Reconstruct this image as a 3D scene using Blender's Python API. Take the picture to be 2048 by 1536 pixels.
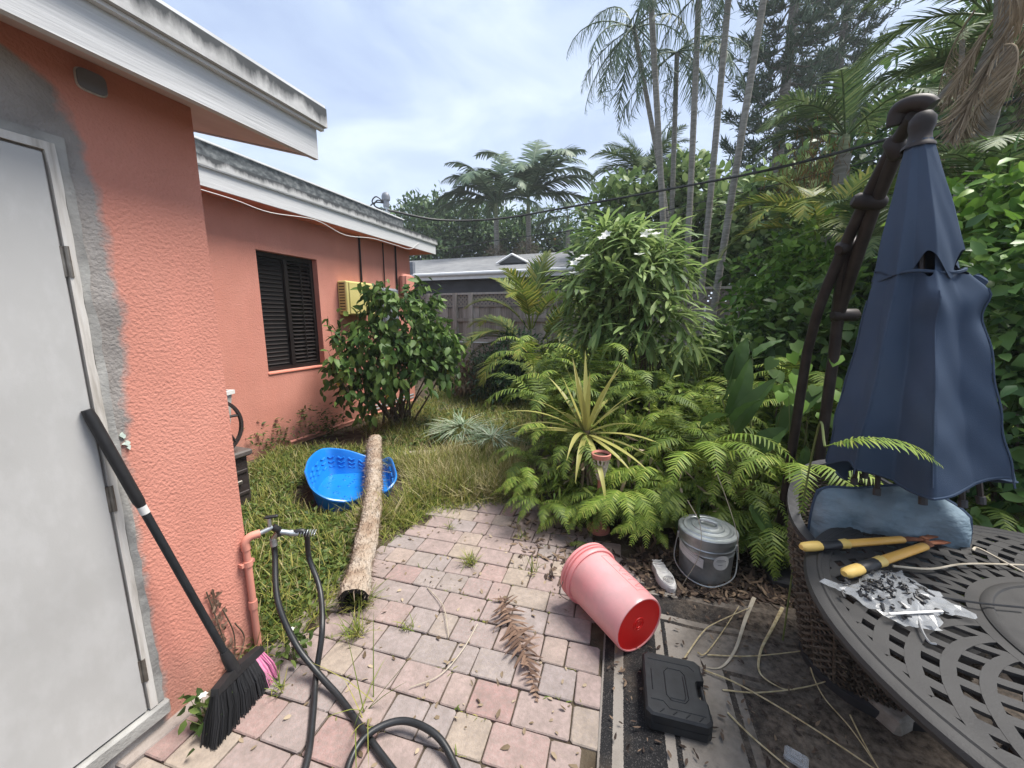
import bpy, math, random
import numpy as np
from mathutils import Vector, Matrix
R = math.radians
random.seed(11); rng = np.random.default_rng(7)
for o in list(bpy.data.objects): bpy.data.objects.remove(o, do_unlink=True)
scene = bpy.context.scene
col = scene.collection

# ---------------------------------------------------------------- camera
cam = bpy.data.cameras.new('camera'); cam.sensor_fit = 'HORIZONTAL'; cam.sensor_width = 36.0
cam.lens = 770.0 / 2048.0 * 36.0; cam.clip_start = 0.05; cam.clip_end = 2000
camo = bpy.data.objects.new('camera', cam); col.objects.link(camo)
camo.location = (0, 0, 1.55); camo.rotation_euler = (R(90 - 9.65), 0, R(19.8)); scene.camera = camo

# ---------------------------------------------------------------- sky, sun, exposure
SUN_AZ, SUN_EL = 62.0, 64.0          # azimuth clockwise from +Y
world = bpy.data.worlds.new('World'); scene.world = world; world.use_nodes = True
nt = world.node_tree; nt.nodes.clear()
def wn(t, **k):
    n = nt.nodes.new(t)
    for a, b in k.items(): setattr(n, a, b)
    return n
wo = wn('ShaderNodeOutputWorld'); bg = wn('ShaderNodeBackground'); bg.inputs['Strength'].default_value = 0.1
sky = wn('ShaderNodeTexSky', sky_type='NISHITA', sun_disc=False)
sky.sun_elevation = R(SUN_EL); sky.sun_rotation = R(SUN_AZ); sky.air_density = 1.0; sky.dust_density = 2.0; sky.ozone_density = 2.0
tc = wn('ShaderNodeTexCoord'); sep = wn('ShaderNodeSeparateXYZ'); nt.links.new(tc.outputs['Generated'], sep.inputs[0])
# clouds projected on a high flat layer: direction.xy / (z + .12)
add = wn('ShaderNodeMath', operation='ADD'); add.inputs[1].default_value = 0.16; nt.links.new(sep.outputs['Z'], add.inputs[0])
mx = wn('ShaderNodeMath', operation='MAXIMUM'); mx.inputs[1].default_value = 0.05; nt.links.new(add.outputs[0], mx.inputs[0])
dv = wn('ShaderNodeVectorMath', operation='DIVIDE'); cmb = wn('ShaderNodeCombineXYZ')
for i in range(2): nt.links.new(mx.outputs[0], cmb.inputs[i])
cmb.inputs[2].default_value = 1.0
nt.links.new(tc.outputs['Generated'], dv.inputs[0]); nt.links.new(cmb.outputs[0], dv.inputs[1])
n1 = wn('ShaderNodeTexNoise'); n1.inputs['Scale'].default_value = 1.9; n1.inputs['Detail'].default_value = 6; n1.inputs['Roughness'].default_value = 0.5; n1.inputs['Distortion'].default_value = 0.6
nt.links.new(dv.outputs[0], n1.inputs['Vector'])
r1 = wn('ShaderNodeValToRGB'); e = r1.color_ramp.elements
e[0].position = 0.36; e[0].color = (2.55, 3.15, 4.5, 1); e[1].position = 0.66; e[1].color = (4.5, 5.1, 6.05, 1)
m_ = r1.color_ramp.elements.new(0.48); m_.color = (3.1, 3.75, 4.95, 1)
nt.links.new(n1.outputs['Fac'], r1.inputs[0])
# pale band of thin cloud towards the horizon
hr = wn('ShaderNodeValToRGB'); he = hr.color_ramp.elements
he[0].position = 0.0; he[0].color = (1, 1, 1, 1); he[1].position = 0.5; he[1].color = (0, 0, 0, 1)
nt.links.new(sep.outputs['Z'], hr.inputs[0])
hm = wn('ShaderNodeMath', operation='MULTIPLY'); hm.inputs[1].default_value = 0.75; nt.links.new(hr.outputs[0], hm.inputs[0])
mh = wn('ShaderNodeMixRGB'); mh.inputs['Color2'].default_value = (4.9, 5.6, 6.6, 1)
nt.links.new(hm.outputs[0], mh.inputs['Fac']); nt.links.new(r1.outputs[0], mh.inputs['Color1'])
mm = wn('ShaderNodeMixRGB'); mm.inputs['Fac'].default_value = 0.85
nt.links.new(sky.outputs[0], mm.inputs['Color1']); nt.links.new(mh.outputs[0], mm.inputs['Color2'])
nt.links.new(mm.outputs[0], bg.inputs['Color']); nt.links.new(bg.outputs[0], wo.inputs[0])

sl = bpy.data.lights.new('sun', 'SUN'); sl.energy = 3.8; sl.angle = R(26); sl.color = (1.0, 0.95, 0.88)
so = bpy.data.objects.new('sun', sl); col.objects.link(so)
sd = Vector((math.sin(R(SUN_AZ)) * math.cos(R(SUN_EL)), math.cos(R(SUN_AZ)) * math.cos(R(SUN_EL)), math.sin(R(SUN_EL))))
so.rotation_euler = sd.to_track_quat('Z', 'Y').to_euler(); so.location = (3, 3, 12)
scene.view_settings.view_transform = 'Standard'; scene.view_settings.look = 'None'
scene.view_settings.exposure = 1.08; scene.view_settings.gamma = 1.0; scene.view_settings.use_curve_mapping = False
cy = scene.cycles
cy.max_bounces = 6; cy.diffuse_bounces = 3; cy.glossy_bounces = 2; cy.transmission_bounces = 4; cy.transparent_max_bounces = 6
cy.caustics_reflective = False; cy.caustics_refractive = False

# ---------------------------------------------------------------- materials
MATS = {}
def rnd_offset(t, mp):
    # every piece of a kind gets its own patch of the pattern
    oi = t.nodes.new('ShaderNodeObjectInfo'); mu = t.nodes.new('ShaderNodeVectorMath'); mu.operation = 'SCALE'; mu.inputs[0].default_value = (37.0, 61.0, 13.0)
    t.links.new(oi.outputs['Random'], mu.inputs['Scale']); t.links.new(mu.outputs[0], mp.inputs['Location'])
def M(name, cols, rough=0.6, metal=0.0, scale=6.0, detail=5, bump=0.0, bscale=60.0, bdist=0.004, spec=0.4, obj_rand=0.0,
      island=False, transl=0.0, stretch=(1, 1, 1), bkind='noise', lo=0.3, hi=0.7, alpha=None, trans=0.0, sss=0.0, coat=0.0):
    m = bpy.data.materials.new(name); m.use_nodes = True; t = m.node_tree; p = t.nodes['Principled BSDF']; L = t.links.new
    tcn = t.nodes.new('ShaderNodeTexCoord'); mp = t.nodes.new('ShaderNodeMapping'); mp.inputs['Scale'].default_value = stretch
    L(tcn.outputs['Object'], mp.inputs[0])
    if obj_rand: rnd_offset(t, mp)
    ramp = t.nodes.new('ShaderNodeValToRGB'); el = ramp.color_ramp.elements
    n = len(cols)
    for i, c in enumerate(cols):
        pos = lo + (hi - lo) * (i / max(1, n - 1))
        if i < 2: el[i].position = pos; el[i].color = (*c, 1)
        else: el.new(pos).color = (*c, 1)
    if n == 1: el[1].position = 1; el[1].color = (*cols[0], 1)
    nz = t.nodes.new('ShaderNodeTexNoise'); nz.inputs['Scale'].default_value = scale; nz.inputs['Detail'].default_value = detail
    L(mp.outputs[0], nz.inputs['Vector'])
    fac = nz.outputs['Fac']
    if island or obj_rand:
        if island:
            g = t.nodes.new('ShaderNodeNewGeometry'); src = g.outputs['Random Per Island']
        else:
            g = t.nodes.new('ShaderNodeObjectInfo'); src = g.outputs['Random']
        w = 0.75 if island else obj_rand
        mixn = t.nodes.new('ShaderNodeMix'); mixn.data_type = 'FLOAT'; mixn.inputs[0].default_value = w
        L(fac, mixn.inputs[2]); L(src, mixn.inputs[3]); fac = mixn.outputs[0]
    L(fac, ramp.inputs[0]); L(ramp.outputs[0], p.inputs['Base Color'])
    p.inputs['Roughness'].default_value = rough; p.inputs['Metallic'].default_value = metal
    p.inputs['Specular IOR Level'].default_value = spec
    if coat: p.inputs['Coat Weight'].default_value = coat
    if trans: p.inputs['Transmission Weight'].default_value = trans
    if sss:
        p.inputs['Subsurface Weight'].default_value = sss; p.inputs['Subsurface Radius'].default_value = (0.05, 0.02, 0.02)
    if alpha is not None: p.inputs['Alpha'].default_value = alpha
    if bump:
        bn = t.nodes.new('ShaderNodeBump'); bn.inputs['Strength'].default_value = bump; bn.inputs['Distance'].default_value = bdist
        if bkind == 'noise':
            b2 = t.nodes.new('ShaderNodeTexNoise'); b2.inputs['Scale'].default_value = bscale; b2.inputs['Detail'].default_value = 4; out = b2.outputs['Fac']
        elif bkind == 'vor':
            b2 = t.nodes.new('ShaderNodeTexVoronoi'); b2.inputs['Scale'].default_value = bscale; out = b2.outputs['Distance']
        else:
            b2 = t.nodes.new('ShaderNodeTexWave'); b2.inputs['Scale'].default_value = bscale; b2.inputs['Distortion'].default_value = 1.5; b2.bands_direction = bkind; out = b2.outputs['Fac']
        L(mp.outputs[0], b2.inputs['Vector']); L(out, bn.inputs['Height']); L(bn.outputs[0], p.inputs['Normal'])
    if transl:
        tr = t.nodes.new('ShaderNodeBsdfTranslucent'); ms = t.nodes.new('ShaderNodeMixShader'); ms.inputs[0].default_value = transl
        L(ramp.outputs[0], tr.inputs[0]); L(p.outputs[0], ms.inputs[1]); L(tr.outputs[0], ms.inputs[2])
        L(ms.outputs[0], t.nodes['Material Output'].inputs[0])
    MATS[name] = m
    return m
def leafmat(name, cols, rough=0.5, transl=0.28, spec=0.22, lo=0.15, hi=0.85):
    return M(name, cols, rough=rough, spec=spec, island=True, transl=transl, scale=3, detail=2, lo=lo, hi=hi)

def stain(m, colour, axis, lo, hi, nscale=8.0, stretch=(1, 1, 1), amount=1.0, soft=0.15, rnd=False):
    """mix a stain of its own ragged shape over a material's base colour: grows along an object axis, broken by noise"""
    t = m.node_tree; L = t.links.new; p = t.nodes['Principled BSDF']
    base = p.inputs['Base Color'].links[0].from_socket
    tcn = t.nodes.new('ShaderNodeTexCoord'); s = t.nodes.new('ShaderNodeSeparateXYZ'); L(tcn.outputs['Object'], s.inputs[0])
    mr = t.nodes.new('ShaderNodeMapRange'); mr.inputs['From Min'].default_value = lo; mr.inputs['From Max'].default_value = hi
    L(s.outputs[axis], mr.inputs['Value'])
    mp = t.nodes.new('ShaderNodeMapping'); mp.inputs['Scale'].default_value = stretch; L(tcn.outputs['Object'], mp.inputs[0])
    if rnd: rnd_offset(t, mp)
    nz = t.nodes.new('ShaderNodeTexNoise'); nz.inputs['Scale'].default_value = nscale; nz.inputs['Detail'].default_value = 6; nz.inputs['Roughness'].default_value = 0.65
    L(mp.outputs[0], nz.inputs['Vector'])
    a = t.nodes.new('ShaderNodeMath'); a.operation = 'ADD'; L(mr.outputs[0], a.inputs[0]); L(nz.outputs['Fac'], a.inputs[1])
    sm = t.nodes.new('ShaderNodeMapRange'); sm.inputs['From Min'].default_value = 1.0 - soft; sm.inputs['From Max'].default_value = 1.0 + soft
    L(a.outputs[0], sm.inputs['Value'])
    mu = t.nodes.new('ShaderNodeMath'); mu.operation = 'MULTIPLY'; mu.inputs[1].default_value = amount; L(sm.outputs[0], mu.inputs[0])
    mi = t.nodes.new('ShaderNodeMixRGB'); mi.inputs['Color2'].default_value = (*colour, 1); L(mu.outputs[0], mi.inputs['Fac']); L(base, mi.inputs['Color1'])
    L(mi.outputs[0], p.inputs['Base Color'])
    return m

# ---------------------------------------------------------------- object helpers
def tag(o, label=None, cat=None, group=None, kind=None):
    for k, v in (('label', label), ('category', cat), ('group', group), ('kind', kind)):
        if v: o[k] = v
    return o
def empty(name, loc=(0, 0, 0), rz=0.0, label=None, cat=None, group=None):
    o = bpy.data.objects.new(name, None); col.objects.link(o); o.location = loc; o.rotation_euler = (0, 0, rz); o.empty_display_size = 0.05
    return tag(o, label, cat, group)
def link(name, me, parent=None, loc=(0, 0, 0), rot=(0, 0, 0), scale=(1, 1, 1)):
    o = bpy.data.objects.new(name, me); col.objects.link(o); o.parent = parent; o.location = loc; o.rotation_euler = rot; o.scale = scale
    return o
def np_mesh(name, V, F, mat, smooth=False):
    """V (n,3), F list of (m,k) int arrays"""
    me = bpy.data.meshes.new(name); V = np.asarray(V, np.float32)
    F = [np.asarray(f, np.int32) for f in F if len(f)]
    me.vertices.add(len(V)); me.vertices.foreach_set('co', V.ravel())
    tot = np.concatenate([np.full(len(f), f.shape[1], np.int32) for f in F]); idx = np.concatenate([f.ravel() for f in F])
    me.loops.add(len(idx)); me.loops.foreach_set('vertex_index', idx)
    me.polygons.add(len(tot)); st = np.zeros(len(tot), np.int32); st[1:] = np.cumsum(tot)[:-1]
    me.polygons.foreach_set('loop_start', st)
    me.update(calc_edges=True); me.validate()
    if smooth: me.polygons.foreach_set('use_smooth', np.ones(len(me.polygons), bool))
    me.materials.append(MATS[mat] if isinstance(mat, str) else mat)
    return me
class MB:
    def __init__(s): s.v = []; s.f = []
    def add(s, vs, fs):
        b = len(s.v); s.v += [tuple(map(float, v)) for v in vs]; s.f += [tuple(b + i for i in f) for f in fs]; return s
    def box(s, c, d, rz=0.0, mat=None, bev=0.0):
        x, y, z = (k / 2 for k in d); M4 = mat or Matrix.Rotation(rz, 4, 'Z')
        if bev <= 0:
            vs = [(a, b, q) for q in (-z, z) for a, b in ((-x, -y), (x, -y), (x, y), (-x, y))]
            fs = [(3, 2, 1, 0), (4, 5, 6, 7), (0, 1, 5, 4), (1, 2, 6, 5), (2, 3, 7, 6), (3, 0, 4, 7)]
        else:
            b = min(bev, x * .9, y * .9, z * .9); vs = []; fs = []
            rings = [(-z, b), (-z + b, 0), (z - b, 0), (z, b)]
            for q, i in rings:
                X, Y = x - i, y - i; k = b if i == 0 else b * .4
                vs += [(-X + k, -Y, q), (X - k, -Y, q), (X, -Y + k, q), (X, Y - k, q), (X - k, Y, q), (-X + k, Y, q), (-X, Y - k, q), (-X, -Y + k, q)]
            for r in range(3):
                for i in range(8):
                    j = (i + 1) % 8; fs.append((r * 8 + i, r * 8 + j, r * 8 + 8 + j, r * 8 + 8 + i))
            fs.append(tuple(range(7, -1, -1))); fs.append(tuple(range(24, 32)))
        return s.add([tuple((M4 @ Vector(v)) + Vector(c)) for v in vs], fs)
    def tube(s, pts, rad, n=8, cap=True, flat=1.0):
        pts = [Vector(p) for p in pts]; m = len(pts); rads = rad if hasattr(rad, '__len__') else [rad] * m
        vs = []; up = None
        for i, p in enumerate(pts):
            t = (pts[min(i + 1, m - 1)] - pts[max(i - 1, 0)]).normalized()
            if up is None: up = Vector((0, 0, 1)) if abs(t.z) < .95 else Vector((1, 0, 0))
            a = t.cross(up).normalized(); b = a.cross(t).normalized(); up = b
            for k in range(n):
                q = 2 * math.pi * k / n; vs.append(tuple(p + (a * math.cos(q) + b * math.sin(q) * flat) * rads[i]))
        fs = [(i * n + k, i * n + (k + 1) % n, (i + 1) * n + (k + 1) % n, (i + 1) * n + k) for i in range(m - 1) for k in range(n)]
        if cap: fs += [tuple(range(n - 1, -1, -1)), tuple((m - 1) * n + k for k in range(n))]
        return s.add(vs, fs)
    def lathe(s, prof, n=32, mat=None, cap0=False, cap1=False):
        M4 = mat or Matrix.Identity(4); vs = []
        for r, z in prof:
            for k in range(n):
                q = 2 * math.pi * k / n; vs.append(tuple(M4 @ Vector((r * math.cos(q), r * math.sin(q), z))))
        m = len(prof); fs = [(i * n + k, i * n + (k + 1) % n, (i + 1) * n + (k + 1) % n, (i + 1) * n + k) for i in range(m - 1) for k in range(n)]
        if cap0: fs.append(tuple(range(n - 1, -1, -1)))
        if cap1: fs.append(tuple((m - 1) * n + k for k in range(n)))
        return s.add(vs, fs)
    def prism(s, poly, a, b, axis='z'):
        """poly of 2-D points extruded from a to b along axis ('z': xy; 'x': yz; 'y': xz)"""
        def P(p, q): return (p[0], p[1], q) if axis == 'z' else ((q, p[0], p[1]) if axis == 'x' else (p[0], q, p[1]))
        n = len(poly); vs = [P(p, a) for p in poly] + [P(p, b) for p in poly]
        fs = [tuple(range(n)), tuple(range(2 * n - 1, n - 1, -1))] + [(i, i + n, (i + 1) % n + n, (i + 1) % n) for i in range(n)]
        return s.add(vs, fs)
    def mesh(s, name, mat, smooth=False, fix=True):
        me = bpy.data.meshes.new(name); me.from_pydata(s.v, [], s.f)
        if fix:
            import bmesh
            bm = bmesh.new(); bm.from_mesh(me); bmesh.ops.recalc_face_normals(bm, faces=bm.faces); bm.to_mesh(me); bm.free()
        me.update()
        if smooth:
            me.polygons.foreach_set('use_smooth', np.ones(len(me.polygons), bool))
            me.set_sharp_from_angle(angle=R(40))
        me.materials.append(MATS[mat] if isinstance(mat, str) else mat); return me
    def build(s, name, mat, parent=None, smooth=False, loc=(0, 0, 0), rot=(0, 0, 0), fix=True):
        return link(name, s.mesh(name, mat, smooth, fix), parent, loc, rot)
def spline(pts, n=10):
    """Catmull-Rom through points"""
    P = [Vector(p) for p in pts]; P = [P[0] * 2 - P[1]] + P + [P[-1] * 2 - P[-2]]; out = []
    for i in range(1, len(P) - 2):
        for k in range(n):
            t = k / n; a, b, c, d = P[i - 1:i + 3]
            out.append(0.5 * ((2 * b) + (c - a) * t + (2 * a - 5 * b + 4 * c - d) * t * t + (3 * b - a - 3 * c + d) * t ** 3))
    out.append(P[-2]); return out
def local(parent_loc, pts): return [tuple(Vector(p) - Vector(parent_loc)) for p in pts]
def in_poly(x, y, poly):
    ins = False; n = len(poly)
    for i in range(n):
        x1, y1 = poly[i][:2]; x2, y2 = poly[i - 1][:2]
        if (y1 > y) != (y2 > y) and x < (x2 - x1) * (y - y1) / (y2 - y1) + x1: ins = not ins
    return ins

# ---------------------------------------------------------------- foliage helpers (vectorised)
def unit(a): return a / np.maximum(np.linalg.norm(a, axis=1, keepdims=True), 1e-6)
SH_LEAF = dict(u=[0, .3, .7, 1, .3, .7, .3, .7], v=[0, 0, 0, 0, -.5, -.4, .5, .4],
               f4=[(1, 2, 5, 4), (1, 6, 7, 2)], f3=[(0, 1, 4), (2, 3, 5), (0, 6, 1), (2, 7, 3)])
SH_DIA = dict(u=[0, .5, 1, .5], v=[0, -.5, 0, .5], f4=[(0, 1, 2, 3)], f3=[])
SH_BLADE = dict(u=[0, 0, .45, .45, .8, .8, 1], v=[-.5, .5, -.45, .45, -.28, .28, 0], f4=[(0, 1, 3, 2), (2, 3, 5, 4)], f3=[(4, 5, 6)])
SH_SPOON = dict(u=[0, .35, .7, .88, 1, .35, .7, .9, .35, .7, .9], v=[0, 0, 0, 0, 0, -.14, -.5, -.36, .14, .5, .36],
                f4=[(1, 2, 6, 5), (2, 3, 7, 6), (1, 8, 9, 2), (2, 9, 10, 3)], f3=[(0, 1, 5), (3, 4, 7), (0, 8, 1), (3, 10, 4)])
def leaves(O, D, N, L, W, curl, shape=SH_LEAF, fold=0.25):
    """stack of leaves: origins, directions, face normals, lengths, widths, curl"""
    O = np.asarray(O, float); D = unit(np.asarray(D, float)); N = np.asarray(N, float)
    S = unit(np.cross(D, N)); N = unit(np.cross(S, D)); n = len(O)
    L = np.broadcast_to(L, n)[:, None, None]; W = np.broadcast_to(W, n)[:, None, None]; C = np.broadcast_to(curl, n)[:, None, None]
    u = np.array(shape['u'])[None, :, None]; v = np.array(shape['v'])[None, :, None]; k = u.shape[1]
    V = O[:, None] + L * u * D[:, None] + W * v * S[:, None] + (fold * np.abs(v) * W - C * u * u * L) * N[:, None]
    b = (np.arange(n) * k)[:, None, None]; F = []
    if shape['f4']: F.append((b + np.array(shape['f4'])[None]).reshape(-1, 4))
    else: F.append(np.zeros((0, 4), int))
    if shape['f3']: F.append((b + np.array(shape['f3'])[None]).reshape(-1, 3))
    else: F.append(np.zeros((0, 3), int))
    return V.reshape(-1, 3), F
def merge(parts):
    V = []; F4 = []; F3 = []; b = 0
    for v, (a, c) in parts:
        V.append(v); F4.append(a + b); F3.append(c + b); b += len(v)
    return np.concatenate(V), [np.concatenate(F4), np.concatenate(F3)]
def rdir(n, zb=0.0):
    d = rng.normal(size=(n, 3)); d[:, 2] += zb; return unit(d)

def frond_mesh(name, mat, L=1.0, n=26, ll=0.14, lw=0.022, pitch=60, droop=110, power=1.4, ang=65, ldroop=0.3, start=0.12, rr=0.006, seed=0, jit=0.1, vee=0.2, endl=0.25, gap=0.0):
    """arching frond: rachis grows along +X from the origin, leaflets on both sides"""
    r = np.random.default_rng(seed); m = 24; t = np.linspace(0, 1, m); p = np.radians(pitch - droop * t ** power)
    yaw = np.cumsum(r.normal(0, .02, m)); ds = L / (m - 1)
    d = np.stack([np.cos(p) * np.cos(yaw), np.cos(p) * np.sin(yaw), np.sin(p)], 1); pos = np.concatenate([np.zeros((1, 3)), np.cumsum(d[:-1] * ds, 0)])
    mb = MB(); mb.tube([tuple(q) for q in pos[::3]] + [tuple(pos[-1])], [rr * (1 - .75 * k / 8) for k in range(len(pos[::3]) + 1)], n=4, cap=False)
    Vr = np.array(mb.v); Fr = [np.array([f for f in mb.f if len(f) == 4]), np.zeros((0, 3), int)]
    tt = np.linspace(start, .99, n); O = np.stack([np.interp(tt, t, pos[:, k]) for k in range(3)], 1); T = unit(np.stack([np.interp(tt, t, d[:, k]) for k in range(3)], 1))
    prof = np.minimum(1, np.minimum(.45 + (tt - start) * 4, endl + (1 - tt) * 2.2)); parts = [(Vr, Fr)]
    side0 = np.stack([-T[:, 1], T[:, 0], 0 * tt], 1); side0 = unit(side0); upv = unit(np.cross(T, side0))
    for s in (-1, 1):
        keep = r.random(n) > gap; a = np.radians(ang * (1 - .35 * tt) + r.normal(0, 4, n))
        D = T * np.cos(a)[:, None] + s * side0 * np.sin(a)[:, None] + upv * vee + np.array([0, 0, -1.0]) * (ldroop * r.uniform(.6, 1.3, n))[:, None] * .6 + r.normal(0, jit, (n, 3)) * .5
        parts.append(leaves(O[keep], D[keep], upv[keep], (ll * prof * r.uniform(.85, 1.1, n))[keep], lw * (.6 + .4 * prof[keep]), ldroop * .5 * np.ones(keep.sum()), SH_BLADE, fold=.15))
    V, F = merge(parts); return np_mesh(name, V, F, mat)

# ================================================================ materials: setting
M('soil', [(.035, .026, .018), (.07, .055, .038), (.11, .09, .065)], rough=.95, scale=9, bump=.8, bscale=70, bdist=.01, spec=.1)
M('sand_path', [(.20, .17, .145), (.34, .295, .26), (.42, .37, .33)], rough=.9, scale=7, bump=.5, bscale=120, spec=.15)
M('paver', [(.29, .265, .258), (.37, .28, .26), (.34, .295, .282), (.38, .235, .215), (.40, .315, .29), (.37, .285, .265), (.385, .295, .272), (.40, .33, .265), (.33, .288, .28), (.375, .295, .275)], rough=.85, scale=90, detail=6,
  bump=.7, bscale=160, bdist=.003, spec=.2, obj_rand=.86, lo=.04, hi=.96)
stain(MATS['paver'], (.10, .085, .075), 'Z', -1, 1, nscale=11, amount=.62, soft=.35, rnd=True)
stain(MATS['paver'], (.16, .135, .115), 'Z', -9, 9, nscale=46, amount=.4, soft=.12, rnd=True)
M('border_stone', [(.13, .105, .09), (.22, .18, .155), (.30, .26, .235)], rough=.9, scale=30, bump=.6, bscale=140, bdist=.003, spec=.2, obj_rand=.5)
M('stucco', [(.58, .245, .185), (.63, .27, .205), (.68, .305, .235)], rough=.88, scale=3.0, bump=.8, bscale=95, bdist=.006, spec=.15, lo=.25, hi=.75)
stain(MATS['stucco'], (.50, .20, .155), 'Z', -9, 9, nscale=1.7, amount=.3, soft=.3)
stain(MATS['stucco'], (.42, .20, .15), 'Z', -9, 9, nscale=7, stretch=(1, 1, .18), amount=.22, soft=.12)
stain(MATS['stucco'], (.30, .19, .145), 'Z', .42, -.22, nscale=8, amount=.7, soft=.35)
M('soffit_paint', [(.58, .46, .43), (.66, .54, .51)], rough=.8, scale=5, bump=.2, bscale=60, spec=.15)
M('stucco_trim', [(.68, .24, .17), (.76, .29, .21)], rough=.8, scale=6, bump=.3, bscale=80, spec=.15)
M('cement', [(.21, .205, .195), (.31, .305, .29), (.40, .395, .375)], rough=.9, scale=11, bump=.7, bscale=90, bdist=.004, spec=.1)
M('cement_grey', [(.16, .155, .15), (.235, .23, .225)], rough=.95, scale=8, bump=.6, bscale=110, bdist=.004, spec=.1)
M('primer', [(.50, .60, .53), (.62, .68, .62)], rough=.9, scale=14, bump=.3, bscale=60)
M('door_paint', [(.42, .415, .405), (.465, .46, .45), (.50, .495, .485)], rough=.42, scale=2.5, bump=.06, bscale=260, spec=.4)
stain(MATS['door_paint'], (.42, .41, .40), 'Z', .5, -.9, nscale=3, amount=.3, soft=.4)
stain(MATS['door_paint'], (.30, .29, .27), 'Z', -9, 9, nscale=13, stretch=(1, 1, .5), amount=.2, soft=.08)
M('jamb', [(.36, .33, .29), (.55, .52, .48), (.62, .60, .57)], rough=.7, scale=9, stretch=(6, 6, .6), bump=.25, bscale=40)
M('hinge_metal', [(.17, .15, .13), (.30, .28, .25)], rough=.5, metal=.8, scale=30)
M('fascia', [(.50, .505, .51), (.55, .555, .56), (.59, .595, .60)], rough=.75, scale=5, stretch=(14, .7, 14), bump=.45, bscale=9, bdist=.004, spec=.25)
M('drip', [(.60, .60, .60), (.70, .70, .70)], rough=.5, scale=8, spec=.3)
M('roof_edge', [(.38, .38, .375), (.52, .52, .515)], rough=.85, scale=7, bump=.4, bscale=50)
stain(MATS['roof_edge'], (.035, .04, .045), 'Z', -.075, .075, nscale=9, stretch=(1, 1, .35), amount=.95, soft=.14)
M('roof_tier', [(.035, .04, .045), (.085, .095, .10), (.17, .18, .18)], rough=.9, scale=8, stretch=(1, 2, 3), bump=.4, bscale=50)
M('roof_top', [(.55, .56, .57), (.7, .71, .72)], rough=.8, scale=6)
M('bronze', [(.018, .014, .014), (.032, .026, .025)], rough=.4, metal=.3, scale=10, spec=.4)
M('dark_glass', [(.010, .009, .011)], rough=.08, spec=.5)
M('room_dark', [(.01, .009, .009)], rough=.95)
M('panel_yellow', [(.50, .43, .15), (.58, .50, .20)], rough=.5, scale=6, spec=.35)
M('meter_grey', [(.13, .145, .17), (.19, .20, .225)], rough=.45, scale=8, spec=.4)
M('coral_metal', [(.58, .245, .185), (.63, .27, .205)], rough=.55, scale=9, spec=.3)
M('galv', [(.30, .33, .345), (.40, .43, .445), (.47, .50, .51)], rough=.42, metal=.75, scale=16, spec=.5)
M('cable_black', [(.018, .02, .022)], rough=.6)
M('cable_white', [(.55, .54, .52)], rough=.6)
M('old_wood', [(.21, .18, .15), (.32, .28, .245), (.43, .385, .345)], rough=.9, scale=6, stretch=(7, 7, .5), bump=.6, bscale=14, bdist=.004, spec=.1, obj_rand=.35)
M('shingle', [(.21, .215, .225), (.30, .305, .31), (.37, .37, .375)], rough=.95, scale=2.2, stretch=(1, 4, 4), bump=1.0, bscale=3.5, bdist=.05, bkind='Z', spec=.1)
M('white_paint', [(.66, .665, .66), (.76, .76, .755)], rough=.6, scale=5, spec=.3)
M('dark_siding', [(.035, .037, .045), (.055, .058, .068)], rough=.7, scale=3)

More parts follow.
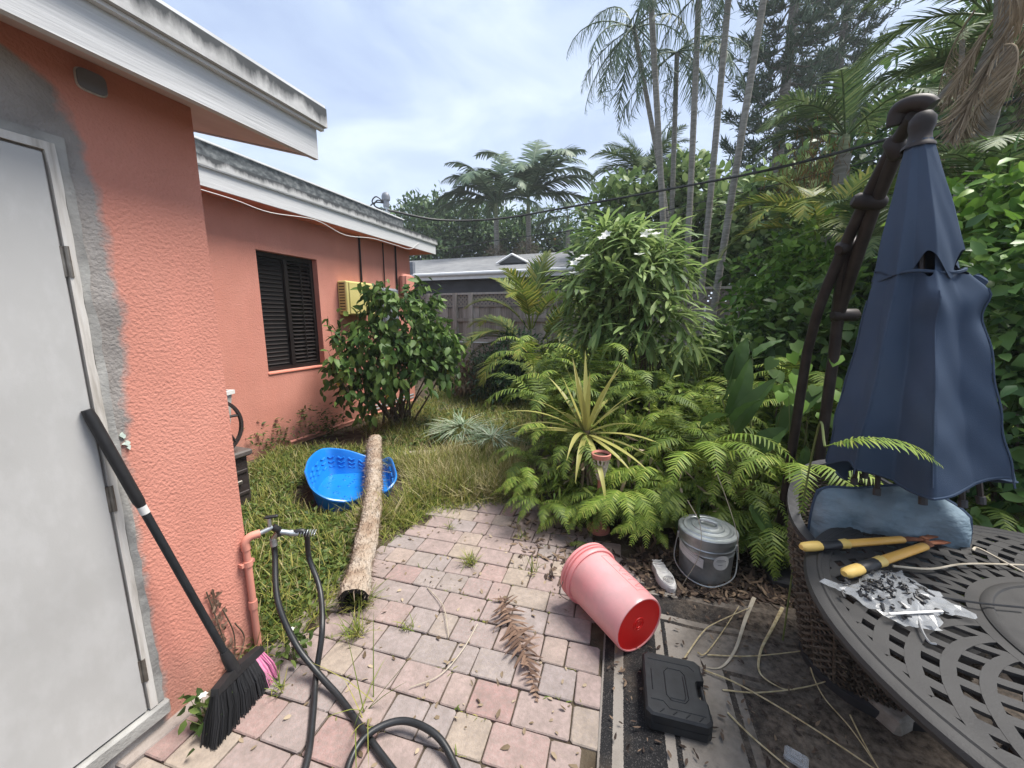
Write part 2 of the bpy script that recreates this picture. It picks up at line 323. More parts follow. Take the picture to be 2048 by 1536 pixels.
def overspray(m):
    # grey render smeared round the door frame, soft ragged edge: width beside the jamb as a curve of height
    t = m.node_tree; L = t.links.new; p = t.nodes['Principled BSDF']; base = p.inputs['Base Color'].links[0].from_socket
    tcn = t.nodes.new('ShaderNodeTexCoord'); s = t.nodes.new('ShaderNodeSeparateXYZ'); L(tcn.outputs['Object'], s.inputs[0])
    cv = t.nodes.new('ShaderNodeFloatCurve'); c = cv.mapping.curves[0]
    for i, (z, w) in enumerate([(0, .30), (.30, .31), (.45, .36), (.52, .44), (.60, .56), (.70, .62), (.78, .58), (.84, .50), (.895, .36), (.93, .10), (.96, -.5), (1, -1.0)]):
        if i < 2: c.points[i].location = (z, w * .5 + .5)
        else: c.points.new(z, w * .5 + .5)
    cv.mapping.update()
    zn = t.nodes.new('ShaderNodeMath'); zn.operation = 'DIVIDE'; zn.inputs[1].default_value = 2.4; L(s.outputs['Z'], zn.inputs[0]); L(zn.outputs[0], cv.inputs['Value'])
    # curve value v: width = (v - .5) * 2 * .25 m
    wd = t.nodes.new('ShaderNodeMath'); wd.operation = 'MULTIPLY_ADD'; wd.inputs[1].default_value = .40; wd.inputs[2].default_value = -.20; L(cv.outputs[0], wd.inputs[0])
    d = t.nodes.new('ShaderNodeMath'); d.operation = 'SUBTRACT'; d.inputs[1].default_value = .672; L(s.outputs['Y'], d.inputs[0])
    nz = t.nodes.new('ShaderNodeTexNoise'); nz.inputs['Scale'].default_value = 11; nz.inputs['Detail'].default_value = 7; nz.inputs['Roughness'].default_value = .65; L(tcn.outputs['Object'], nz.inputs['Vector'])
    nm = t.nodes.new('ShaderNodeMath'); nm.operation = 'MULTIPLY_ADD'; nm.inputs[1].default_value = .10; nm.inputs[2].default_value = -.05; L(nz.outputs['Fac'], nm.inputs[0])
    a = t.nodes.new('ShaderNodeMath'); a.operation = 'SUBTRACT'; L(wd.outputs[0], a.inputs[0]); L(d.outputs[0], a.inputs[1])
    b = t.nodes.new('ShaderNodeMath'); b.operation = 'ADD'; L(a.outputs[0], b.inputs[0]); L(nm.outputs[0], b.inputs[1])
    mr = t.nodes.new('ShaderNodeMapRange'); mr.inputs['From Min'].default_value = -.012; mr.inputs['From Max'].default_value = .018; mr.inputs['To Max'].default_value = .96; L(b.outputs[0], mr.inputs['Value'])
    n2 = t.nodes.new('ShaderNodeTexNoise'); n2.inputs['Scale'].default_value = 6; n2.inputs['Detail'].default_value = 6; L(tcn.outputs['Object'], n2.inputs['Vector'])
    r = t.nodes.new('ShaderNodeValToRGB'); r.color_ramp.elements[0].position = .3; r.color_ramp.elements[0].color = (.20, .195, .185, 1); r.color_ramp.elements[1].position = .75; r.color_ramp.elements[1].color = (.40, .385, .365, 1); L(n2.outputs['Fac'], r.inputs[0])
    mi = t.nodes.new('ShaderNodeMixRGB'); L(mr.outputs[0], mi.inputs['Fac']); L(base, mi.inputs['Color1']); L(r.outputs[0], mi.inputs['Color2']); L(mi.outputs[0], p.inputs['Base Color'])
# ================================================================ ground
m = MB(); gs = 58
m.add([(-gs, -gs, 0), (gs, -gs, 0), (gs, gs, 0), (-gs, gs, 0)], [(0, 1, 2, 3)])
tag(m.build('ground', 'soil'), kind='structure')

# pavers: courses laid at 4.1 degrees to the house wall, each stone its own piece
PA = R(4.1); PO = Vector((-.133, 1.671, 0)); PU = Vector((math.cos(PA), math.sin(PA), 0)); PV = Vector((-math.sin(PA), math.cos(PA), 0))
patio = empty('patio', tuple(PO), PA); tag(patio, kind='structure')
patio_poly = [(-1.570, 0.456, 0.000), (-1.654, 0.655, 0.000), (-1.627, 0.845, 0.000), (-1.587, 1.032, 0.000), (-1.580, 1.240, 0.000), (-1.613, 1.397, 0.000), (-1.679, 1.660, 0.000), (-1.771, 1.996, 0.000), (-1.765, 2.323, 0.000), (-1.718, 2.748, 0.000), (-1.247, 3.133, 0.000), (-0.788, 3.032, 0.000), (-0.349, 2.680, 0.000), (0.043, 2.438, 0.000), (0.156, 2.136, 0.000), (-0.130, 1.703, 0.000), (-0.090, 1.139, 0.000), (-0.060, 0.821, 0.000)]
def paver_mesh(lu, lv, seed):
    r = random.Random(seed); h = .045; g = .0028; x, y = lu / 2 - g, lv / 2 - g; c = .008; vs = []; fs = []
    def ring(i, z):
        X, Y = x - i, y - i; q = [(-X + c, -Y), (X - c, -Y), (X, -Y + c), (X, Y - c), (X - c, Y), (-X + c, Y), (-X, Y - c), (-X, -Y + c)]
        return [(a, b, z) for a, b in q]
    jit = [(r.uniform(-.0025, .0025), r.uniform(-.0025, .0025)) for _ in range(8)]
    for i, z in ((0, -h), (0, -.004), (.004, 0)):
        vs += [(a + jit[k][0], b + jit[k][1], zz) for k, (a, b, zz) in enumerate(ring(i, z))]
    for q in range(2):
        for i in range(8):
            j = (i + 1) % 8; fs.append((q * 8 + i, q * 8 + j, q * 8 + 8 + j, q * 8 + 8 + i))
    fs.append(tuple(range(16, 24)))
    return MB().add(vs, fs).mesh('paver', 'paver', fix=False)
PW = .152
PM = {k: [paver_mesh(k, PW, 7 * i + int(k * 1000)) for i in range(4)] for k in (.114, .152, .190, .228)}
rp = random.Random(5); npav = 0
for row in range(-7, 18):
    v = -.485 + PW * (row + .5); u = -2.3 + rp.uniform(0, .15); last = 0
    while u < .6:
        w = rp.choice([.152, .152, .228, .228, .190, .114 if last != .114 else .19]); last = w
        cu = u + w / 2; u += w; c = PO + PU * cu + PV * v
        lim = .06 if v > .3 else -.012
        if cu + w / 2 > lim and v < .48:
            w2 = max(k for k in (.0, .114, .152, .190, .228) if k == 0 or u - w + k <= lim + .035) if u - w + .114 <= lim + .035 else 0
            if not w2: continue
            w = w2; cu = u - (last) + w / 2; c = PO + PU * cu + PV * v
        if not in_poly(c.x, c.y, patio_poly) or c.x < -1.62: continue
        o = link('paver', rp.choice(PM[w]), patio, (cu, v, .012 + rp.uniform(-.003, .003)), (rp.uniform(-.012, .012), rp.uniform(-.012, .012), rp.uniform(-.01, .01)))
        npav += 1
# larger border stones along the grass and against the near wall
bs = [((585, 1268), (690, 1150)), ((530, 1345), (590, 1272))]
def stone(poly, z=.02):
    cx = sum(p[0] for p in poly) / len(poly); cy_ = sum(p[1] for p in poly) / len(poly)
    top = [(cx + (p[0] - cx) * .955, cy_ + (p[1] - cy_) * .955) for p in poly]; n = len(poly)
    vs = [(p[0], p[1], -.03) for p in poly] + [(p[0], p[1], z - .006) for p in poly] + [(p[0], p[1], z + rp.uniform(-.001, .001)) for p in top]
    fs = [(q * n + i, q * n + (i + 1) % n, q * n + n + (i + 1) % n, q * n + n + i) for q in range(2) for i in range(n)] + [tuple(range(2 * n, 3 * n))]
    mb = MB().add(local(PO, vs), fs); me = mb.mesh('border_stone', 'border_stone')
    o = link('border_stone', me, patio); o.rotation_euler = (0, 0, -PA); return o
for poly in ([(-1.542, 1.164, 0.000), (-1.613, 1.397, 0.000), (-1.679, 1.685, 0.000), (-1.887, 1.743, 0.000), (-1.805, 1.474, 0.000), (-1.675, 1.205, 0.000)],
             [(-1.517, 0.979, 0.000), (-1.541, 1.149, 0.000), (-1.673, 1.193, 0.000), (-1.630, 1.017, 0.000)],
             [(-1.691, 1.706, 0.000), (-1.790, 2.035, 0.000), (-1.986, 2.091, 0.000), (-1.892, 1.770, 0.000)],
             [(-1.630, 0.571, 0.000), (-1.613, 0.845, 0.000), (-1.723, 0.856, 0.000), (-1.717, 0.563, 0.000)]): stone(poly)
# sand-strewn path slabs in the grass further back
for poly in ([(-2.866, 2.927, 0.000), (-2.700, 3.619, 0.000), (-1.617, 4.237, 0.000), (-1.170, 3.831, 0.000), (-1.889, 3.348, 0.000), (-2.354, 2.977, 0.000)],
             [(-3.833, 6.112, 0.000), (-2.968, 7.076, 0.000), (-2.492, 6.284, 0.000), (-3.312, 5.585, 0.000)], [(-3.177, 4.706, 0.000), (-2.968, 5.147, 0.000), (-2.624, 4.683, 0.000), (-2.859, 4.343, 0.000)]):
    c = np.mean(np.array(poly), 0)
    mb = MB(); n = len(poly); pts = []
    for i in range(n):
        a, b = np.array(poly[i]), np.array(poly[(i + 1) % n])
        for k in range(4): q = a + (b - a) * k / 4; pts.append((q[0] + rp.uniform(-.03, .03), q[1] + rp.uniform(-.04, .04)))
    mb.prism(pts, -.02, .014)
    tag(mb.build('path', 'sand_path'), kind='structure')

# ================================================================ the coral house
WX = -1.675; WY = 1.094; FX = -4.10; FY = 6.04
house = empty('house', (WX, WY, 0)); tag(house, 'coral stucco house with white eaves, dark shuttered window and grey-white door', 'house')
HL = Vector((WX, WY, 0))
def hb(name, mb, mat, parent=None, smooth=False):
    return mb.build(name, mat, parent or house, smooth=smooth, loc=tuple(-HL) if (parent is None or parent is house) else (0, 0, 0))
# near wing
near_m = MATS['stucco'].copy(); near_m.name = 'stucco_near'; MATS['stucco_near'] = near_m; overspray(near_m)
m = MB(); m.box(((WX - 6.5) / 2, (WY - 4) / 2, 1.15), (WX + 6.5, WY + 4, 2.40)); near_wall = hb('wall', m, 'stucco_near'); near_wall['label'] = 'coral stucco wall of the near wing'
# near roof: shallow pitch rising away from the eave, overhanging the gable end
SL = .29; ex = -1.47; y0, y1 = -4.0, 1.487
def slab(x0, x1, ya, yb, z_lo, z_hi, slope, ex=ex):
    """sloped slab from x0 (eave) inwards to x1, heights at the eave"""
    d = (ex - x1) * slope; e0 = (ex - x0) * slope
    vs = [(x0, ya, z_lo + e0), (x1, ya, z_lo + d), (x1, yb, z_lo + d), (x0, yb, z_lo + e0), (x0, ya, z_hi + e0), (x1, ya, z_hi + d), (x1, yb, z_hi + d), (x0, yb, z_hi + e0)]
    return MB().add(vs, [(3, 2, 1, 0), (4, 5, 6, 7), (0, 1, 5, 4), (1, 2, 6, 5), (2, 3, 7, 6), (3, 0, 4, 7)])
roof1 = hb('roof', slab(ex - .03, -5, y0, y1 - .01, 2.270, 2.325, SL), 'soffit_paint'); roof1['label'] = 'pitched roof of the near wing with a pink painted soffit'
hb('fascia_board', MB().box((ex - .012, (y0 + y1) / 2, 2.329), (.024, y1 - y0, .134)), 'fascia')
hb('rake_board', slab(ex - .03, -5, y1 - .008, y1 + .016, 2.266, 2.39, SL), 'fascia')
hb('drip_edge', MB().box((ex + .010, (y0 + y1) / 2 + .01, 2.393), (.02, y1 - y0 + .03, .012)), 'drip')
def edge_band(name, x, ya, yb, zc, h, t):
    o = MB().box((0, 0, 0), (t, yb - ya, h)).build(name, 'roof_edge', house); o.location = Vector((x, (ya + yb) / 2, zc)) - HL; return o
edge_band('roof_edge_band', ex + .012, y0, y1 + .03, 2.438, .077, .05)
hb('roof_deck', slab(ex + .03, -5, y0, y1 + .03, 2.479, 2.50, SL), 'roof_top')
# far wing wall with a window opening
wy0, wy1, wz0, wz1 = 3.165, 3.985, .938, 2.294; TOP = 2.80
m = MB(); ys = [-1.0, wy0, wy1, FY]; zs = [-.1, wz0, wz1, TOP]
for i in range(3):
    for j in range(3):
        if (i, j) == (1, 1): continue
        m.add([(FX, ys[i], zs[j]), (FX, ys[i + 1], zs[j]), (FX, ys[i + 1], zs[j + 1]), (FX, ys[i], zs[j + 1])], [(0, 1, 2, 3)])
rv = FX - .14
for a, b in (((wy0, wz0), (wy1, wz0)), ((wy1, wz0), (wy1, wz1)), ((wy1, wz1), (wy0, wz1)), ((wy0, wz1), (wy0, wz0))):
    m.add([(FX, *a), (FX, *b), (rv, *b), (rv, *a)], [(0, 1, 2, 3)])
m.add([(FX, FY, -.1), (-9, FY, -.1), (-9, FY, TOP), (FX, FY, TOP)], [(0, 1, 2, 3)])
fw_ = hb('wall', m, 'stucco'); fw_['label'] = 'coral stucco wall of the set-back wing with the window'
hb('window_sill', MB().box((FX - .01, (wy0 + wy1) / 2, wz0 - .014), (.045, wy1 - wy0 + .01, .026), bev=.006), 'stucco_trim')
# window: bronze frame, one sliding pane, one bank of louvres
win = empty('window', (0, 0, 0)); win.parent = house; win.location = Vector((rv, wy0, wz0)) - HL
W_, H_ = wy1 - wy0, wz1 - wz0
def wb(name, c, d, mat, rotm=None): return MB().box(c, d, mat=rotm).build(name, mat, win)
for c, d in (((.03, W_ / 2, .025), (.06, W_, .05)), ((.03, W_ / 2, H_ - .025), (.06, W_, .05)), ((.03, .022, H_ / 2), (.06, .044, H_ - .1)), ((.03, W_ - .022, H_ / 2), (.06, .044, H_ - .1)), ((.035, W_ * .5, H_ / 2), (.07, .05, H_ - .1))):
    wb('frame', c, d, 'bronze')
wb('pane', (.015, W_ * .26, H_ / 2), (.006, W_ * .46, H_ - .1), 'dark_glass')
wb('pane', (.004, W_ * .75, H_ / 2), (.006, W_ * .46, H_ - .1), 'dark_glass')
wb('insect_screen', (.030, W_ * .26, H_ / 2), (.003, W_ * .43, H_ - .11), 'room_dark')
sm_ = MB().box((0, 0, 0), (.045, W_ * .5 - .09, .006), mat=Matrix.Rotation(R(38), 4, 'Y')).mesh('slat', 'bronze')
for i in range(26): link('slat', sm_, win, (.035, W_ * .755, .085 + i * (H_ - .17) / 25))
for i in range(26): link('slat', sm_, win, (.022, W_ * .255, .085 + i * (H_ - .17) / 25))
wb('slat_rod', (.064, W_ * .755, H_ * .5), (.01, .012, H_ - .2), 'bronze')
# far roof: fascia, drip, stained band and a dark upper tier
fe = -3.86; fy0, fy1 = 1.75, 6.52
hb('soffit', MB().box(((fe - .02 + FX - .3) / 2, (fy0 + fy1) / 2, 2.745), (.5, fy1 - fy0 - .02, .03)), 'stucco_trim')
o = MB().box((0, 0, 0), (.024, fy1 - fy0, .165)).build('fascia_board', 'fascia', house); o.location = Vector((fe, (fy0 + fy1) / 2, 2.805)) - HL
hb('fascia_board', MB().box((-4.75, fy1 - .01, 2.81), (1.75, .024, .165)), 'fascia')
hb('drip_edge', MB().box((fe + .022, (fy0 + fy1) / 2, 2.890), (.022, fy1 - fy0 + .03, .012)), 'drip')
edge_band('roof_edge_band', fe + .012, fy0, fy1 + .03, 2.936, .085, .05)
hb('roof', MB().box((-6.4, (fy0 + fy1) / 2, 2.945), (4.94, fy1 - fy0 - .02, .06)), 'roof_top')
hb('roof_tier', MB().box((-6.5, (fy0 + 5.9) / 2, 3.09), (4.8, 5.9 - fy0, .23)), 'roof_tier')
hb('roof_tier_cap', MB().box((-6.5, (fy0 + 5.9) / 2, 3.212), (4.84, 5.9 - fy0 + .03, .014)), 'roof_top')
# door on the near wing
dx = WX + .006; dy1, dz0, dz1 = .672, .128, 2.022; dw = .95
door = empty('door'); door.parent = house; door.location = Vector((dx, dy1, dz0)) - HL; door['label'] = 'smooth grey-white flush door with no handle showing'
MB().box((-.012, -dw / 2, (dz1 - dz0) / 2), (.036, dw - .006, dz1 - dz0 - .006), bev=.003).build('door_leaf', 'door_paint', door)
hm_ = MB(); hm_.tube([(0, 0, -.045), (0, 0, .045)], .0065, n=10); hm_.box((-.005, -.007, 0), (.006, .012, .088)); hm_.box((-.005, .009, 0), (.006, .014, .088))
hm_ = hm_.mesh('hinge', 'hinge_metal')
for z in (1.59, .83, .165): link('hinge', hm_, door, (.008, .008, z))
fr = MB()
zt = dz1 - dz0
n = 40
def strip(name, pts_in, pts_out, x0, x1, mat, parent):
    mb = MB(); k = len(pts_in)
    vs = [(x0, *p) for p in pts_in] + [(x1, *p) for p in pts_in] + [(x1, *p) for p in pts_out] + [(x0, *p) for p in pts_out]
    fs = []
    for i in range(k - 1):
        fs += [(k + i, k + i + 1, 2 * k + i + 1, 2 * k + i), (i, i + 1, k + i + 1, k + i), (2 * k + i, 2 * k + i + 1, 3 * k + i + 1, 3 * k + i)]
    fs += [(0, k, 2 * k, 3 * k), (k - 1, 2 * k - 1, 3 * k - 1, 4 * k - 1)]
    return mb.add(vs, fs).build(name, mat, parent)
rj = random.Random(3)
# jamb, top and right, then the rough mortar around it
path_in = [(-1.2, zt + .004)] + [(-1.2 + 1.2 * i / 12, zt + .004) for i in range(1, 13)] + [(.004, zt * (1 - i / 40)) for i in range(1, 41)]
def offs(d0, j=0.0):
    out = []
    for y, z in path_in:
        d = d0 + rj.uniform(-j, j)
        if z > zt: out.append((min(y + (d if y > -.01 else 0), d + .004), zt + .004 + d))
        else: out.append((.004 + d, z))
    return out
strip('door_jamb', path_in, offs(.022, .0015), -.012, .010, 'jamb', door)
strip('mortar_strip', offs(.024), offs(.047, .005), -.012, .006, 'cement', door)
# grey patch of render: wide at the top, thinning downwards with a ragged edge
def patch_w(z):
    s = max(0, min(1, (z - .9) / 1.0)); return .062 + .10 * s * s * (3 - 2 * s) * .75
pin, pout = [], []
for i in range(90):
    z = zt + .0 - (zt + .02) * i / 89
    pin.append((.046, z)); pout.append((.03 + patch_w(z) + .012 * math.sin(z * 9) + rj.uniform(-.008, .008), z))
top_in = [(-1.2 + 1.24 * i / 30, zt + .05) for i in range(31)]; top_out = [(y, zt + .175 + .03 * math.sin(y * 6) - .10 * max(0, (y + .28) / .34) ** 2 + rj.uniform(-.007, .007)) for y, z in top_in]
top_in.append((.052, zt + .05)); top_out.append((.07, zt + .055))
top_in2 = [(.046, zt + .05), (.046, zt)]; top_out2 = [(.075, zt + .05), (pout[0][0] - .01, zt)]
for z, y, s in ((1.03, .066, .012), (1.0, .071, .016), (.985, .077, .010)):
    poly = [(y + rj.uniform(.3, 1) * s * .8 * math.cos(a), z + rj.uniform(.3, 1) * s * math.sin(a)) for a in [k * .785 for k in range(8)]]
    MB().prism(poly, -.006, .0010, 'x').build('peeled_paint', 'primer', door)
MB().box((-.004, -.58, -.035), (.05, 1.28, .06), bev=.008).build('threshold', 'cement', door)
# dark rounded wall box high on the near wall
ly, lz = (-1.675, 0.809, 2.269)[1:]
poly = [(ly + .034 * math.copysign(abs(math.cos(a)) ** .5, math.cos(a)), lz + .029 * math.copysign(abs(math.sin(a)) ** .5, math.sin(a))) for a in [2 * math.pi * k / 24 for k in range(24)]]
m = MB(); m.prism(poly, WX - .01, WX + .012, 'x'); box_ = hb('wall_box', m, 'meter_grey')
poly2 = [(ly + (p[0] - ly) * 1.1, lz + (p[1] - lz) * 1.1 - .001) for p in poly]; hb('wall_box_seal', MB().prism(poly2, WX - .01, WX + .005, 'x'), 'jamb')
# supply pipe at the corner, painted like the wall
pc = Vector((WX + .022, WY - .015, 0))
pipe = MB(); pipe.tube([pc + Vector((0, 0, .0)), pc + Vector((0, 0, .54))], .0145, n=12); pipe.tube([pc + Vector((0, 0, .235)), pc + Vector((0, 0, .275))], .018, n=12); pipe.tube([pc + Vector((0, 0, .45)), pc + Vector((0, 0, .475))], .019, n=12)
pipe.tube(spline([pc + Vector((0, 0, .53)), pc + Vector((0, 0, .565)), pc + Vector((.01, .018, .585)), pc + Vector((.03, .05, .588))], 5), .018, n=12)
hb('water_pipe', pipe, 'coral_metal', smooth=True)
hb('pipe_clip', MB().box((pc.x - .012, pc.y - .0, .462), (.03, .06, .016)), 'coral_metal')
# pipes along the foot of the far wall
hb('wall_pipe', MB().tube([(FX + .05, 3.3, .07), (FX + .05, 6.0, .07)], .018, n=10), 'coral_metal', smooth=True)
for z in (.13, .18): hb('wall_pipe', MB().tube([(FX + .05, 4.75, z), (FX + .05, 5.9, z)], .018, n=10), 'galv', smooth=True)
# conduits under the eave
for y, z0 in ((4.77, 2.0), (5.3, 1.9), (5.62, 1.95)): hb('conduit', MB().tube([(FX + .02, y, z0), (FX + .02, y, 2.775)], .014 if y != 5.3 else .009, n=8), 'bronze', smooth=True)
# thin cable sagging along the fascia
cab = [(-3.845, 2.496, 2.681), (-3.845, 2.812, 2.674), (-3.845, 3.175, 2.648), (-3.845, 3.762, 2.706), (-3.845, 4.236, 2.626), (-3.845, 4.773, 2.682), (-3.845, 5.293, 2.681), (-3.845, 5.694, 2.685), (-3.840, 5.961, 2.826)]
hb('eave_cable', MB().tube(spline(cab, 6), .005, n=5), 'cable_white')
# soil stain streak: dried creeper left on the near wall beside the pipe
# service mast on the roof
mp_ = Vector((-4.50, 6.0, 2.97))
mast = empty('service_mast', tuple(mp_)); tag(mast, 'grey service mast with hooded weatherhead on the flat roof', 'mast')
MB().tube([(0, 0, 0), (0, 0, .52)], .042, n=14).build('pole', 'galv', mast, smooth=True)
MB().lathe([(.05, 0), (.055, .06), (.05, .11), (.07, .12), (.075, .17), (.06, .22), (.03, .245), (.001, .25)], 16).build('weatherhead', 'meter_grey', mast, smooth=True, loc=(0, 0, .5))
MB().box((0, 0, .02), (.35, .3, .03)).build('flashing', 'galv', mast)
for k, (dx_, dz_) in enumerate(((-.16, .0), (-.26, -.03), (-.2, .06))):
    MB().tube(spline([(0, -.03, .56), (dx_ * .6, -.1, .60 + dz_), (dx_, -.12, .52 + dz_), (dx_ * .5, -.1, .47), (.02, -.05, .45)], 5), .011, n=6).build('wire_loop', 'cable_black', mast)
# electrical boxes on the far wall
def ebox(name, label, cat, ya, yb, za, zb, d, mat, bev=.012):
    e = empty(name, (FX, (ya + yb) / 2, (za + zb) / 2)); tag(e, label, cat)
    MB().box((d / 2, 0, 0), (d, yb - ya, zb - za), bev=bev).build('case', mat, e); return e
e = ebox('inverter_box', 'mustard yellow metal box with vented side on the coral wall', 'electric box', 4.30, 4.86, 1.60, 2.06, .15, 'panel_yellow')
MB().box((.156, .02, 0), (.014, .50, .43), bev=.006).build('cover', 'panel_yellow', e)
vm = MB().box((0, 0, 0), (.09, .006, .012)).mesh('vent_slot', 'room_dark')
for i in range(11): link('vent_slot', vm, e, (.075, -.2795, -.19 + i * .038))
MB().box((.166, .17, .03), (.004, .035, .08)).build('warning_label', 'coral_metal', e)
MB().box((.166, .17, .14), (.004, .06, .03)).build('warning_label', 'coral_metal', e)
e = ebox('meter_cabinet', 'dark grey cabinet on the coral wall behind the leafy bush', 'electric box', 5.0, 5.42, 1.35, 2.02, .2, 'meter_grey', .03)
MB().box((.205, 0, -.02), (.012, .34, .55), bev=.006).build('cover', 'meter_grey', e)
e = ebox('junction_box', 'coral painted rounded box near the far corner of the house', 'electric box', 5.68, 5.98, 1.95, 2.3, .13, 'coral_metal', .04)
MB().box((.135, 0, 0), (.014, .24, .29), bev=.006).build('cover', 'coral_metal', e)

# ================================================================ neighbour's house
nbY = 12.5
nb = empty('neighbour_house', (-6, nbY, 0)); tag(nb, 'dark-walled house with grey shingle roof and white gutter behind the fence', 'house')
NL = Vector((-6, nbY, 0))
xa, xb = -11.5, 1.6; ez = (-5.114, 12.500, 2.907)[2]; et = (-5.112, 12.500, 3.120)[2]
rz_, ry_ = (-6.504, 16.500, 4.233)[2], 16.5
def nbb(name, mb, mat): return mb.build(name, mat, nb, loc=tuple(-NL))
nbb('wall', MB().box(((xa + xb) / 2, nbY + 2.6, ez / 2), (xb - xa - .8, 4.4, ez - .02)), 'dark_siding')
nbb('soffit', MB().box(((xa + xb) / 2, nbY + .4, ez + .02), (xb - xa, .8, .03)), 'dark_siding')
nbb('fascia_board', MB().box(((xa + xb) / 2, nbY, (ez + et) / 2), (xb - xa, .05, et - ez)), 'white_paint')
nbb('gutter', MB().tube([(xa, nbY - .07, et - .03), (xb, nbY - .07, et - .03)], .07, n=10), 'white_paint')
roof_ = MB()
roof_.add([(xa, nbY - .05, et + .02), (xb, nbY - .05, et + .02), (xb, ry_, rz_), (xa, ry_, rz_), (xa, nbY + 8, et), (xb, nbY + 8, et)], [(0, 1, 2, 3), (3, 2, 5, 4)])
nbb('roof', roof_, 'shingle')
# shingle courses with real butt edges on the facing slope, and a row of downspout / gable
sl_len = math.hypot(ry_ - nbY, rz_ - et); rs_ = random.Random(9); nc = 14
cm_ = {}
for i in range(nc):
    f0 = i / nc; y = nbY - .05 + (ry_ - nbY) * f0; z = et + .02 + (rz_ - et) * f0
    nbb('shingle_course', MB().box(((xa + xb) / 2, y + .12, z + .035 + .02), (xb - xa - .01 * i, .3, .022), mat=Matrix.Rotation(math.atan2(rz_ - et, ry_ - nbY), 4, 'X')), 'shingle')
gx = -4.85
g = MB(); g.prism([(gx - .55, et + .40), (gx + .55, et + .40), (gx, et + .68)], nbY + 1.0, nbY + 3.2, 'y'); nbb('dormer_roof', g, 'shingle')
for s in (-1, 1): nbb('dormer_trim', MB().tube([(gx + s * .6, nbY + .96, et + .39), (gx, nbY + .96, et + .70)], .04, n=4), 'white_paint')
nbb('downspout', MB().box((-8.35, nbY - .05, et + .2), (.16, .16, .5)), 'meter_grey')

# ================================================================ fence with lattice top, and gate
fnY = 8.9; fx0, fx1 = -5.6, 3.6
fence = empty('fence', (-3, fnY, 0)); tag(fence, 'weathered grey board fence with diagonal lattice along its top', 'fence')
bm_ = [MB().box((0, 0, .92), (.153, .018, 1.84)).mesh('board', 'old_wood') for _ in range(1)]
rb = random.Random(2); x = fx0
while x < fx1:
    o = link('board', bm_[0], fence, (x + 3, .011 * (1 if int(round((x - fx0) / .145)) % 2 else -1) + rb.uniform(-.002, .002), rb.uniform(-.03, .01)), (0, rb.uniform(-.006, .006), rb.uniform(-.02, .02))); x += .145
for z in (.4, 1.0, 1.52): MB().box(((fx0 + fx1) / 2 + 3, -.035, z), (fx1 - fx0, .045, .085)).build('rail', 'old_wood', fence)
for z in (1.86, 2.16): MB().box(((fx0 + fx1) / 2 + 3, -.012, z), (fx1 - fx0, .07, .05)).build('rail', 'old_wood', fence)
pm_ = MB().box((0, 0, 1.09), (.1, .1, 2.18)).mesh('post', 'old_wood')
for px in (-5.5, -4.72, -4.28, -2.1, .2, 2.5): link('post', pm_, fence, (px + 3, -.03, 0))
lat = MB(); z0_, z1_ = 1.88, 2.14; hgt = z1_ - z0_; x = fx0 - hgt
while x < fx1:
    for s, yy in ((1, -.006), (-1, .004)):
        a = x if s > 0 else x + hgt; b = x + hgt if s > 0 else x
        w = .028; lat.add([(a - w + 3, yy, z0_), (a + w + 3, yy, z0_), (b + w + 3, yy, z1_), (b - w + 3, yy, z1_), (a - w + 3, yy + .008, z0_), (a + w + 3, yy + .008, z0_), (b + w + 3, yy + .008, z1_), (b - w + 3, yy + .008, z1_)],
              [(0, 1, 2, 3), (7, 6, 5, 4), (0, 3, 7, 4), (1, 5, 6, 2)])
    x += .105
o = lat.build('lattice', 'old_wood', fence); o['kind'] = 'stuff'
gate = empty('chain_link_gate', (-3.9, 8.45, 0)); tag(gate, 'low galvanised chain-link gate in front of the board fence', 'gate')
for xx in (-.62, .9): MB().tube([(xx, 0, 0), (xx, 0, 1.06)], .03, n=10).build('post', 'galv', gate, smooth=True)
MB().tube([(-.6, 0, .98), (.9, 0, .98)], .02, n=8).build('top_rail', 'galv', gate, smooth=True)
MB().tube([(-.6, 0, .08), (.9, 0, .08)], .02, n=8).build('bottom_rail', 'galv', gate, smooth=True)
cl = MB(); x = -1.5
while x < .9:
    for s in (1, -1):
        a = [(x, .0, .1), (x + .86, 0, .96)] if s > 0 else [(x + .86, 0.004, .1), (x, .004, .96)]
        lo_, hi_ = -.6, .9
        p, q = a
        def clip(p, q):
            tt = [0.0, 1.0]; dx2 = q[0] - p[0]
            for lim, sg in ((lo_, 1), (hi_, -1)):
                t = (lim - p[0]) / dx2
                if (dx2 > 0) == (sg > 0): tt[0] = max(tt[0], t)
                else: tt[1] = min(tt[1], t)
            return tt
        t0, t1 = clip(p, q)
        if t1 > t0 + .02:
            A = [p[i] + (q[i] - p[i]) * t0 for i in range(3)]; B = [p[i] + (q[i] - p[i]) * t1 for i in range(3)]; cl.tube([A, B], .0028, n=3, cap=False)
    x += .06
o = cl.build('wire_mesh', 'galv', gate, fix=False); o['kind'] = 'stuff'
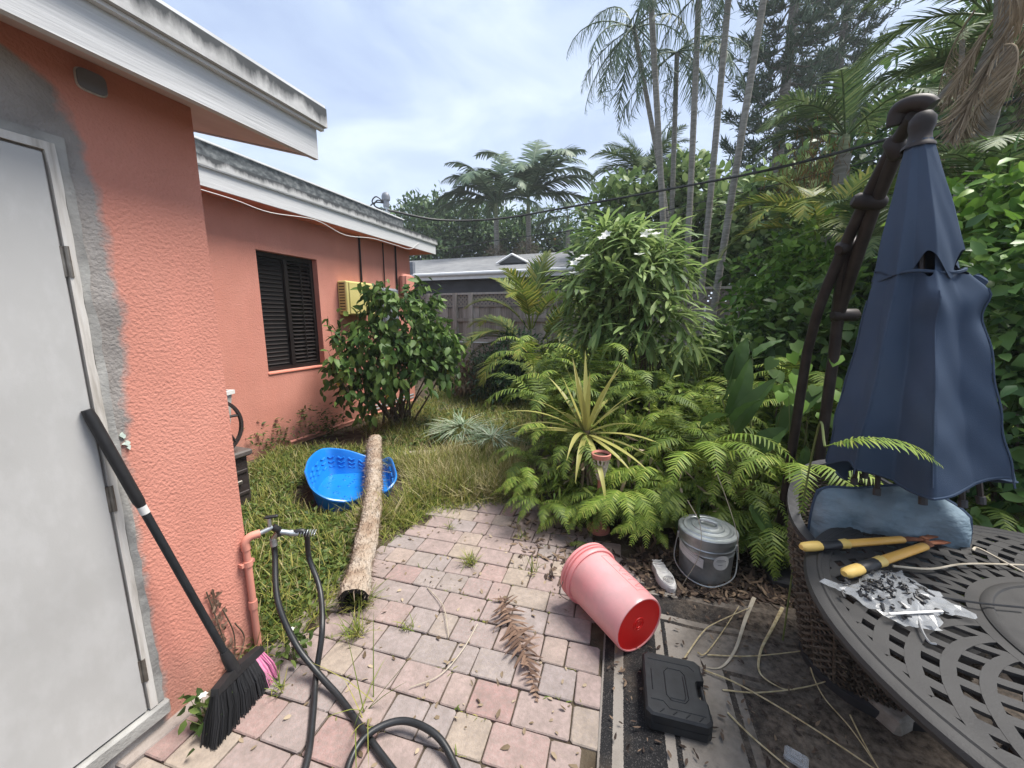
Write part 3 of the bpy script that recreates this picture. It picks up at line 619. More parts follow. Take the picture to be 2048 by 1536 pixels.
# overhead cables
def cable(name, label, pts, r, n=12):
    o = MB().tube(spline(pts, n), r, n=6).build(name, 'cable_black', smooth=True); return tag(o, label, 'cable')
cable('power_cable', 'thick twisted power cable sagging from the roof mast across the sky', [(-4.48, 5.98, 3.42), (-4.079, 7.113, 3.477), (-3.077, 7.816, 3.583), (-1.610, 8.244, 3.800), (0.253, 8.196, 3.930), (1.691, 7.614, 3.895), (2.789, 6.854, 3.872), (3.568, 6.022, 3.836), (3.990, 5.506, 3.838)], .021)
cable('phone_cable', 'thin black cable crossing the trees below the thick power cable', [(-5.568, 8.902, 3.214), (-3.849, 9.769, 3.563), (-1.597, 10.175, 3.787), (0.843, 9.964, 4.086), (3.139, 8.966, 4.206), (4.620, 7.724, 4.214)], .010)
cable('phone_cable', 'thin black cable rising across the trees, lower of the two thin ones', [(0.136, 9.899, 3.805), (1.594, 9.771, 3.994), (3.222, 9.149, 4.099), (4.846, 8.055, 4.151)], .008)

# ================================================================ materials: objects
M('black_plastic', [(.012, .012, .013), (.022, .022, .024)], rough=.5, scale=20, spec=.4)
M('case_plastic', [(.012, .013, .015), (.020, .022, .025)], rough=.5, scale=25, spec=.28, bump=.15, bscale=300)
M('broom_black', [(.008, .008, .009), (.02, .02, .022)], rough=.7, scale=40, island=True)
M('broom_pink', [(.42, .10, .22), (.55, .16, .30), (.60, .24, .36)], rough=.6, island=True)
M('rubber', [(.010, .011, .012), (.022, .023, .025)], rough=.42, scale=14, spec=.45)
M('brass', [(.30, .27, .22), (.42, .39, .34)], rough=.35, metal=.9, scale=30)
M('pool_blue', [(.010, .19, .62), (.014, .23, .70)], rough=.3, scale=5, spec=.5, transl=.15)
M('log_bark', [(.25, .18, .13), (.32, .25, .19), (.37, .31, .25), (.42, .37, .32)], rough=.95, scale=7, detail=6, stretch=(1, 1, 2.2), bump=1, bscale=45, bdist=.02, spec=.1)
M('log_fibre', [(.27, .20, .14), (.36, .28, .21), (.44, .36, .29)], rough=.95, island=True)
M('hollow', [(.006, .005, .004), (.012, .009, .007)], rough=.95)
M('bucket_red', [(.79, .33, .34), (.83, .46, .47), (.86, .58, .60)], rough=.30, scale=3, spec=.55, transl=.3)
stain(MATS['bucket_red'], (.30, .20, .17), 'Z', -9, 9, nscale=12, amount=.30, soft=.12)
M('bucket_base', [(.62, .012, .012), (.72, .02, .018)], rough=.35, scale=5, transl=.35, spec=.4)
M('bucket_rim', [(.82, .33, .33), (.85, .40, .40)], rough=.4, scale=4, transl=.3)
M('wire', [(.30, .30, .30)], rough=.4, metal=.8)
M('paper_label', [(.50, .50, .49), (.62, .61, .59)], rough=.8, scale=18)
M('label_ink', [(.16, .16, .17)], rough=.8)
M('sole', [(.40, .39, .37), (.52, .51, .49), (.60, .59, .57)], rough=.8, scale=20, bump=.5, bscale=80)
M('table_metal', [(.017, .0175, .020), (.024, .0245, .027), (.031, .032, .035)], rough=.6, metal=.1, scale=9, spec=.22, bump=.2, bscale=220)
stain(MATS['table_metal'], (.07, .066, .06), 'Z', -1, 1, nscale=9, amount=.4, soft=.35)
M('wicker', [(.04, .032, .025), (.085, .066, .05), (.13, .105, .08)], rough=.75, island=True, spec=.15)
M('chair_metal', [(.03, .03, .032), (.055, .055, .06)], rough=.55, metal=.2, scale=9)
M('cushion_blue', [(.13, .18, .215), (.17, .225, .265), (.21, .27, .31)], rough=.95, scale=9, bump=.8, bscale=9, bdist=.03, spec=.05, stretch=(1, 1, 1.8))
M('canopy_navy', [(.036, .055, .090), (.048, .070, .112), (.062, .086, .132)], rough=.92, scale=3, bump=.5, bscale=500, bdist=.002, spec=.08)
stain(MATS['canopy_navy'], (.09, .11, .14), 'Z', -9, 9, nscale=5, stretch=(1, 1, .4), amount=.28, soft=.22)
M('umbrella_brown', [(.016, .012, .011), (.028, .021, .019), (.042, .033, .030)], rough=.55, metal=.2, scale=12, spec=.35)
M('grip_yellow', [(.64, .42, .10), (.72, .50, .16)], rough=.5, scale=14, spec=.35)
M('handle_orange', [(.66, .34, .06), (.74, .42, .10)], rough=.45, scale=10, spec=.4)
M('rust', [(.11, .035, .018), (.21, .075, .035), (.28, .12, .06)], rough=.9, scale=40, bump=.5, bscale=90)
M('clear_plastic', [(.42, .44, .46), (.56, .58, .60)], rough=.2, scale=12, spec=.6, alpha=.38)
M('dry_stalk', [(.30, .235, .13), (.44, .36, .21), (.52, .45, .30)], rough=.8, scale=18, stretch=(3, 3, 3), spec=.2)
M('dry_pale', [(.32, .28, .21), (.46, .41, .33)], rough=.8, scale=18, spec=.2)
M('dead_frond', [(.10, .06, .042), (.17, .105, .072), (.24, .16, .115)], rough=.85, island=True, transl=.15)
M('litter', [(.03, .02, .015), (.055, .036, .026), (.09, .06, .042), (.17, .12, .08)], rough=.9, island=True)
M('box_brown', [(.026, .019, .018), (.042, .032, .030)], rough=.6, scale=14, stretch=(1, 1, 6), bump=.3, bscale=30)
M('lid_brown', [(.075, .062, .056), (.10, .085, .078)], rough=.6, scale=14)
M('planter_grey', [(.40, .385, .35), (.50, .485, .45)], rough=.7, scale=9, spec=.3)
M('planter_rim', [(.60, .59, .56), (.68, .67, .64)], rough=.6, scale=9)
M('pot_white', [(.48, .38, .33), (.62, .54, .49), (.70, .64, .60)], rough=.7, scale=18)
M('pot_pink', [(.48, .17, .13), (.58, .24, .19)], rough=.7, scale=14)
M('concrete', [(.20, .18, .155), (.32, .295, .26), (.40, .375, .335)], rough=.95, scale=16, bump=.8, bscale=70, bdist=.006)

# ================================================================ rug
def rug_material():
    m = bpy.data.materials.new('rug'); m.use_nodes = True; t = m.node_tree; L = t.links.new; p = t.nodes['Principled BSDF']
    tcn = t.nodes.new('ShaderNodeTexCoord'); s = t.nodes.new('ShaderNodeSeparateXYZ'); L(tcn.outputs['Object'], s.inputs[0])
    # object frame: +x from the left edge inward, -y from the far edge inward
    neg = t.nodes.new('ShaderNodeMath'); neg.operation = 'MULTIPLY'; neg.inputs[1].default_value = -1.0; L(s.outputs['Y'], neg.inputs[0])
    mn = t.nodes.new('ShaderNodeMath'); mn.operation = 'MINIMUM'; L(s.outputs['X'], mn.inputs[0]); L(neg.outputs[0], mn.inputs[1])
    jn = t.nodes.new('ShaderNodeTexNoise'); jn.inputs['Scale'].default_value = 160; L(tcn.outputs['Object'], jn.inputs['Vector'])
    jm = t.nodes.new('ShaderNodeMath'); jm.operation = 'MULTIPLY_ADD'; jm.inputs[1].default_value = .006; jm.inputs[2].default_value = -.003; L(jn.outputs['Fac'], jm.inputs[0])
    ad = t.nodes.new('ShaderNodeMath'); ad.operation = 'ADD'; L(mn.outputs[0], ad.inputs[0]); L(jm.outputs[0], ad.inputs[1])
    r = t.nodes.new('ShaderNodeValToRGB'); r.color_ramp.interpolation = 'CONSTANT'; el = r.color_ramp.elements
    K, Gy = (.011, .011, .012, 1), (.245, .222, .195, 1)
    stops = [(0, (.2, .18, .16, 1)), (.006, K), (.05, Gy), (.086, K), (.238, Gy), (.272, K), (.290, Gy), (.508, K), (.534, Gy), (.566, K), (.69, Gy), (.715, K), (.73, Gy), (.9, K)]
    el[0].position = 0; el[0].color = stops[0][1]; el[1].position = stops[1][0]; el[1].color = stops[1][1]
    for a, c in stops[2:]: el.new(a).color = c
    L(ad.outputs[0], r.inputs[0])
    # wear and wet brown dirt with their own shapes
    dn = t.nodes.new('ShaderNodeTexNoise'); dn.inputs['Scale'].default_value = 3.2; dn.inputs['Detail'].default_value = 8; dn.inputs['Roughness'].default_value = .62; L(tcn.outputs['Object'], dn.inputs['Vector'])
    gx = t.nodes.new('ShaderNodeMapRange'); gx.inputs['From Min'].default_value = .35; gx.inputs['From Max'].default_value = 1.0; gx.inputs['To Min'].default_value = -.10; gx.inputs['To Max'].default_value = .45; L(s.outputs['X'], gx.inputs['Value'])
    da = t.nodes.new('ShaderNodeMath'); da.operation = 'ADD'; L(dn.outputs['Fac'], da.inputs[0]); L(gx.outputs[0], da.inputs[1])
    dm = t.nodes.new('ShaderNodeMapRange'); dm.inputs['From Min'].default_value = .38; dm.inputs['From Max'].default_value = .72; dm.inputs['To Max'].default_value = .9; L(da.outputs[0], dm.inputs['Value'])
    fn = t.nodes.new('ShaderNodeTexNoise'); fn.inputs['Scale'].default_value = 45; fn.inputs['Detail'].default_value = 5; L(tcn.outputs['Object'], fn.inputs['Vector'])
    dr = t.nodes.new('ShaderNodeValToRGB'); dr.color_ramp.elements[0].color = (.028, .021, .016, 1); dr.color_ramp.elements[0].position = .3; dr.color_ramp.elements[1].color = (.17, .135, .105, 1); dr.color_ramp.elements[1].position = .75; L(fn.outputs['Fac'], dr.inputs[0])
    mi = t.nodes.new('ShaderNodeMixRGB'); L(dm.outputs[0], mi.inputs['Fac']); L(r.outputs[0], mi.inputs['Color1']); L(dr.outputs[0], mi.inputs['Color2'])
    # pale speckle ground into the weave
    sp = t.nodes.new('ShaderNodeTexNoise'); sp.inputs['Scale'].default_value = 240; sp.inputs['Detail'].default_value = 2; L(tcn.outputs['Object'], sp.inputs['Vector'])
    sm = t.nodes.new('ShaderNodeMapRange'); sm.inputs['From Min'].default_value = .56; sm.inputs['From Max'].default_value = .75; sm.inputs['To Max'].default_value = .6; L(sp.outputs['Fac'], sm.inputs['Value'])
    m2 = t.nodes.new('ShaderNodeMixRGB'); m2.inputs['Color2'].default_value = (.16, .15, .14, 1); L(sm.outputs[0], m2.inputs['Fac']); L(mi.outputs[0], m2.inputs['Color1'])
    L(m2.outputs[0], p.inputs['Base Color']); p.inputs['Roughness'].default_value = .85; p.inputs['Specular IOR Level'].default_value = .2
    wv = t.nodes.new('ShaderNodeTexChecker'); wv.inputs['Scale'].default_value = 110; L(tcn.outputs['Object'], wv.inputs['Vector'])
    bn = t.nodes.new('ShaderNodeBump'); bn.inputs['Strength'].default_value = .5; bn.inputs['Distance'].default_value = .003; L(wv.outputs['Fac'], bn.inputs['Height']); L(bn.outputs[0], p.inputs['Normal'])
    return m
rug_m = rug_material()
rw, rl = 1.75, 1.75
m = MB(); nx, ny = 50, 50; rr_ = np.random.default_rng(4)
def rz(u, v): return .013 + .004 * math.sin(u * 7 + 1) * math.sin(v * 6) + .003 * math.sin(u * 17 + v * 11)
vs = [(rw * i / nx, -rl * j / ny, rz(rw * i / nx, rl * j / ny)) for j in range(ny + 1) for i in range(nx + 1)]
m.add(vs, [(j * (nx + 1) + i, (j + 1) * (nx + 1) + i, (j + 1) * (nx + 1) + i + 1, j * (nx + 1) + i + 1) for j in range(ny) for i in range(nx)])
per = [(rw * i / nx, 0) for i in range(nx + 1)]; lef = [(0, -rl * j / ny) for j in range(ny + 1)]
for ed in (per, lef):
    k = len(ed); m.add([(a, b, rz(a, -b)) for a, b in ed] + [(a, b, -.002) for a, b in ed], [(i, i + 1, k + i + 1, k + i) for i in range(k - 1)])
RUG = PO + PV * .50
rug = m.build('rug', rug_m, None, smooth=True, loc=(RUG.x, RUG.y, .004), rot=(0, 0, PA)); tag(rug, 'worn black and grey striped outdoor rug lying beside the pavers', 'rug')

# ================================================================ broom leaning on the near wall
B0 = Vector((-1.500, 0.864, 0.205)); B1 = Vector((WX + .022, .655, 1.268)); bl = Vector((-1.47, .88, 0))
broom = empty('broom', tuple(bl)); tag(broom, 'black angled broom with pink bristle edge leaning against the coral wall', 'broom')
ax = (B1 - B0).normalized(); Ln = (B1 - B0).length
MB().tube(local(bl, [B0 - ax * .03, B0 + ax * (Ln * .68)]), .0125, n=12).build('handle', 'case_plastic', broom, smooth=True)
MB().tube(local(bl, [B0 + ax * (Ln * .67), B0 + ax * (Ln * .69), B0 + ax * (Ln * .97), B1]), [.0125, .0165, .0165, .014], n=12).build('grip', 'black_plastic', broom, smooth=True)
MB().tube(local(bl, [B0 + ax * (Ln * .645), B0 + ax * (Ln * .672)]), .0134, n=12).build('sticker', 'paper_label', broom, smooth=True)
MB().tube(local(bl, [B0 - ax * .05, B0 + ax * .02, B0 + ax * .06]), [.022, .020, .015], n=12).build('collar', 'black_plastic', broom, smooth=True)
# head: a slanted shoulder block, bristles fanning to the floor
sA = Vector((-1.475, 0.787, 0.171)); sB = Vector((-1.525, 0.998, 0.150)); fA = Vector((-1.425, .715, .004)); fB = Vector((-1.475, 1.005, .004))
mid = (sA + sB) / 2; nrm = (sB - sA).cross(fA - sA).normalized()
hd = MB(); th = .020
jn_ = B0 - ax * .03
for q in (1,):
    outl = [sA, sA + (fA - sA) * .13, sB + (fB - sB) * .16, sB, jn_ + (sB - sA).normalized() * .02, jn_ - (sB - sA).normalized() * .02]
    vs = [p + nrm * th * .9 for p in outl] + [p - nrm * th * .9 for p in outl]; k = len(outl)
    hd.add(local(bl, vs), [tuple(range(k)), tuple(range(2 * k - 1, k - 1, -1))] + [(i, i + k, (i + 1) % k + k, (i + 1) % k) for i in range(k)])
hd.build('head', 'black_plastic', broom)
def bristles(t0, t1, n, name, mat, seed):
    r = random.Random(seed); mb = MB()
    for _ in range(n):
        t = r.uniform(t0, t1); off = r.uniform(-1, 1)
        a = sA + (sB - sA) * t + (fA - sA) * .08 + nrm * off * th * .7; tt = t + (t - .5) * .05 + r.gauss(0, .012)
        b = fA + (fB - fA) * tt + nrm * off * .035 + Vector((0, 0, max(0, r.gauss(.004, .008)))) 
        mb.tube(local(bl, [a, (a + b) / 2 + nrm * off * .012, b]), [.0022, .002, .0014], n=3, cap=False)
    o = mb.build(name, mat, broom, fix=False); o['kind'] = 'stuff'
bristles(.0, .80, 900, 'bristles', 'broom_black', 1); bristles(.80, 1.0, 220, 'bristles', 'broom_pink', 2)

# ================================================================ spigot and hoses
sp = pc + Vector((.03, .05, .588))
spig = empty('hose_splitter', tuple(sp)); tag(spig, 'metal tap with twin hose splitter on the corner pipe', 'tap')
dr = Vector((.022, .045, .010)); 
MB().tube([(0, 0, 0), tuple(dr)], .011, n=10).build('tap_body', 'galv', spig, smooth=True)
MB().tube([tuple(dr * .8 + Vector((0, 0, .0))), tuple(dr * .8 + Vector((0, 0, .05)))], .008, n=8).build('valve_stem', 'galv', spig, smooth=True)
MB().box(tuple(dr * .8 + Vector((.008, .005, .056))), (.055, .018, .012), rz=.7, bev=.004).build('tap_lever', 'black_plastic', spig)
MB().tube([tuple(dr * 1.0), tuple(dr + Vector((.012, .018, -.02))), tuple(dr + Vector((.014, .02, -.05)))], .015, n=10).build('splitter', 'black_plastic', spig, smooth=True)
oA = dr + Vector((-.005, .0, -.06)); oB = dr + Vector((.05, .045, -.045))
MB().tube([tuple(dr + Vector((.012, .018, -.03))), tuple(oA)], .012, n=10).build('outlet', 'brass', spig, smooth=True)
MB().tube([tuple(dr + Vector((.012, .018, -.03))), tuple(oB)], .013, n=10).build('outlet', 'galv', spig, smooth=True)
hA = [sp + oA, sp + oA + Vector((.0, -.0, -.08)), Vector((-1.507, 1.090, 0.309)), Vector((-1.383, 1.056, 0.161)), Vector((-1.253, 1.043, 0.069)), Vector((-1.102, 1.012, 0.028)), Vector((-0.923, 0.942, 0.026)), Vector((-0.738, 0.872, 0.026)), Vector((-0.517, 0.793, 0.026)), Vector((-0.297, 0.731, 0.026))]
hB = [sp + oB, sp + oB + Vector((.05, .04, -.012)), Vector((-1.514, 1.276, 0.398)), Vector((-1.417, 1.236, 0.276)), Vector((-1.300, 1.126, 0.189)), Vector((-1.265, 1.045, 0.050)), Vector((-1.158, 0.926, 0.026)), Vector((-1.041, 0.787, 0.026)), Vector((-0.951, 0.612, 0.026)), Vector((-0.769, 0.551, 0.026)), Vector((-0.790, 0.720, 0.026)), Vector((-0.887, 0.816, 0.040)), Vector((-0.891, 0.921, 0.055)), Vector((-0.801, 1.006, 0.055)), Vector((-0.656, 1.005, 0.055)), Vector((-0.541, 0.951, 0.026)), Vector((-0.403, 0.834, 0.026)), Vector((-0.294, 0.722, 0.026))]
for pts, lab in ((hA, 'thick black garden hose running straight down from the splitter across the pavers'), (hB, 'black garden hose arching from the splitter and looping on the pavers')):
    h = MB().tube(spline(pts, 12), .0125, n=10).build('garden_hose', 'rubber', smooth=True); tag(h, lab, 'hose')
    h['group'] = 'garden hoses'
    cf = MB().tube([pts[0], pts[0] + (pts[1] - pts[0]).normalized() * .035], .0150, n=10).build('coupling', 'galv', h, smooth=True)
    if 'arching' in lab:
        d = (pts[1] - pts[0]).normalized(); co = MB(); sp_ = spline(pts, 12); a = d.cross(Vector((0, 0, 1))).normalized(); b = a.cross(d)
        cp = [sp_[0] + d * (.035 + .075 * i / 90) + (a * math.cos(i * .44) + b * math.sin(i * .44)) * .0155 for i in range(91)]
        co.tube(cp, .002, n=5).build('spring_guard', 'galv', h)

# ================================================================ blue paddling pool
rim = [(-2.692, 2.300, 0.270), (-2.892, 2.536, 0.280), (-3.005, 2.802, 0.270), (-2.839, 2.921, 0.240), (-2.651, 3.021, 0.160), (-2.564, 3.100, 0.100), (-2.453, 3.119, 0.140), (-2.198, 2.860, 0.170), (-2.039, 2.664, 0.150), (-2.045, 2.511, 0.100), (-2.197, 2.473, 0.070), (-2.205, 2.281, 0.100), (-2.243, 2.216, 0.120), (-2.328, 2.153, 0.160), (-2.467, 2.156, 0.220)]
rs = [Vector(p) for p in rim]; rc = sum(rs, Vector()) / len(rs); rc.z = 0
R2 = spline(rs + [rs[0]], 8)[:-1]; n = len(R2)
pool = empty('paddling_pool', tuple(rc)); tag(pool, 'bright blue plastic paddling pool bent out of shape under the log', 'pool')
def ringp(f, z):  # shrink towards the centre, at absolute height z(p)
    return [((p.x - rc.x) * f, (p.y - rc.y) * f, z(p)) for p in R2]
rings = [ringp(.84, lambda p: .012), ringp(.90, lambda p: p.z * .45), ringp(.965, lambda p: p.z * .86), ringp(.985, lambda p: p.z - .012), ringp(1.0, lambda p: p.z - .004), ringp(1.0, lambda p: p.z + .008), ringp(.98, lambda p: p.z + .014), ringp(.955, lambda p: p.z + .008), ringp(.94, lambda p: p.z - .01),
         ringp(.915, lambda p: p.z * .80), ringp(.86, lambda p: max(.035, p.z * .40)), ringp(.80, lambda p: .03), ringp(.5, lambda p: .026), ringp(.2, lambda p: .026)]
m = MB(); vs = [v for r_ in rings for v in r_] + [(0, 0, .026)]
fs = [(a * n + i, a * n + (i + 1) % n, (a + 1) * n + (i + 1) % n, (a + 1) * n + i) for a in range(len(rings) - 1) for i in range(n)]
fs += [((len(rings) - 1) * n + i, (len(rings) - 1) * n + (i + 1) % n, len(rings) * n) for i in range(n)]
m.add(vs, fs); m.build('shell', 'pool_blue', pool, smooth=True)
for i in range(2, n - 4, 4):
    p = R2[i]
    if p.z < .15: continue
    for k in range(3):
        pts = []
        for dj, dz in ((-1.2, .0), (0, -.018), (1.2, .0)):
            j = i + dj; j0 = int(math.floor(j)) % n; fr_ = j - math.floor(j); q = R2[j0].lerp(R2[(j0 + 1) % n], fr_)
            tz = .38 + .17 * k; f = .862 + .055 * (tz - .3) / .5; pts.append(((q.x - rc.x) * f * .992, (q.y - rc.y) * f * .992, q.z * tz + dz + .012))
        MB().tube(pts, .009, n=6, flat=.8).build('chevron_rib', 'pool_blue', pool, smooth=True)
rv_ = random.Random(8); dm_ = MB()
for _ in range(45):
    a, f = rv_.uniform(0, 6.28), .75 * math.sqrt(rv_.random()); q = R2[int(a / 6.2832 * n) % n]
    dm_.lathe([(.016, 0), (.012, .006), (.0005, .008)], 6, Matrix.Translation(((q.x - rc.x) * f, (q.y - rc.y) * f, .027)))
dm_.build('floor_bumps', 'pool_blue', pool, smooth=True)['kind'] = 'stuff'

# ================================================================ fallen palm log
LA = Vector((-1.405, 1.423, 0.095)); LB = Vector((-2.840, 3.413, 0.200)); LA.z = .08
logo = empty('palm_log', tuple(LA)); tag(logo, 'rough pale palm log lying over the pool with a hollow end', 'log')
Nl, Nc = 150, 40; d = (LB - LA); Lg = d.length; d.normalize(); sdv = d.cross(Vector((0, 0, 1))).normalized(); upv_ = sdv.cross(d)
rl_ = np.random.default_rng(3); m = MB(); vs = []
ph = rl_.uniform(0, 6.28, 8)
for i in range(Nl + 1):
    t = i / Nl; rad = .064 + .008 * t + .004 * math.sin(t * 37) + (.008 if t < .05 else 0); c = LA + d * (Lg * t) + sdv * (.03 * math.sin(t * 4.2)) 
    for k in range(Nc):
        a = 2 * math.pi * k / Nc
        rr2 = rad * (1 + .05 * math.sin(3 * a + ph[0] + t * 5) + .03 * rl_.normal() * .8 + .055 * abs(math.sin(i * .55 + .5 * math.sin(2 * a + t * 9))))
        vs.append(tuple(c + (sdv * math.cos(a) + upv_ * math.sin(a)) * rr2 - LA))
fs = [(i * Nc + k, i * Nc + (k + 1) % Nc, (i + 1) * Nc + (k + 1) % Nc, (i + 1) * Nc + k) for i in range(Nl) for k in range(Nc)]
fs.append(tuple(Nl * Nc + k for k in range(Nc)))
m.add(vs, fs); m.build('bark', 'log_bark', logo, smooth=False)
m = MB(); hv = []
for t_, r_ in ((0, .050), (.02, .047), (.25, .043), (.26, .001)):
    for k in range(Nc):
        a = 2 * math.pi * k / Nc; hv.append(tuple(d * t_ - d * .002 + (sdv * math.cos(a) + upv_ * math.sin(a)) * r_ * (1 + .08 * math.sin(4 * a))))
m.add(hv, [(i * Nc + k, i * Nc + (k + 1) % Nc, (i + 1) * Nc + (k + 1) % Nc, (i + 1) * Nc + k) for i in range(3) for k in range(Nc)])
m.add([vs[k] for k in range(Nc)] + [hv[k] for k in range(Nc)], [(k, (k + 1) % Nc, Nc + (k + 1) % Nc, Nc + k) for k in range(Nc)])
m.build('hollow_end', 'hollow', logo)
# loose husk scales standing off the bark
nn = 4200; t = rl_.uniform(0, 1, nn); a = rl_.uniform(0, 6.2832, nn)
rad = (np.cos(a)[:, None] * np.array(sdv) + np.sin(a)[:, None] * np.array(upv_))
O = np.array(d)[None] * (Lg * t)[:, None] + np.array(sdv)[None] * (.03 * np.sin(t * 4.2))[:, None] + rad * (.063 + .008 * t)[:, None]
D = -np.array(d)[None] * .9 + rad * rl_.uniform(.1, .6, nn)[:, None] + rl_.normal(0, .22, (nn, 3))
V, F = leaves(O, D, rad, rl_.uniform(.025, .065, nn), rl_.uniform(.002, .0042, nn), rl_.normal(0, .3, nn), SH_DIA)
o = link('husk_scales', np_mesh('husk_scales', V, F, 'log_fibre'), logo); o['kind'] = 'stuff'

# ================================================================ things beside the far wall: storage box, wheel, planter
bx = Vector((-3.33, 1.72, 0)); bh = (-3.020, 2.130, 0.515)[2]
sb = empty('storage_box', tuple(bx)); tag(sb, 'dark brown plastic storage box standing behind the near corner', 'storage box')
MB().box((0, 0, bh / 2 - .02), (.60, .72, bh - .06), bev=.015).build('body', 'box_brown', sb)
MB().box((0, 0, bh - .03), (.66, .78, .05), bev=.012).build('lid', 'lid_brown', sb)
for z in (.16, .34): MB().box((.303, 0, z), (.012, .68, .03), bev=.004).build('rib', 'box_brown', sb)
MB().box((.31, .26, .26), (.02, .05, .03), bev=.004).build('latch', 'hinge_metal', sb)
pl = Vector((-3.15, 1.90, bh - .0045)); ph_ = (-3.020, 2.068, 0.997)[2] - pl.z
pt = empty('square_planter', tuple(pl)); tag(pt, 'empty pale grey square planter on the brown storage box', 'planter')
def taper(mb, s0, s1, z0, z1, rz=.35):
    q = Matrix.Rotation(rz, 4, 'Z'); vs = [tuple(q @ Vector((a * s / 2, b * s / 2, z))) for s, z in ((s0, z0), (s1, z1)) for a, b in ((-1, -1), (1, -1), (1, 1), (-1, 1))]
    return mb.add(vs, [(0, 1, 5, 4), (1, 2, 6, 5), (2, 3, 7, 6), (3, 0, 4, 7)])
m = MB(); taper(m, .15, .235, 0, ph_ - .02); taper(m, .225, .14, ph_ - .02, .02); m.build('body', 'planter_grey', pt, fix=False)
m = MB(); taper(m, .265, .265, ph_ - .03, ph_); taper(m, .265, .225, ph_, ph_); taper(m, .225, .215, ph_, ph_ - .03); taper(m, .235, .265, ph_ - .03, ph_ - .03); m.build('rim', 'planter_rim', pt, fix=False)
wc = Vector((-3.02, 1.84, bh + .23))
wl = empty('cart_wheel', tuple(wc - Vector((0, 0, .23)))); tag(wl, 'brown spoked wheel standing on the storage box before the planter', 'wheel')
q = Matrix.Translation((0, 0, .225)) @ Matrix.Rotation(R(90), 4, 'Y')
MB().lathe([(.205, -.012), (.225, -.012), (.225, .012), (.205, .012), (.205, -.012)], 40, q).build('tyre', 'box_brown', wl, smooth=True)
MB().lathe([(.0, -.03), (.04, -.025), (.04, .025), (.0, .03)], 16, q).build('hub', 'box_brown', wl, smooth=True)
for k in range(6):
    a = k * math.pi / 3 + .3; w_ = MB(); w_.tube(spline([(0, .03 * math.cos(a), .225 + .03 * math.sin(a)), (0, .12 * math.cos(a + .25), .225 + .12 * math.sin(a + .25)), (0, .21 * math.cos(a), .225 + .21 * math.sin(a))], 4), .011, n=6); w_.build('spoke', 'box_brown', wl, smooth=True)

# ================================================================ red bucket on its side
b0 = Vector((-.295, 1.975, 0)); b1 = Vector((.045, 1.65, 0)); bd = (b1 - b0).normalized(); bL = .415
bk = empty('bucket', tuple((b0 + b1) / 2)); tag(bk, 'red translucent plastic bucket lying on its side, bottom towards the rug', 'bucket')
rt_, rb_ = .162, .138; tilt = math.atan2(rt_ - rb_, bL)
# local frame: lathe axis = z, later turned so that z runs from rim to base
yaw_ = math.atan2(bd.y, bd.x)
Q = Matrix.Translation((-bL / 2 * math.cos(yaw_), -bL / 2 * math.sin(yaw_), rt_ + .016)) @ Matrix.Rotation(yaw_, 4, 'Z') @ Matrix.Rotation(R(90) + tilt * .9, 4, 'Y')
def bb(name, prof, mat, n=56): 
    mb = MB().lathe(prof, n); o = mb.build(name, mat, bk, smooth=True); o.matrix_local = Q @ Matrix.Rotation(R(90), 4, 'Z'); return o
def rad_at(z): return rt_ - .012 - (rt_ - .012 - rb_) * z / bL
bo = bb('body', [(rad_at(0) - .004, .01), (rad_at(.02) - .004, .02), (rad_at(bL) - .004, bL - .008)][:1] + [(rad_at(.06), .06)] + [(rad_at(z), z) for z in np.linspace(.07, bL - .012, 10)] + [(rb_ - .004, bL), (rb_ - .009, bL), (rb_ - .009, bL - .006)], 'bucket_red')
stain_ok = True
bb('base', [(rb_ - .008, bL - .006), (.034, bL - .008), (.033, bL - .005), (.029, bL - .005), (.028, bL - .008), (.021, bL - .008), (.020, bL - .005), (.017, bL - .005), (.016, bL - .008), (.0005, bL - .008)], 'bucket_base')
bb('rim', [(rt_ - .016, .004), (rt_ - .006, 0), (rt_ + .001, .003), (rt_ + .001, .018), (rt_ - .009, .020), (rt_ - .009, .028), (rt_ + .001, .030), (rt_ + .001, .038), (rt_ - .009, .040), (rt_ - .009, .050), (rt_ + .001, .052), (rt_ + .001, .066), (rt_ - .004, .072), (rad_at(.072), .070), (rad_at(.06) - .002, .06)], 'bucket_rim')
# embossed cartouches with raised strokes
def emb(name, a0, a1, z0, z1, bars):
    mb = MB(); S = lambda a, z, h=.0022: ((rad_at(z) + h) * math.cos(a), (rad_at(z) + h) * math.sin(a), z)
    def line(p, q_, w=.0016):
        k = 10; mb.tube([S(p[0] + (q_[0] - p[0]) * i / k, p[1] + (q_[1] - p[1]) * i / k, .0005) for i in range(k + 1)], w, n=4)
    c = [(a0, z0), (a1, z0), (a1, z1), (a0, z1)]
    for i in range(4): line(c[i], c[(i + 1) % 4])
    for u0, v0, u1, v1 in bars: line((a0 + (a1 - a0) * u0, z0 + (z1 - z0) * v0), (a0 + (a1 - a0) * u1, z0 + (z1 - z0) * v1), .0022)
    o = mb.build(name, 'bucket_rim', bo, smooth=True); return o
lets = [(.15, .30, .85, .30), (.15, .30, .85, .48), (.85, .48, .15, .48), (.15, .56, .85, .56), (.85, .56, .15, .72), (.15, .72, .85, .72), (.15, .80, .85, .90), (.85, .90, .15, .95), (.5, .30, .5, .42)]
emb('embossed_panel', R(-88), R(-50), .09, .33, lets); emb('embossed_panel', R(46), R(82), .10, .36, lets)
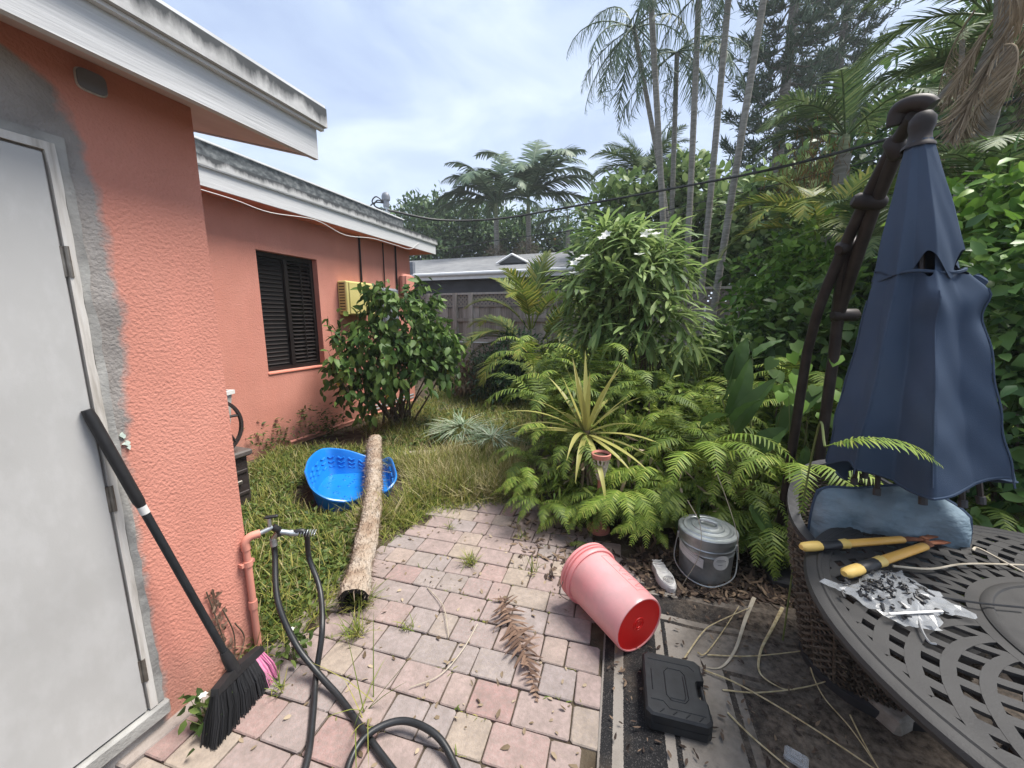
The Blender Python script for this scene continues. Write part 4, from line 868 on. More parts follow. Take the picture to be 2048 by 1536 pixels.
MB().tube(spline([tuple(Q @ Vector((0, s_ * (rt_ + .004), .03))) if s_ in (-1, 1) else tuple(Q @ Vector((.235, 0, -.02)))for s_ in (-1,)] + [tuple(Q @ Vector((.10, -.16, .0))), tuple(Q @ Vector((.155, -.08, .03))), tuple(Q @ Vector((.165, .05, .05))), tuple(Q @ Vector((.10, .15, .04))), tuple(Q @ Vector((0, rt_ + .004, .03)))], 8), .002, n=6).build('wire_handle', 'wire', bk)
gp = Vector((-0.403, 2.125, 0.030)) - (b0 + b1) / 2

# ================================================================ black tool case
c4 = [Vector((0.052, 1.607, 0.085)), Vector((0.290, 1.607, 0.085)), Vector((0.272, 1.341, 0.085)), Vector((0.051, 1.305, 0.085))]
cc = sum(c4, Vector()) / 4; cu = ((c4[1] - c4[0]) + (c4[2] - c4[3])).normalized(); ca = math.atan2(cu.y, cu.x)
cw = ((c4[1] - c4[0]).length + (c4[2] - c4[3]).length) / 2; cl_ = ((c4[3] - c4[0]).length + (c4[2] - c4[1]).length) / 2
case = empty('tool_case', (cc.x, cc.y, .022), ca); tag(case, 'black moulded plastic tool case lying flat on the striped rug', 'tool case')
def case_half(z0, z1, name):
    # outline with a notch for the grip on the +x side
    x, y = cw / 2, cl_ / 2; c = .018
    out = [(-x + c, -y), (x - c, -y), (x, -y + c), (x, -.052), (x - .022, -.046), (x - .03, -.034), (x - .03, .034), (x - .022, .046), (x, .052), (x, y - c), (x - c, y), (-x + c, y), (-x, y - c), (-x, -y + c)]
    mb = MB(); k = len(out); b = .007
    def sc_(f): return [(p[0] - math.copysign(f, p[0]), p[1] - math.copysign(f, p[1])) for p in out]
    up_ = z1 > z0
    rings_ = [(out, z0), (out, z1 - (b if up_ else -b)), (sc_(b), z1)]
    vs = [(p[0], p[1], z) for o_, z in rings_ for p in o_]
    fs = [(a * k + i, a * k + (i + 1) % k, (a + 1) * k + (i + 1) % k, (a + 1) * k + i) for a in range(2) for i in range(k)] + [tuple(range(2 * k, 3 * k)), tuple(range(k))]
    mb.add(vs, fs); return mb.build(name, 'case_plastic', case)
case_half(.0385, .0, 'bottom_shell'); lid_ = case_half(.0405, .078, 'lid')
gpm = MB(); gpm.box((cw / 2 - .006, 0, .039), (.014, .11, .022), bev=.005); gpm.build('grip', 'black_plastic', case)
for yy in (-.085, .085):
    lt = MB().box((cw / 2 + .003, yy, .04), (.008, .032, .034), bev=.002).build('latch', 'black_plastic', case)
def groove(pts): 
    mb = MB(); mb.tube([(a, b, .0785) for a, b in pts], .0022, n=4); return mb.build('raised_line', 'case_plastic', lid_)
hx, hy = cw / 2, cl_ / 2
groove([(-.02, -hy + .07), (.03, -hy + .07), (.045, -hy + .09), (.045, hy - .09), (.03, hy - .07), (-.02, hy - .07), (-.035, hy - .09), (-.035, -hy + .09), (-.02, -hy + .07)])
groove([(-hx + .03, -hy + .10), (-hx + .03, hy - .09)]); groove([(-hx + .02, -hy + .06), (-.05, -hy + .06), (-.03, -hy + .035), (hx - .02, -hy + .035)]); groove([(-hx + .02, hy - .04), (hx - .05, hy - .04), (hx - .03, hy - .06)])
groove([(-.022, -hy + .08), (.028, -hy + .08), (.036, -hy + .096), (.036, hy - .096)])
for i in range(4): groove([(-hx + .05 + i * .045, -hy + .012), (-hx + .065 + i * .045, -hy + .028)])

# ================================================================ galvanised can with lid
cn = Vector((.385, 2.42, .004)); can = empty('galvanised_can', tuple(cn)); tag(can, 'small galvanised metal can with ribbed lid and wire bail', 'can')
rc_, hc_ = .152, .30
MB().lathe([(.001, .0), (rc_ - .012, 0), (rc_ - .010, .004), (rc_ - .008, .05), (rc_ - .002, hc_ * .62), (rc_ + .001, hc_ * .635), (rc_ - .001, hc_ * .65), (rc_ + .001, hc_ * .74), (rc_ + .004, hc_ * .755), (rc_, hc_ * .77), (rc_ + .002, hc_ - .02)], 56).build('body', 'galv', can, smooth=True)
ld = MB().lathe([(rc_ + .003, hc_ - .028), (rc_ + .012, hc_ - .03), (rc_ + .013, hc_ - .002), (rc_ + .008, hc_ + .004), (rc_ - .012, hc_ + .006), (rc_ - .018, hc_ + .013), (rc_ - .030, hc_ + .014), (rc_ - .036, hc_ + .010), (.092, hc_ + .014), (.088, hc_ + .020), (.078, hc_ + .021), (.073, hc_ + .017), (.055, hc_ + .020), (.050, hc_ + .026), (.042, hc_ + .026), (.037, hc_ + .022), (.001, hc_ + .023)], 56).build('lid', 'galv', can, smooth=True)
MB().tube(spline([(-.045, .01, hc_ + .022), (-.035, .01, hc_ + .042), (.035, -.01, hc_ + .042), (.045, -.01, hc_ + .022)], 5), .007, n=8).build('lid_handle', 'galv', ld, smooth=True)
tow = math.atan2(-cn.y, -cn.x)
bl_ = [(-(rc_ + .012) * math.sin(tow) * -1, 0, 0)]
def cp_(a, r_, z): return (r_ * math.cos(tow + a), r_ * math.sin(tow + a), z)
MB().tube(spline([cp_(R(-92), rc_ + .006, .215), cp_(R(-85), rc_ + .016, .16), cp_(R(-62), rc_ + .03, .085), cp_(R(-25), rc_ + .025, .04), cp_(R(15), rc_ + .022, .03), cp_(R(55), rc_ + .028, .075), cp_(R(82), rc_ + .016, .15), cp_(R(92), rc_ + .006, .215)], 8), .0035, n=6).build('wire_bail', 'galv', can, smooth=True)
for a in (-92, 92): MB().box(cp_(R(a), rc_ + .004, .215), (.02, .02, .04), rz=tow + R(a), bev=.004).build('bail_ear', 'galv', can)
def curved(name, a0, a1, z0, z1, mat, skew=0.0, r_=None, rnd=False):
    mb = MB(); k = 14; vs = []; rr = (r_ or rc_ + .0025)
    for i in range(k + 1):
        a = a0 + (a1 - a0) * i / k; f = i / k; zz0, zz1 = z0 + skew * f, z1 + skew * f
        if rnd: h = (z1 - z0) / 2 * math.sqrt(max(0, 1 - (2 * f - 1) ** 2)); zz0, zz1 = (z0 + z1) / 2 - h, (z0 + z1) / 2 + h
        vs += [cp_(a, rr, zz0), cp_(a, rr, zz1)]
    mb.add(vs, [(2 * i, 2 * i + 2, 2 * i + 3, 2 * i + 1) for i in range(k)]); return mb.build(name, mat, can, smooth=True)
curved('torn_label', R(-68), R(-2), .165, .222, 'paper_label', skew=-.045); curved('round_sticker', R(16), R(52), .125, .215, 'paper_label', rnd=True)
for i, z in enumerate((.178, .186, .156)): curved('label_print', R(22 + 2 * i), R(44 - 4 * i), z, z + .003, 'label_ink', r_=rc_ + .0036)
for i in range(2): curved('label_print', R(-60), R(-8), .208 - i * .012, .2095 - i * .012, 'label_ink', skew=-.035, r_=rc_ + .0036)

# ================================================================ loose shoe sole
s0, s1 = Vector((0.098, 2.387, 0.000)), Vector((0.190, 2.140, 0.000)); sd_ = (s1 - s0); sa = math.atan2(sd_.y, sd_.x); sL = sd_.length * 1.02
sh = empty('shoe_sole', tuple((s0 + s1) / 2 + Vector((0, 0, .004))), sa); tag(sh, 'worn pale grey shoe lying sole up between bucket and metal can', 'shoe')
outl = []
for k in range(28):
    a = 2 * math.pi * k / 28; x = sL / 2 * math.cos(a); w = .048 + .008 * math.cos(a) - .012 * math.exp(-((x + .01) / .04) ** 2); outl.append((x, w * math.sin(a) + .008 * math.cos(2 * a)))
m = MB(); k = 28; vs = [(x, y, z) for z, f in ((0, .9), (.02, 1), (.05, 1), (.058, .93)) for x, y in [(p[0] * f, p[1] * f) for p in outl]]
vs = [(x, y, z + .012 * math.cos(x * 18) * (z > .01)) for x, y, z in vs]
m.add(vs, [(a * k + i, a * k + (i + 1) % k, (a + 1) * k + (i + 1) % k, (a + 1) * k + i) for a in range(3) for i in range(k)] + [tuple(range(3 * k, 4 * k))]); m.build('sole', 'sole', sh, smooth=True)
m = MB()
for i in range(5):
    x0 = -sL * .36 + i * .028; m.tube([(x0, -.03, .066), (x0 + .012, 0, .067), (x0, .03, .066)], .003, n=4)
for rr in (.030, .020, .010): m.lathe([(rr, .064), (rr - .002, .068), (rr - .004, .064)], 20, Matrix.Translation((sL * .30, 0, 0)))
m.build('tread', 'sole', sh)

# ================================================================ round cast patio table
tz = .708; TC = Vector((1.277, 1.281, 0)); TR = .762
tb = empty('patio_table', tuple(TC)); tag(tb, 'round dark grey cast metal patio table with lattice top', 'table')
top = MB().lathe([(.690, tz - .010), (.690, tz - .001), (.694, tz + .003), (.712, tz + .003), (.716, tz + .007), (.724, tz + .007), (.728, tz + .003), (.742, tz + .004), (.756, tz - .001), (TR, tz - .012), (TR - .004, tz - .026), (TR - .02, tz - .034), (.735, tz - .026), (.735, tz - .014), (.690, tz - .010)], 96).build('rim', 'table_metal', tb, smooth=True)
MB().lathe([(.345, tz - .010), (.345, tz + .000), (.375, tz + .001), (.375, tz - .010), (.345, tz - .010)], 96).build('inner_ring', 'table_metal', tb, smooth=True)
MB().lathe([(.345, tz - .012), (.345, tz + .004), (.335, tz + .010), (.322, tz + .010), (.318, tz + .005), (.001, tz + .006)], 96).build('centre_plate', 'table_metal', tb, smooth=True)
lt = MB(); nb_ = 40
for s in (-1, 1):
    for k in range(nb_):
        a0 = 2 * math.pi * k / nb_; pts = []; st = 12
        for i in range(st + 1):
            f = i / st; r_ = .37 + .325 * f; ang = a0 + s * (.24 * f * f + .30 * f); pts.append((r_ * math.cos(ang), r_ * math.sin(ang), ang, r_, f))
        vs = []
        for i, (x, y, ang, r_, f) in enumerate(pts):
            j0, j1 = max(0, i - 1), min(st, i + 1); tx, ty = pts[j1][0] - pts[j0][0], pts[j1][1] - pts[j0][1]; l_ = math.hypot(tx, ty); nx_, ny_ = -ty / l_, tx / l_
            w = .0108 + .0052 * f
            e = .0004 * s
            vs += [(x + nx_ * w, y + ny_ * w, tz + e), (x - nx_ * w, y - ny_ * w, tz + e), (x - nx_ * w, y - ny_ * w, tz - .009 + e), (x + nx_ * w, y + ny_ * w, tz - .009 + e)]
        fs = [(4 * i + q, 4 * i + (q + 1) % 4, 4 * i + 4 + (q + 1) % 4, 4 * i + 4 + q) for i in range(st) for q in range(4)]
        lt.add(vs, fs)
lt.build('lattice', 'table_metal', tb)
la = math.atan2(.44, -.357)
for k in range(4):
    a = la + k * math.pi / 2; c, s = math.cos(a), math.sin(a)
    m = MB(); m.tube([(c * r_, s * r_, z) for r_, z in ((.50, tz - .02), (.50, .5), (.47, .3), (.52, .12), (.575, .012))], .021, n=4); m.build('leg', 'table_metal', tb)
    MB().tube([(c * .49, s * .49, .34), (0, 0, .30)], .014, n=4).build('brace', 'table_metal', tb)
    a2 = a + math.pi / 2; MB().tube([(c * .50, s * .50, tz - .05), (math.cos(a2) * .50, math.sin(a2) * .50, tz - .05)], .016, n=4).build('apron_bar', 'table_metal', tb)
MB().lathe([(.10, .28), (.12, .29), (.12, .31), (.10, .32), (.10, .28)], 24).build('brace_hub', 'table_metal', tb)

# ================================================================ wicker barrel chairs
def tap_(z): return .70 + .30 * min(1, z / .55)
def wicker_wall(rx, ry, a0, a1, zlo, ztop, name, parent, step=.016, thick=.010):
    """woven shell: stacked strands weaving in and out of upright stakes"""
    mb = MB(); ns = 30; z = zlo; row = 0
    while z < max(ztop(a0 + (a1 - a0) * i / ns) for i in range(ns + 1)):
        seg = []
        for i in range(ns * 2 + 1):
            a = a0 + (a1 - a0) * i / (ns * 2)
            if z > ztop(a) - .004:
                if len(seg) > 2: mb.tube(seg, thick * .62, n=4, cap=False, flat=.8)
                seg = []; continue
            o = .006 * (1 if (i + row) % 2 else -1) * (1 if i % 2 == 0 or True else 0)
            seg.append(((rx * tap_(z) + o) * math.cos(a), (ry * tap_(z) + o) * math.sin(a), z))
        if len(seg) > 2: mb.tube(seg, thick * .62, n=4, cap=False, flat=.8)
        z += step; row += 1
    o = mb.build(name, 'wicker', parent, smooth=True, fix=False); o['kind'] = 'stuff'; return o
def chair(name, label, loc, face, back_h, arm_h, r_=.33):
    """barrel chair facing local +x"""
    e = empty(name, tuple(loc), face); tag(e, label, 'chair', 'wicker chairs round the table')
    def ztop(a):
        f = max(0, min(1, (abs(((a) % (2 * math.pi)) - math.pi)) / 1.75)); s = f * f * (3 - 2 * f); return back_h * (1 - s) + arm_h * s
    a0, a1 = R(62), R(298)
    wicker_wall(r_, r_, a0, a1, .05, ztop, 'woven_back', e)
    wicker_wall(r_ - .02, r_ - .02, R(-62), R(62), .05, lambda a: .34, 'woven_front', e)
    pts = [((r_ + .004) * math.cos(a0 + (a1 - a0) * i / 40), (r_ + .004) * math.sin(a0 + (a1 - a0) * i / 40), ztop(a0 + (a1 - a0) * i / 40) + .006) for i in range(41)]
    m = MB(); k = len(pts)
    vs = []
    for (x, y, z) in pts:
        l_ = math.hypot(x, y); nx_, ny_ = x / l_, y / l_; vs += [(x + nx_ * .022, y + ny_ * .022, z - .008), (x + nx_ * .020, y + ny_ * .020, z + .010), (x - nx_ * .02, y - ny_ * .02, z + .010), (x - nx_ * .022, y - ny_ * .022, z - .008)]
    m.add(vs, [(4 * i + q_, 4 * i + (q_ + 1) % 4, 4 * i + 4 + (q_ + 1) % 4, 4 * i + 4 + q_) for i in range(k - 1) for q_ in range(4)] + [(3, 2, 1, 0), tuple(4 * (k - 1) + q_ for q_ in range(4))])
    m.build('arm_band', 'chair_metal', e)
    MB().lathe([(r_ * .7 + .012, .0), (r_ * .7 + .016, .04), (r_ * .7 - .02, .05), (r_ * .7 - .04, .04), (r_ * .7 - .04, .0)], 48).build('base_ring', 'chair_metal', e, smooth=True)
    MB().lathe([(.001, .36), (r_ * .86 - .01, .36), (r_ * .86 - .006, .34), (r_ * .86 - .01, .32), (.001, .32)], 40).build('seat', 'chair_metal', e, smooth=True)
    for i in range(12):
        a = a0 + (a1 - a0) * (i + .5) / 12; MB().tube([(r_ * tap_(z) * math.cos(a), r_ * tap_(z) * math.sin(a), z) for z in (.04, .3, .55, ztop(a))], .006, n=5).build('stake', 'wicker', e)
    return e
cA = Vector((0.983, 1.901, 0.827)); cA.z = .016; fa = math.atan2(TC.y - cA.y, TC.x - cA.x) 
chA = chair('wicker_chair', 'brown wicker barrel chair holding the blue cushion under the umbrella', cA, math.atan2(-.62, .25), .83, .62, .34)
chB = chair('wicker_chair', 'brown wicker barrel chair tucked low under the near edge of the table', Vector((1.20, 1.13, .016)), R(115), .60, .55, .33)
# blue cushion set on the far chair
cL, cR = Vector((0.686, 1.900, 0.800)), Vector((1.183, 1.878, 0.861)); 
cq = (cL + cR) / 2; cdir = (cR - cL); cdir.z = 0; cwid = cdir.length; cdir.normalize(); cnrm = Vector((cdir.y, -cdir.x, 0))
cush = []; ncu, ncv = 28, 14
m = MB(); vs = []
zb, zt_ = .50, Vector((0.929, 1.884, 0.937)).z
rcu = np.random.default_rng(5)
for sgn in (1, -1):
    for j in range(ncv + 1):
        for i in range(ncu + 1):
            u = i / ncu * 2 - 1; v = j / ncv * 2 - 1; pu = (1 - abs(u) ** 4) * (1 - abs(v) ** 4); thk = .085 * max(0, pu) ** .5
            cr = 1 - .05 * (abs(v) ** 3); cr2 = 1 - .22 * abs(u) ** 6
            wr = (.012 * math.sin(u * 6 + v * 4) + .010 * math.sin(u * 13 - v * 7 + 1) + .007 * math.sin(u * 23 + v * 15 + 2 * math.sin(3 * u))) * pu
            p = cdir * (u * cwid / 2 * cr) + cnrm * (sgn * thk + wr - .10 * (u * u) * -1 * .25) + Vector((0, 0, (v * cr2 * .5 + .5) * (zt_ - zb) + .018 * math.sin(u * 4 + .6) * (v > .3)))
            vs.append(tuple(p))
nv = (ncu + 1) * (ncv + 1)
fs = [(s_ * nv + j * (ncu + 1) + i, s_ * nv + j * (ncu + 1) + i + 1, s_ * nv + (j + 1) * (ncu + 1) + i + 1, s_ * nv + (j + 1) * (ncu + 1) + i) for s_ in (0, 1) for j in range(ncv) for i in range(ncu)]
m.add(vs, fs); cu_loc = Vector((cq.x, cq.y, zb - .06)); 
cu_o = m.build('cushion', 'cushion_blue', smooth=True, loc=tuple(cu_loc)); tag(cu_o, 'grey-blue back cushion leaning in the wicker chair', 'cushion')
pip = [(*(cdir * (u * cwid / 2 * (1 - .05 * abs(v) ** 3)) + cnrm * .025 * u * u)[:2], (v * (1 - .22 * abs(u) ** 6) * .5 + .5) * (zt_ - zb) + .018 * math.sin(u * 4 + .6) * (v > .3)) for u, v in [(-1 + 2 * i / 20, -1) for i in range(20)] + [(1, -1 + 2 * i / 14) for i in range(14)] + [(1 - 2 * i / 20, 1) for i in range(20)] + [(-1, 1 - 2 * i / 14) for i in range(15)]]
MB().tube(pip, .006, n=5).build('piping', 'canopy_navy', cu_o)

# ================================================================ folded cantilever umbrella
UT, UB = Vector((0.848, 1.878, 2.161)), Vector((0.935, 1.768, 0.999)); ua = (UB - UT); UL = ua.length; ua.normalize()
ux = Vector((.92, .34, 0)); ux = (ux - ua * ux.dot(ua)).normalized(); uy = ua.cross(ux).normalized()   # ux to the right in view, uy away or towards
if uy.dot(Vector((-UT.x, -UT.y, 0))) < 0: uy = -uy         # uy points at the viewer's side
ub = Vector((0.936, 2.554, 1.368)); ub.z = 0
umb = empty('patio_umbrella', tuple(ub)); tag(umb, 'closed navy blue cantilever umbrella on a brown pole frame', 'umbrella')
def UP(t, a, r_): return UT + ua * (UL * t) + (ux * math.cos(a) + uy * math.sin(a)) * r_
def prof(t): return .035 + .218 * t ** .95
npl = 8
ribA = [R(90 + d_) for d_ in (-22, 30, 74, 116, 160, 203, 246, 291)]      # crease line faces the viewer at 90
starA = []
for i_ in range(8):
    a_, b_ = ribA[i_], ribA[(i_ + 1) % 8] + (2 * math.pi if i_ == 7 else 0); starA += [(a_, 1.0), (a_ + (b_ - a_) * (.42 + .16 * (i_ % 2)), (.45, .0, .55, .15, .3, .1, .5, -.15)[i_])]
starA.append((starA[0][0] + 2 * math.pi, 1.0))
def cloth(t, a, r_, amp):
    # flat facets between ribs and tucked-in folds: straight lines in plan, so that creases stay sharp
    a += .12 * math.sin(t * 4.3 + .6) + .02 * math.sin(t * 9 + 3 * a); a = (a - starA[0][0]) % (2 * math.pi) + starA[0][0]
    for (p_, f_), (q_, g_) in zip(starA, starA[1:]):
        if p_ <= a <= q_ + 1e-9: break
    rp_, rq_ = r_ * (1 - amp * (1 - f_)), r_ * (1 - amp * (1 - g_)); d_ = q_ - p_
    return rp_ * rq_ * math.sin(d_) / max(1e-6, rp_ * math.sin(a - p_) + rq_ * math.sin(q_ - a))
def sheet(name, ta, tb_, amp, scale, nt_=46, na=192, sag=None, hem=None, a0=0, a1=2 * math.pi):
    vs = []
    for i in range(nt_ + 1):
        for k in range(na):
            a = a0 + (a1 - a0) * k / na; tA = ta(a) if callable(ta) else ta; tB = tb_(a) if callable(tb_) else tb_; t = tA + (tB - tA) * i / nt_
            r_ = cloth(t, a, prof(t) * scale, amp * min(1, .35 + t * 1.2)); r_ += (.003 * math.sin(5 * a + 11 * t) + .0035 * math.sin(3 * a + 31 * t + 2 * math.sin(7 * t)) * math.sin(9 * a + 2)) * min(1, t * 2)
            if sag: r_ += sag(t, a)
            vs.append(tuple(UP(t, a, r_) - ub))
    m = MB(); m.add(vs, [(i * na + k, i * na + (k + 1) % na, (i + 1) * na + (k + 1) % na, (i + 1) * na + k) for i in range(nt_) for k in range(na)])
    o = m.build(name, 'canopy_navy', umb, smooth=True, fix=False); o.data.set_sharp_from_angle(angle=R(75)); return o
def dfold(a, c, w): d_ = (a - c + math.pi) % (2 * math.pi) - math.pi; return math.exp(-(d_ / w) ** 2)
FR = R(90)      # direction of the viewer in the umbrella's ring angle
def scoop(t, a):
    s = 0
    for c, w, d_ in ((FR + .62, .30, .055), (FR - .38, .34, .06)): s -= d_ * dfold(a, c, w) * math.exp(-((t - .33) / .05) ** 2) * 1.0
    for c, w, d_ in ((FR + .62, .30, .030), (FR - .42, .36, .036), (FR - 1.0, .3, .002)): s += d_ * dfold(a, c, w) * math.exp(-((t - .47 - .10 * abs((a - c + math.pi) % (2 * math.pi) - math.pi)) / .045) ** 2)
    s += .006 * math.sin(16 * t - 6 * abs(a - FR)) * math.exp(-((t - .58) / .16) ** 2)
    s -= .004 * math.exp(-((t - .385) / .03) ** 2) * (1 - .5 * dfold(a, FR - .4, .5))
    return s
sheet('canopy', lambda a: .30 + .115 * (dfold(a, FR + .55, .24) + dfold(a, FR - .42, .28)), lambda a: 1.0 + .03 * math.sin(3 * a + 1) + .05 * dfold(a, FR + math.pi * .85, .6), .36, 1.0, sag=scoop)
sheet('vent_flap', 0.0, lambda a: .385 + .012 * math.sin(5 * a) + .03 * dfold(a, FR + .1, .16) - .035 * (dfold(a, FR + .55, .2) + dfold(a, FR - .42, .22)), .30, 1.015, nt_=24)
MB().tube([tuple(UP(.40, 2 * math.pi * k / 40, prof(.40) * .90) - ub + Vector((0, 0, .01 * math.sin(3 * 2 * math.pi * k / 40)))) for k in range(41)], .006, n=5).build('tie_strap', 'canopy_navy', umb)
m = MB(); m.box((0, 0, 0), (.06, .022, .13), bev=.010); o = m.build('strap_tail', 'canopy_navy', umb); o.location = UP(.46, R(16), .145) - ub; o.rotation_euler = (0.2, .45, .4)
# stitched seams down the ribs and a turned hem
def rfun(t, a): return cloth(t, a, prof(t), .36 * min(1, .35 + t * 1.2)) + (.003 * math.sin(5 * a + 11 * t) + .0035 * math.sin(3 * a + 31 * t + 2 * math.sin(7 * t)) * math.sin(9 * a + 2)) * min(1, t * 2) + scoop(t, a)
for a_ in ribA[:5]:
    pts = []
    for i in range(31):
        t = .46 + .535 * i / 30; aa = a_ - .12 * math.sin(t * 4.3 + .6); aa -= .02 * math.sin(t * 9 + 3 * aa); pts.append(tuple(UP(t, aa, rfun(t, aa) + .0006) - ub))
    MB().tube(pts, .0028, n=5).build('seam', 'canopy_navy', umb)
hemf = lambda a: 1.0 + .03 * math.sin(3 * a + 1) + .05 * dfold(a, FR + math.pi * .85, .6)
MB().tube([tuple(UP(hemf(a) - .004, a, rfun(hemf(a) - .004, a)) - ub) for a in [2 * math.pi * k / 160 for k in range(161)]], .0045, n=5).build('hem', 'canopy_navy', umb)
# ribs with tips below the hem
for k, a in enumerate([R(d_) for d_ in (60, 92, 128, 170, 215, 260, 310, 10)]):
    m = MB(); m.tube([tuple(UP(.30, a, .07) - ub), tuple(UP(1.0, a, prof(1.0) * .62) - ub), tuple(UP(1.05, a, prof(1.0) * .64) - ub)], .008, n=6); rbo = m.build('rib', 'umbrella_brown', umb, smooth=True)
    MB().tube([tuple(UP(1.045, a, prof(1.0) * .64) - ub), tuple(UP(1.066, a, prof(1.0) * .645) - ub)], .012, n=8).build('rib_tip', 'chair_metal', rbo, smooth=True)
MB().tube([tuple(UP(-.06, 0, 0) - ub), tuple(UP(.9, 0, 0) - ub)], .018, n=10).build('centre_tube', 'umbrella_brown', umb, smooth=True)
MB().lathe([(.046, .0), (.044, .010), (.034, .02), (.030, .05), (.036, .07), (.036, .095), (.022, .115), (.001, .12)], 20).build('hub', 'umbrella_brown', umb, smooth=True, loc=tuple(UT - ub - Vector((0, 0, .02))))
P1 = [Vector((0.826, 2.592, 1.362)), Vector((0.823, 2.487, 1.620)), Vector((0.844, 2.353, 1.886)), Vector((0.850, 2.191, 2.085)), Vector((0.853, 2.050, 2.219)), Vector((0.850, 1.942, 2.274))]
P2 = [Vector((0.936, 2.554, 1.368)), Vector((0.921, 2.517, 1.568)), Vector((0.898, 2.355, 1.826)), Vector((0.880, 2.201, 2.045)), Vector((0.861, 2.046, 2.198))]
P3 = [Vector((0.919, 2.539, 1.542)), Vector((0.859, 2.369, 1.876))]
P1b = Vector((P1[0].x - .02, P1[0].y + .03, .02)); P2b = Vector((P2[0].x, P2[0].y, .02))
m = MB(); m.tube([tuple(p - ub) for p in [P1b] + spline(P1, 5)], .024, n=10); m.build('outer_arm', 'umbrella_brown', umb, smooth=True)
m = MB(); m.tube([tuple(p - ub) for p in [P2b] + spline(P2, 5)], .026, n=10); m.build('main_pole', 'umbrella_brown', umb, smooth=True)
m = MB(); m.tube([tuple(p - ub) for p in P3], .026, n=8); m.build('strut', 'umbrella_brown', umb, smooth=True)
for p, q_ in ((P2[1], P2[1] + Vector((.06, .02, .0))), (P1[2], P1[2] + Vector((.05, .03, .02))), (P2[3], P2[3] + Vector((-.05, 0, .01))), (P1[4], P2[4])):
    dd = (q_ - p).normalized(); MB().tube([tuple(p - dd * .035 - ub), tuple(p - dd * .02 - ub), tuple(q_ + dd * .02 - ub), tuple(q_ + dd * .035 - ub)], [.02, .033, .033, .02], n=12).build('knuckle', 'umbrella_brown', umb, smooth=True)
hk = [Vector((0.828, 1.995, 2.270)), Vector((0.825, 1.985, 2.314)), Vector((0.842, 1.956, 2.321)), Vector((0.871, 1.933, 2.309)), Vector((0.887, 1.926, 2.290))]
m = MB(); m.tube([tuple(p - ub) for p in spline(hk, 5)], [.026] * 21, n=12, flat=1.3); m.build('top_hook', 'umbrella_brown', umb, smooth=True)
MB().box((-.03, .02, .03), (.34, .34, .05), bev=.01).build('base_plate', 'chair_metal', umb)

# ================================================================ things on the table
TT = tz + .0075
lp = empty('loppers', (.95, 1.76, TT)); tag(lp, 'open loppers with yellow grips and rusty blades on the table', 'loppers')
LL = Vector((.95, 1.76, TT))
a0_, a1_ = Vector((0.552, 1.553, 0.735)), Vector((0.928, 1.740, 0.735)); c0_, c1_ = Vector((0.630, 1.423, 0.735)), Vector((0.978, 1.713, 0.735)); pv_ = Vector((1.006, 1.768, 0.733)); tip = Vector((1.129, 1.842, 0.730))
def handle(p, q_, name):
    d_ = (q_ - p).normalized(); L_ = (q_ - p).length
    MB().tube(local(LL, [p + d_ * L_ * .40, p + d_ * L_ * .42, q_ - d_ * .005, q_]), [.015, .0165, .0155, .013], n=10, flat=.8).build(name, 'handle_orange', lp, smooth=True)
    g = MB().tube(local(LL, [p, p + d_ * .012, p + d_ * L_ * .12, p + d_ * L_ * .30, p + d_ * L_ * .40, p + d_ * L_ * .44, p + d_ * L_ * .45]), [.010, .018, .020, .0165, .019, .020, .017], n=12, flat=.85).build('grip', 'grip_yellow', lp, smooth=True)
    MB().tube(local(LL, [p + d_ * L_ * .16, p + d_ * L_ * .18, p + d_ * L_ * .36, p + d_ * L_ * .38]), [.012, .0205, .0190, .012], n=10, flat=.86).build('grip_inlay', 'black_plastic', g, smooth=True)
    MB().tube(local(LL, [q_ - d_ * .004, q_ + d_ * .03, pv_]), [.012, .012, .009], n=8, flat=.6).build('neck', 'rust', lp, smooth=True)
handle(a0_, a1_, 'handle'); handle(c0_, c1_, 'handle')
bdv = (tip - pv_).normalized(); bsd = Vector((-bdv.y, bdv.x, 0))
for s_, nm in ((1, 'hook_blade'), (-1, 'cutting_blade')):
    poly = [pv_ - bdv * .02, pv_ + bsd * .018 * s_, pv_ + bdv * .05 + bsd * .026 * s_, pv_ + bdv * .10 + bsd * .024 * s_, pv_ + bdv * .135 + bsd * .004 * s_, pv_ + bdv * .12 + bsd * .008 * s_, pv_ + bdv * .07 + bsd * .004 * s_]
    MB().prism([(p.x - LL.x, p.y - LL.y) for p in poly], .012 + .004 * s_, .016 + .004 * s_).build(nm, 'rust', lp)
MB().lathe([(.001, .026), (.011, .026), (.011, .006), (.001, .006)], 12, Matrix.Translation(pv_ - LL - Vector((0, 0, pv_.z - LL.z)))).build('pivot_bolt', 'rust', lp, smooth=True)
# letters along one handle are too worn to read: short printed strokes only
for i in range(5):
    f = .60 + .045 * i; p = a0_ + (a1_ - a0_) * f; d_ = (a1_ - a0_).normalized()
    MB().box(tuple(p - LL + Vector((-.004, -.0125, .006))), (.007, .0015, .006), rz=math.atan2(d_.y, d_.x)).build('handle_print', 'rust', lp)
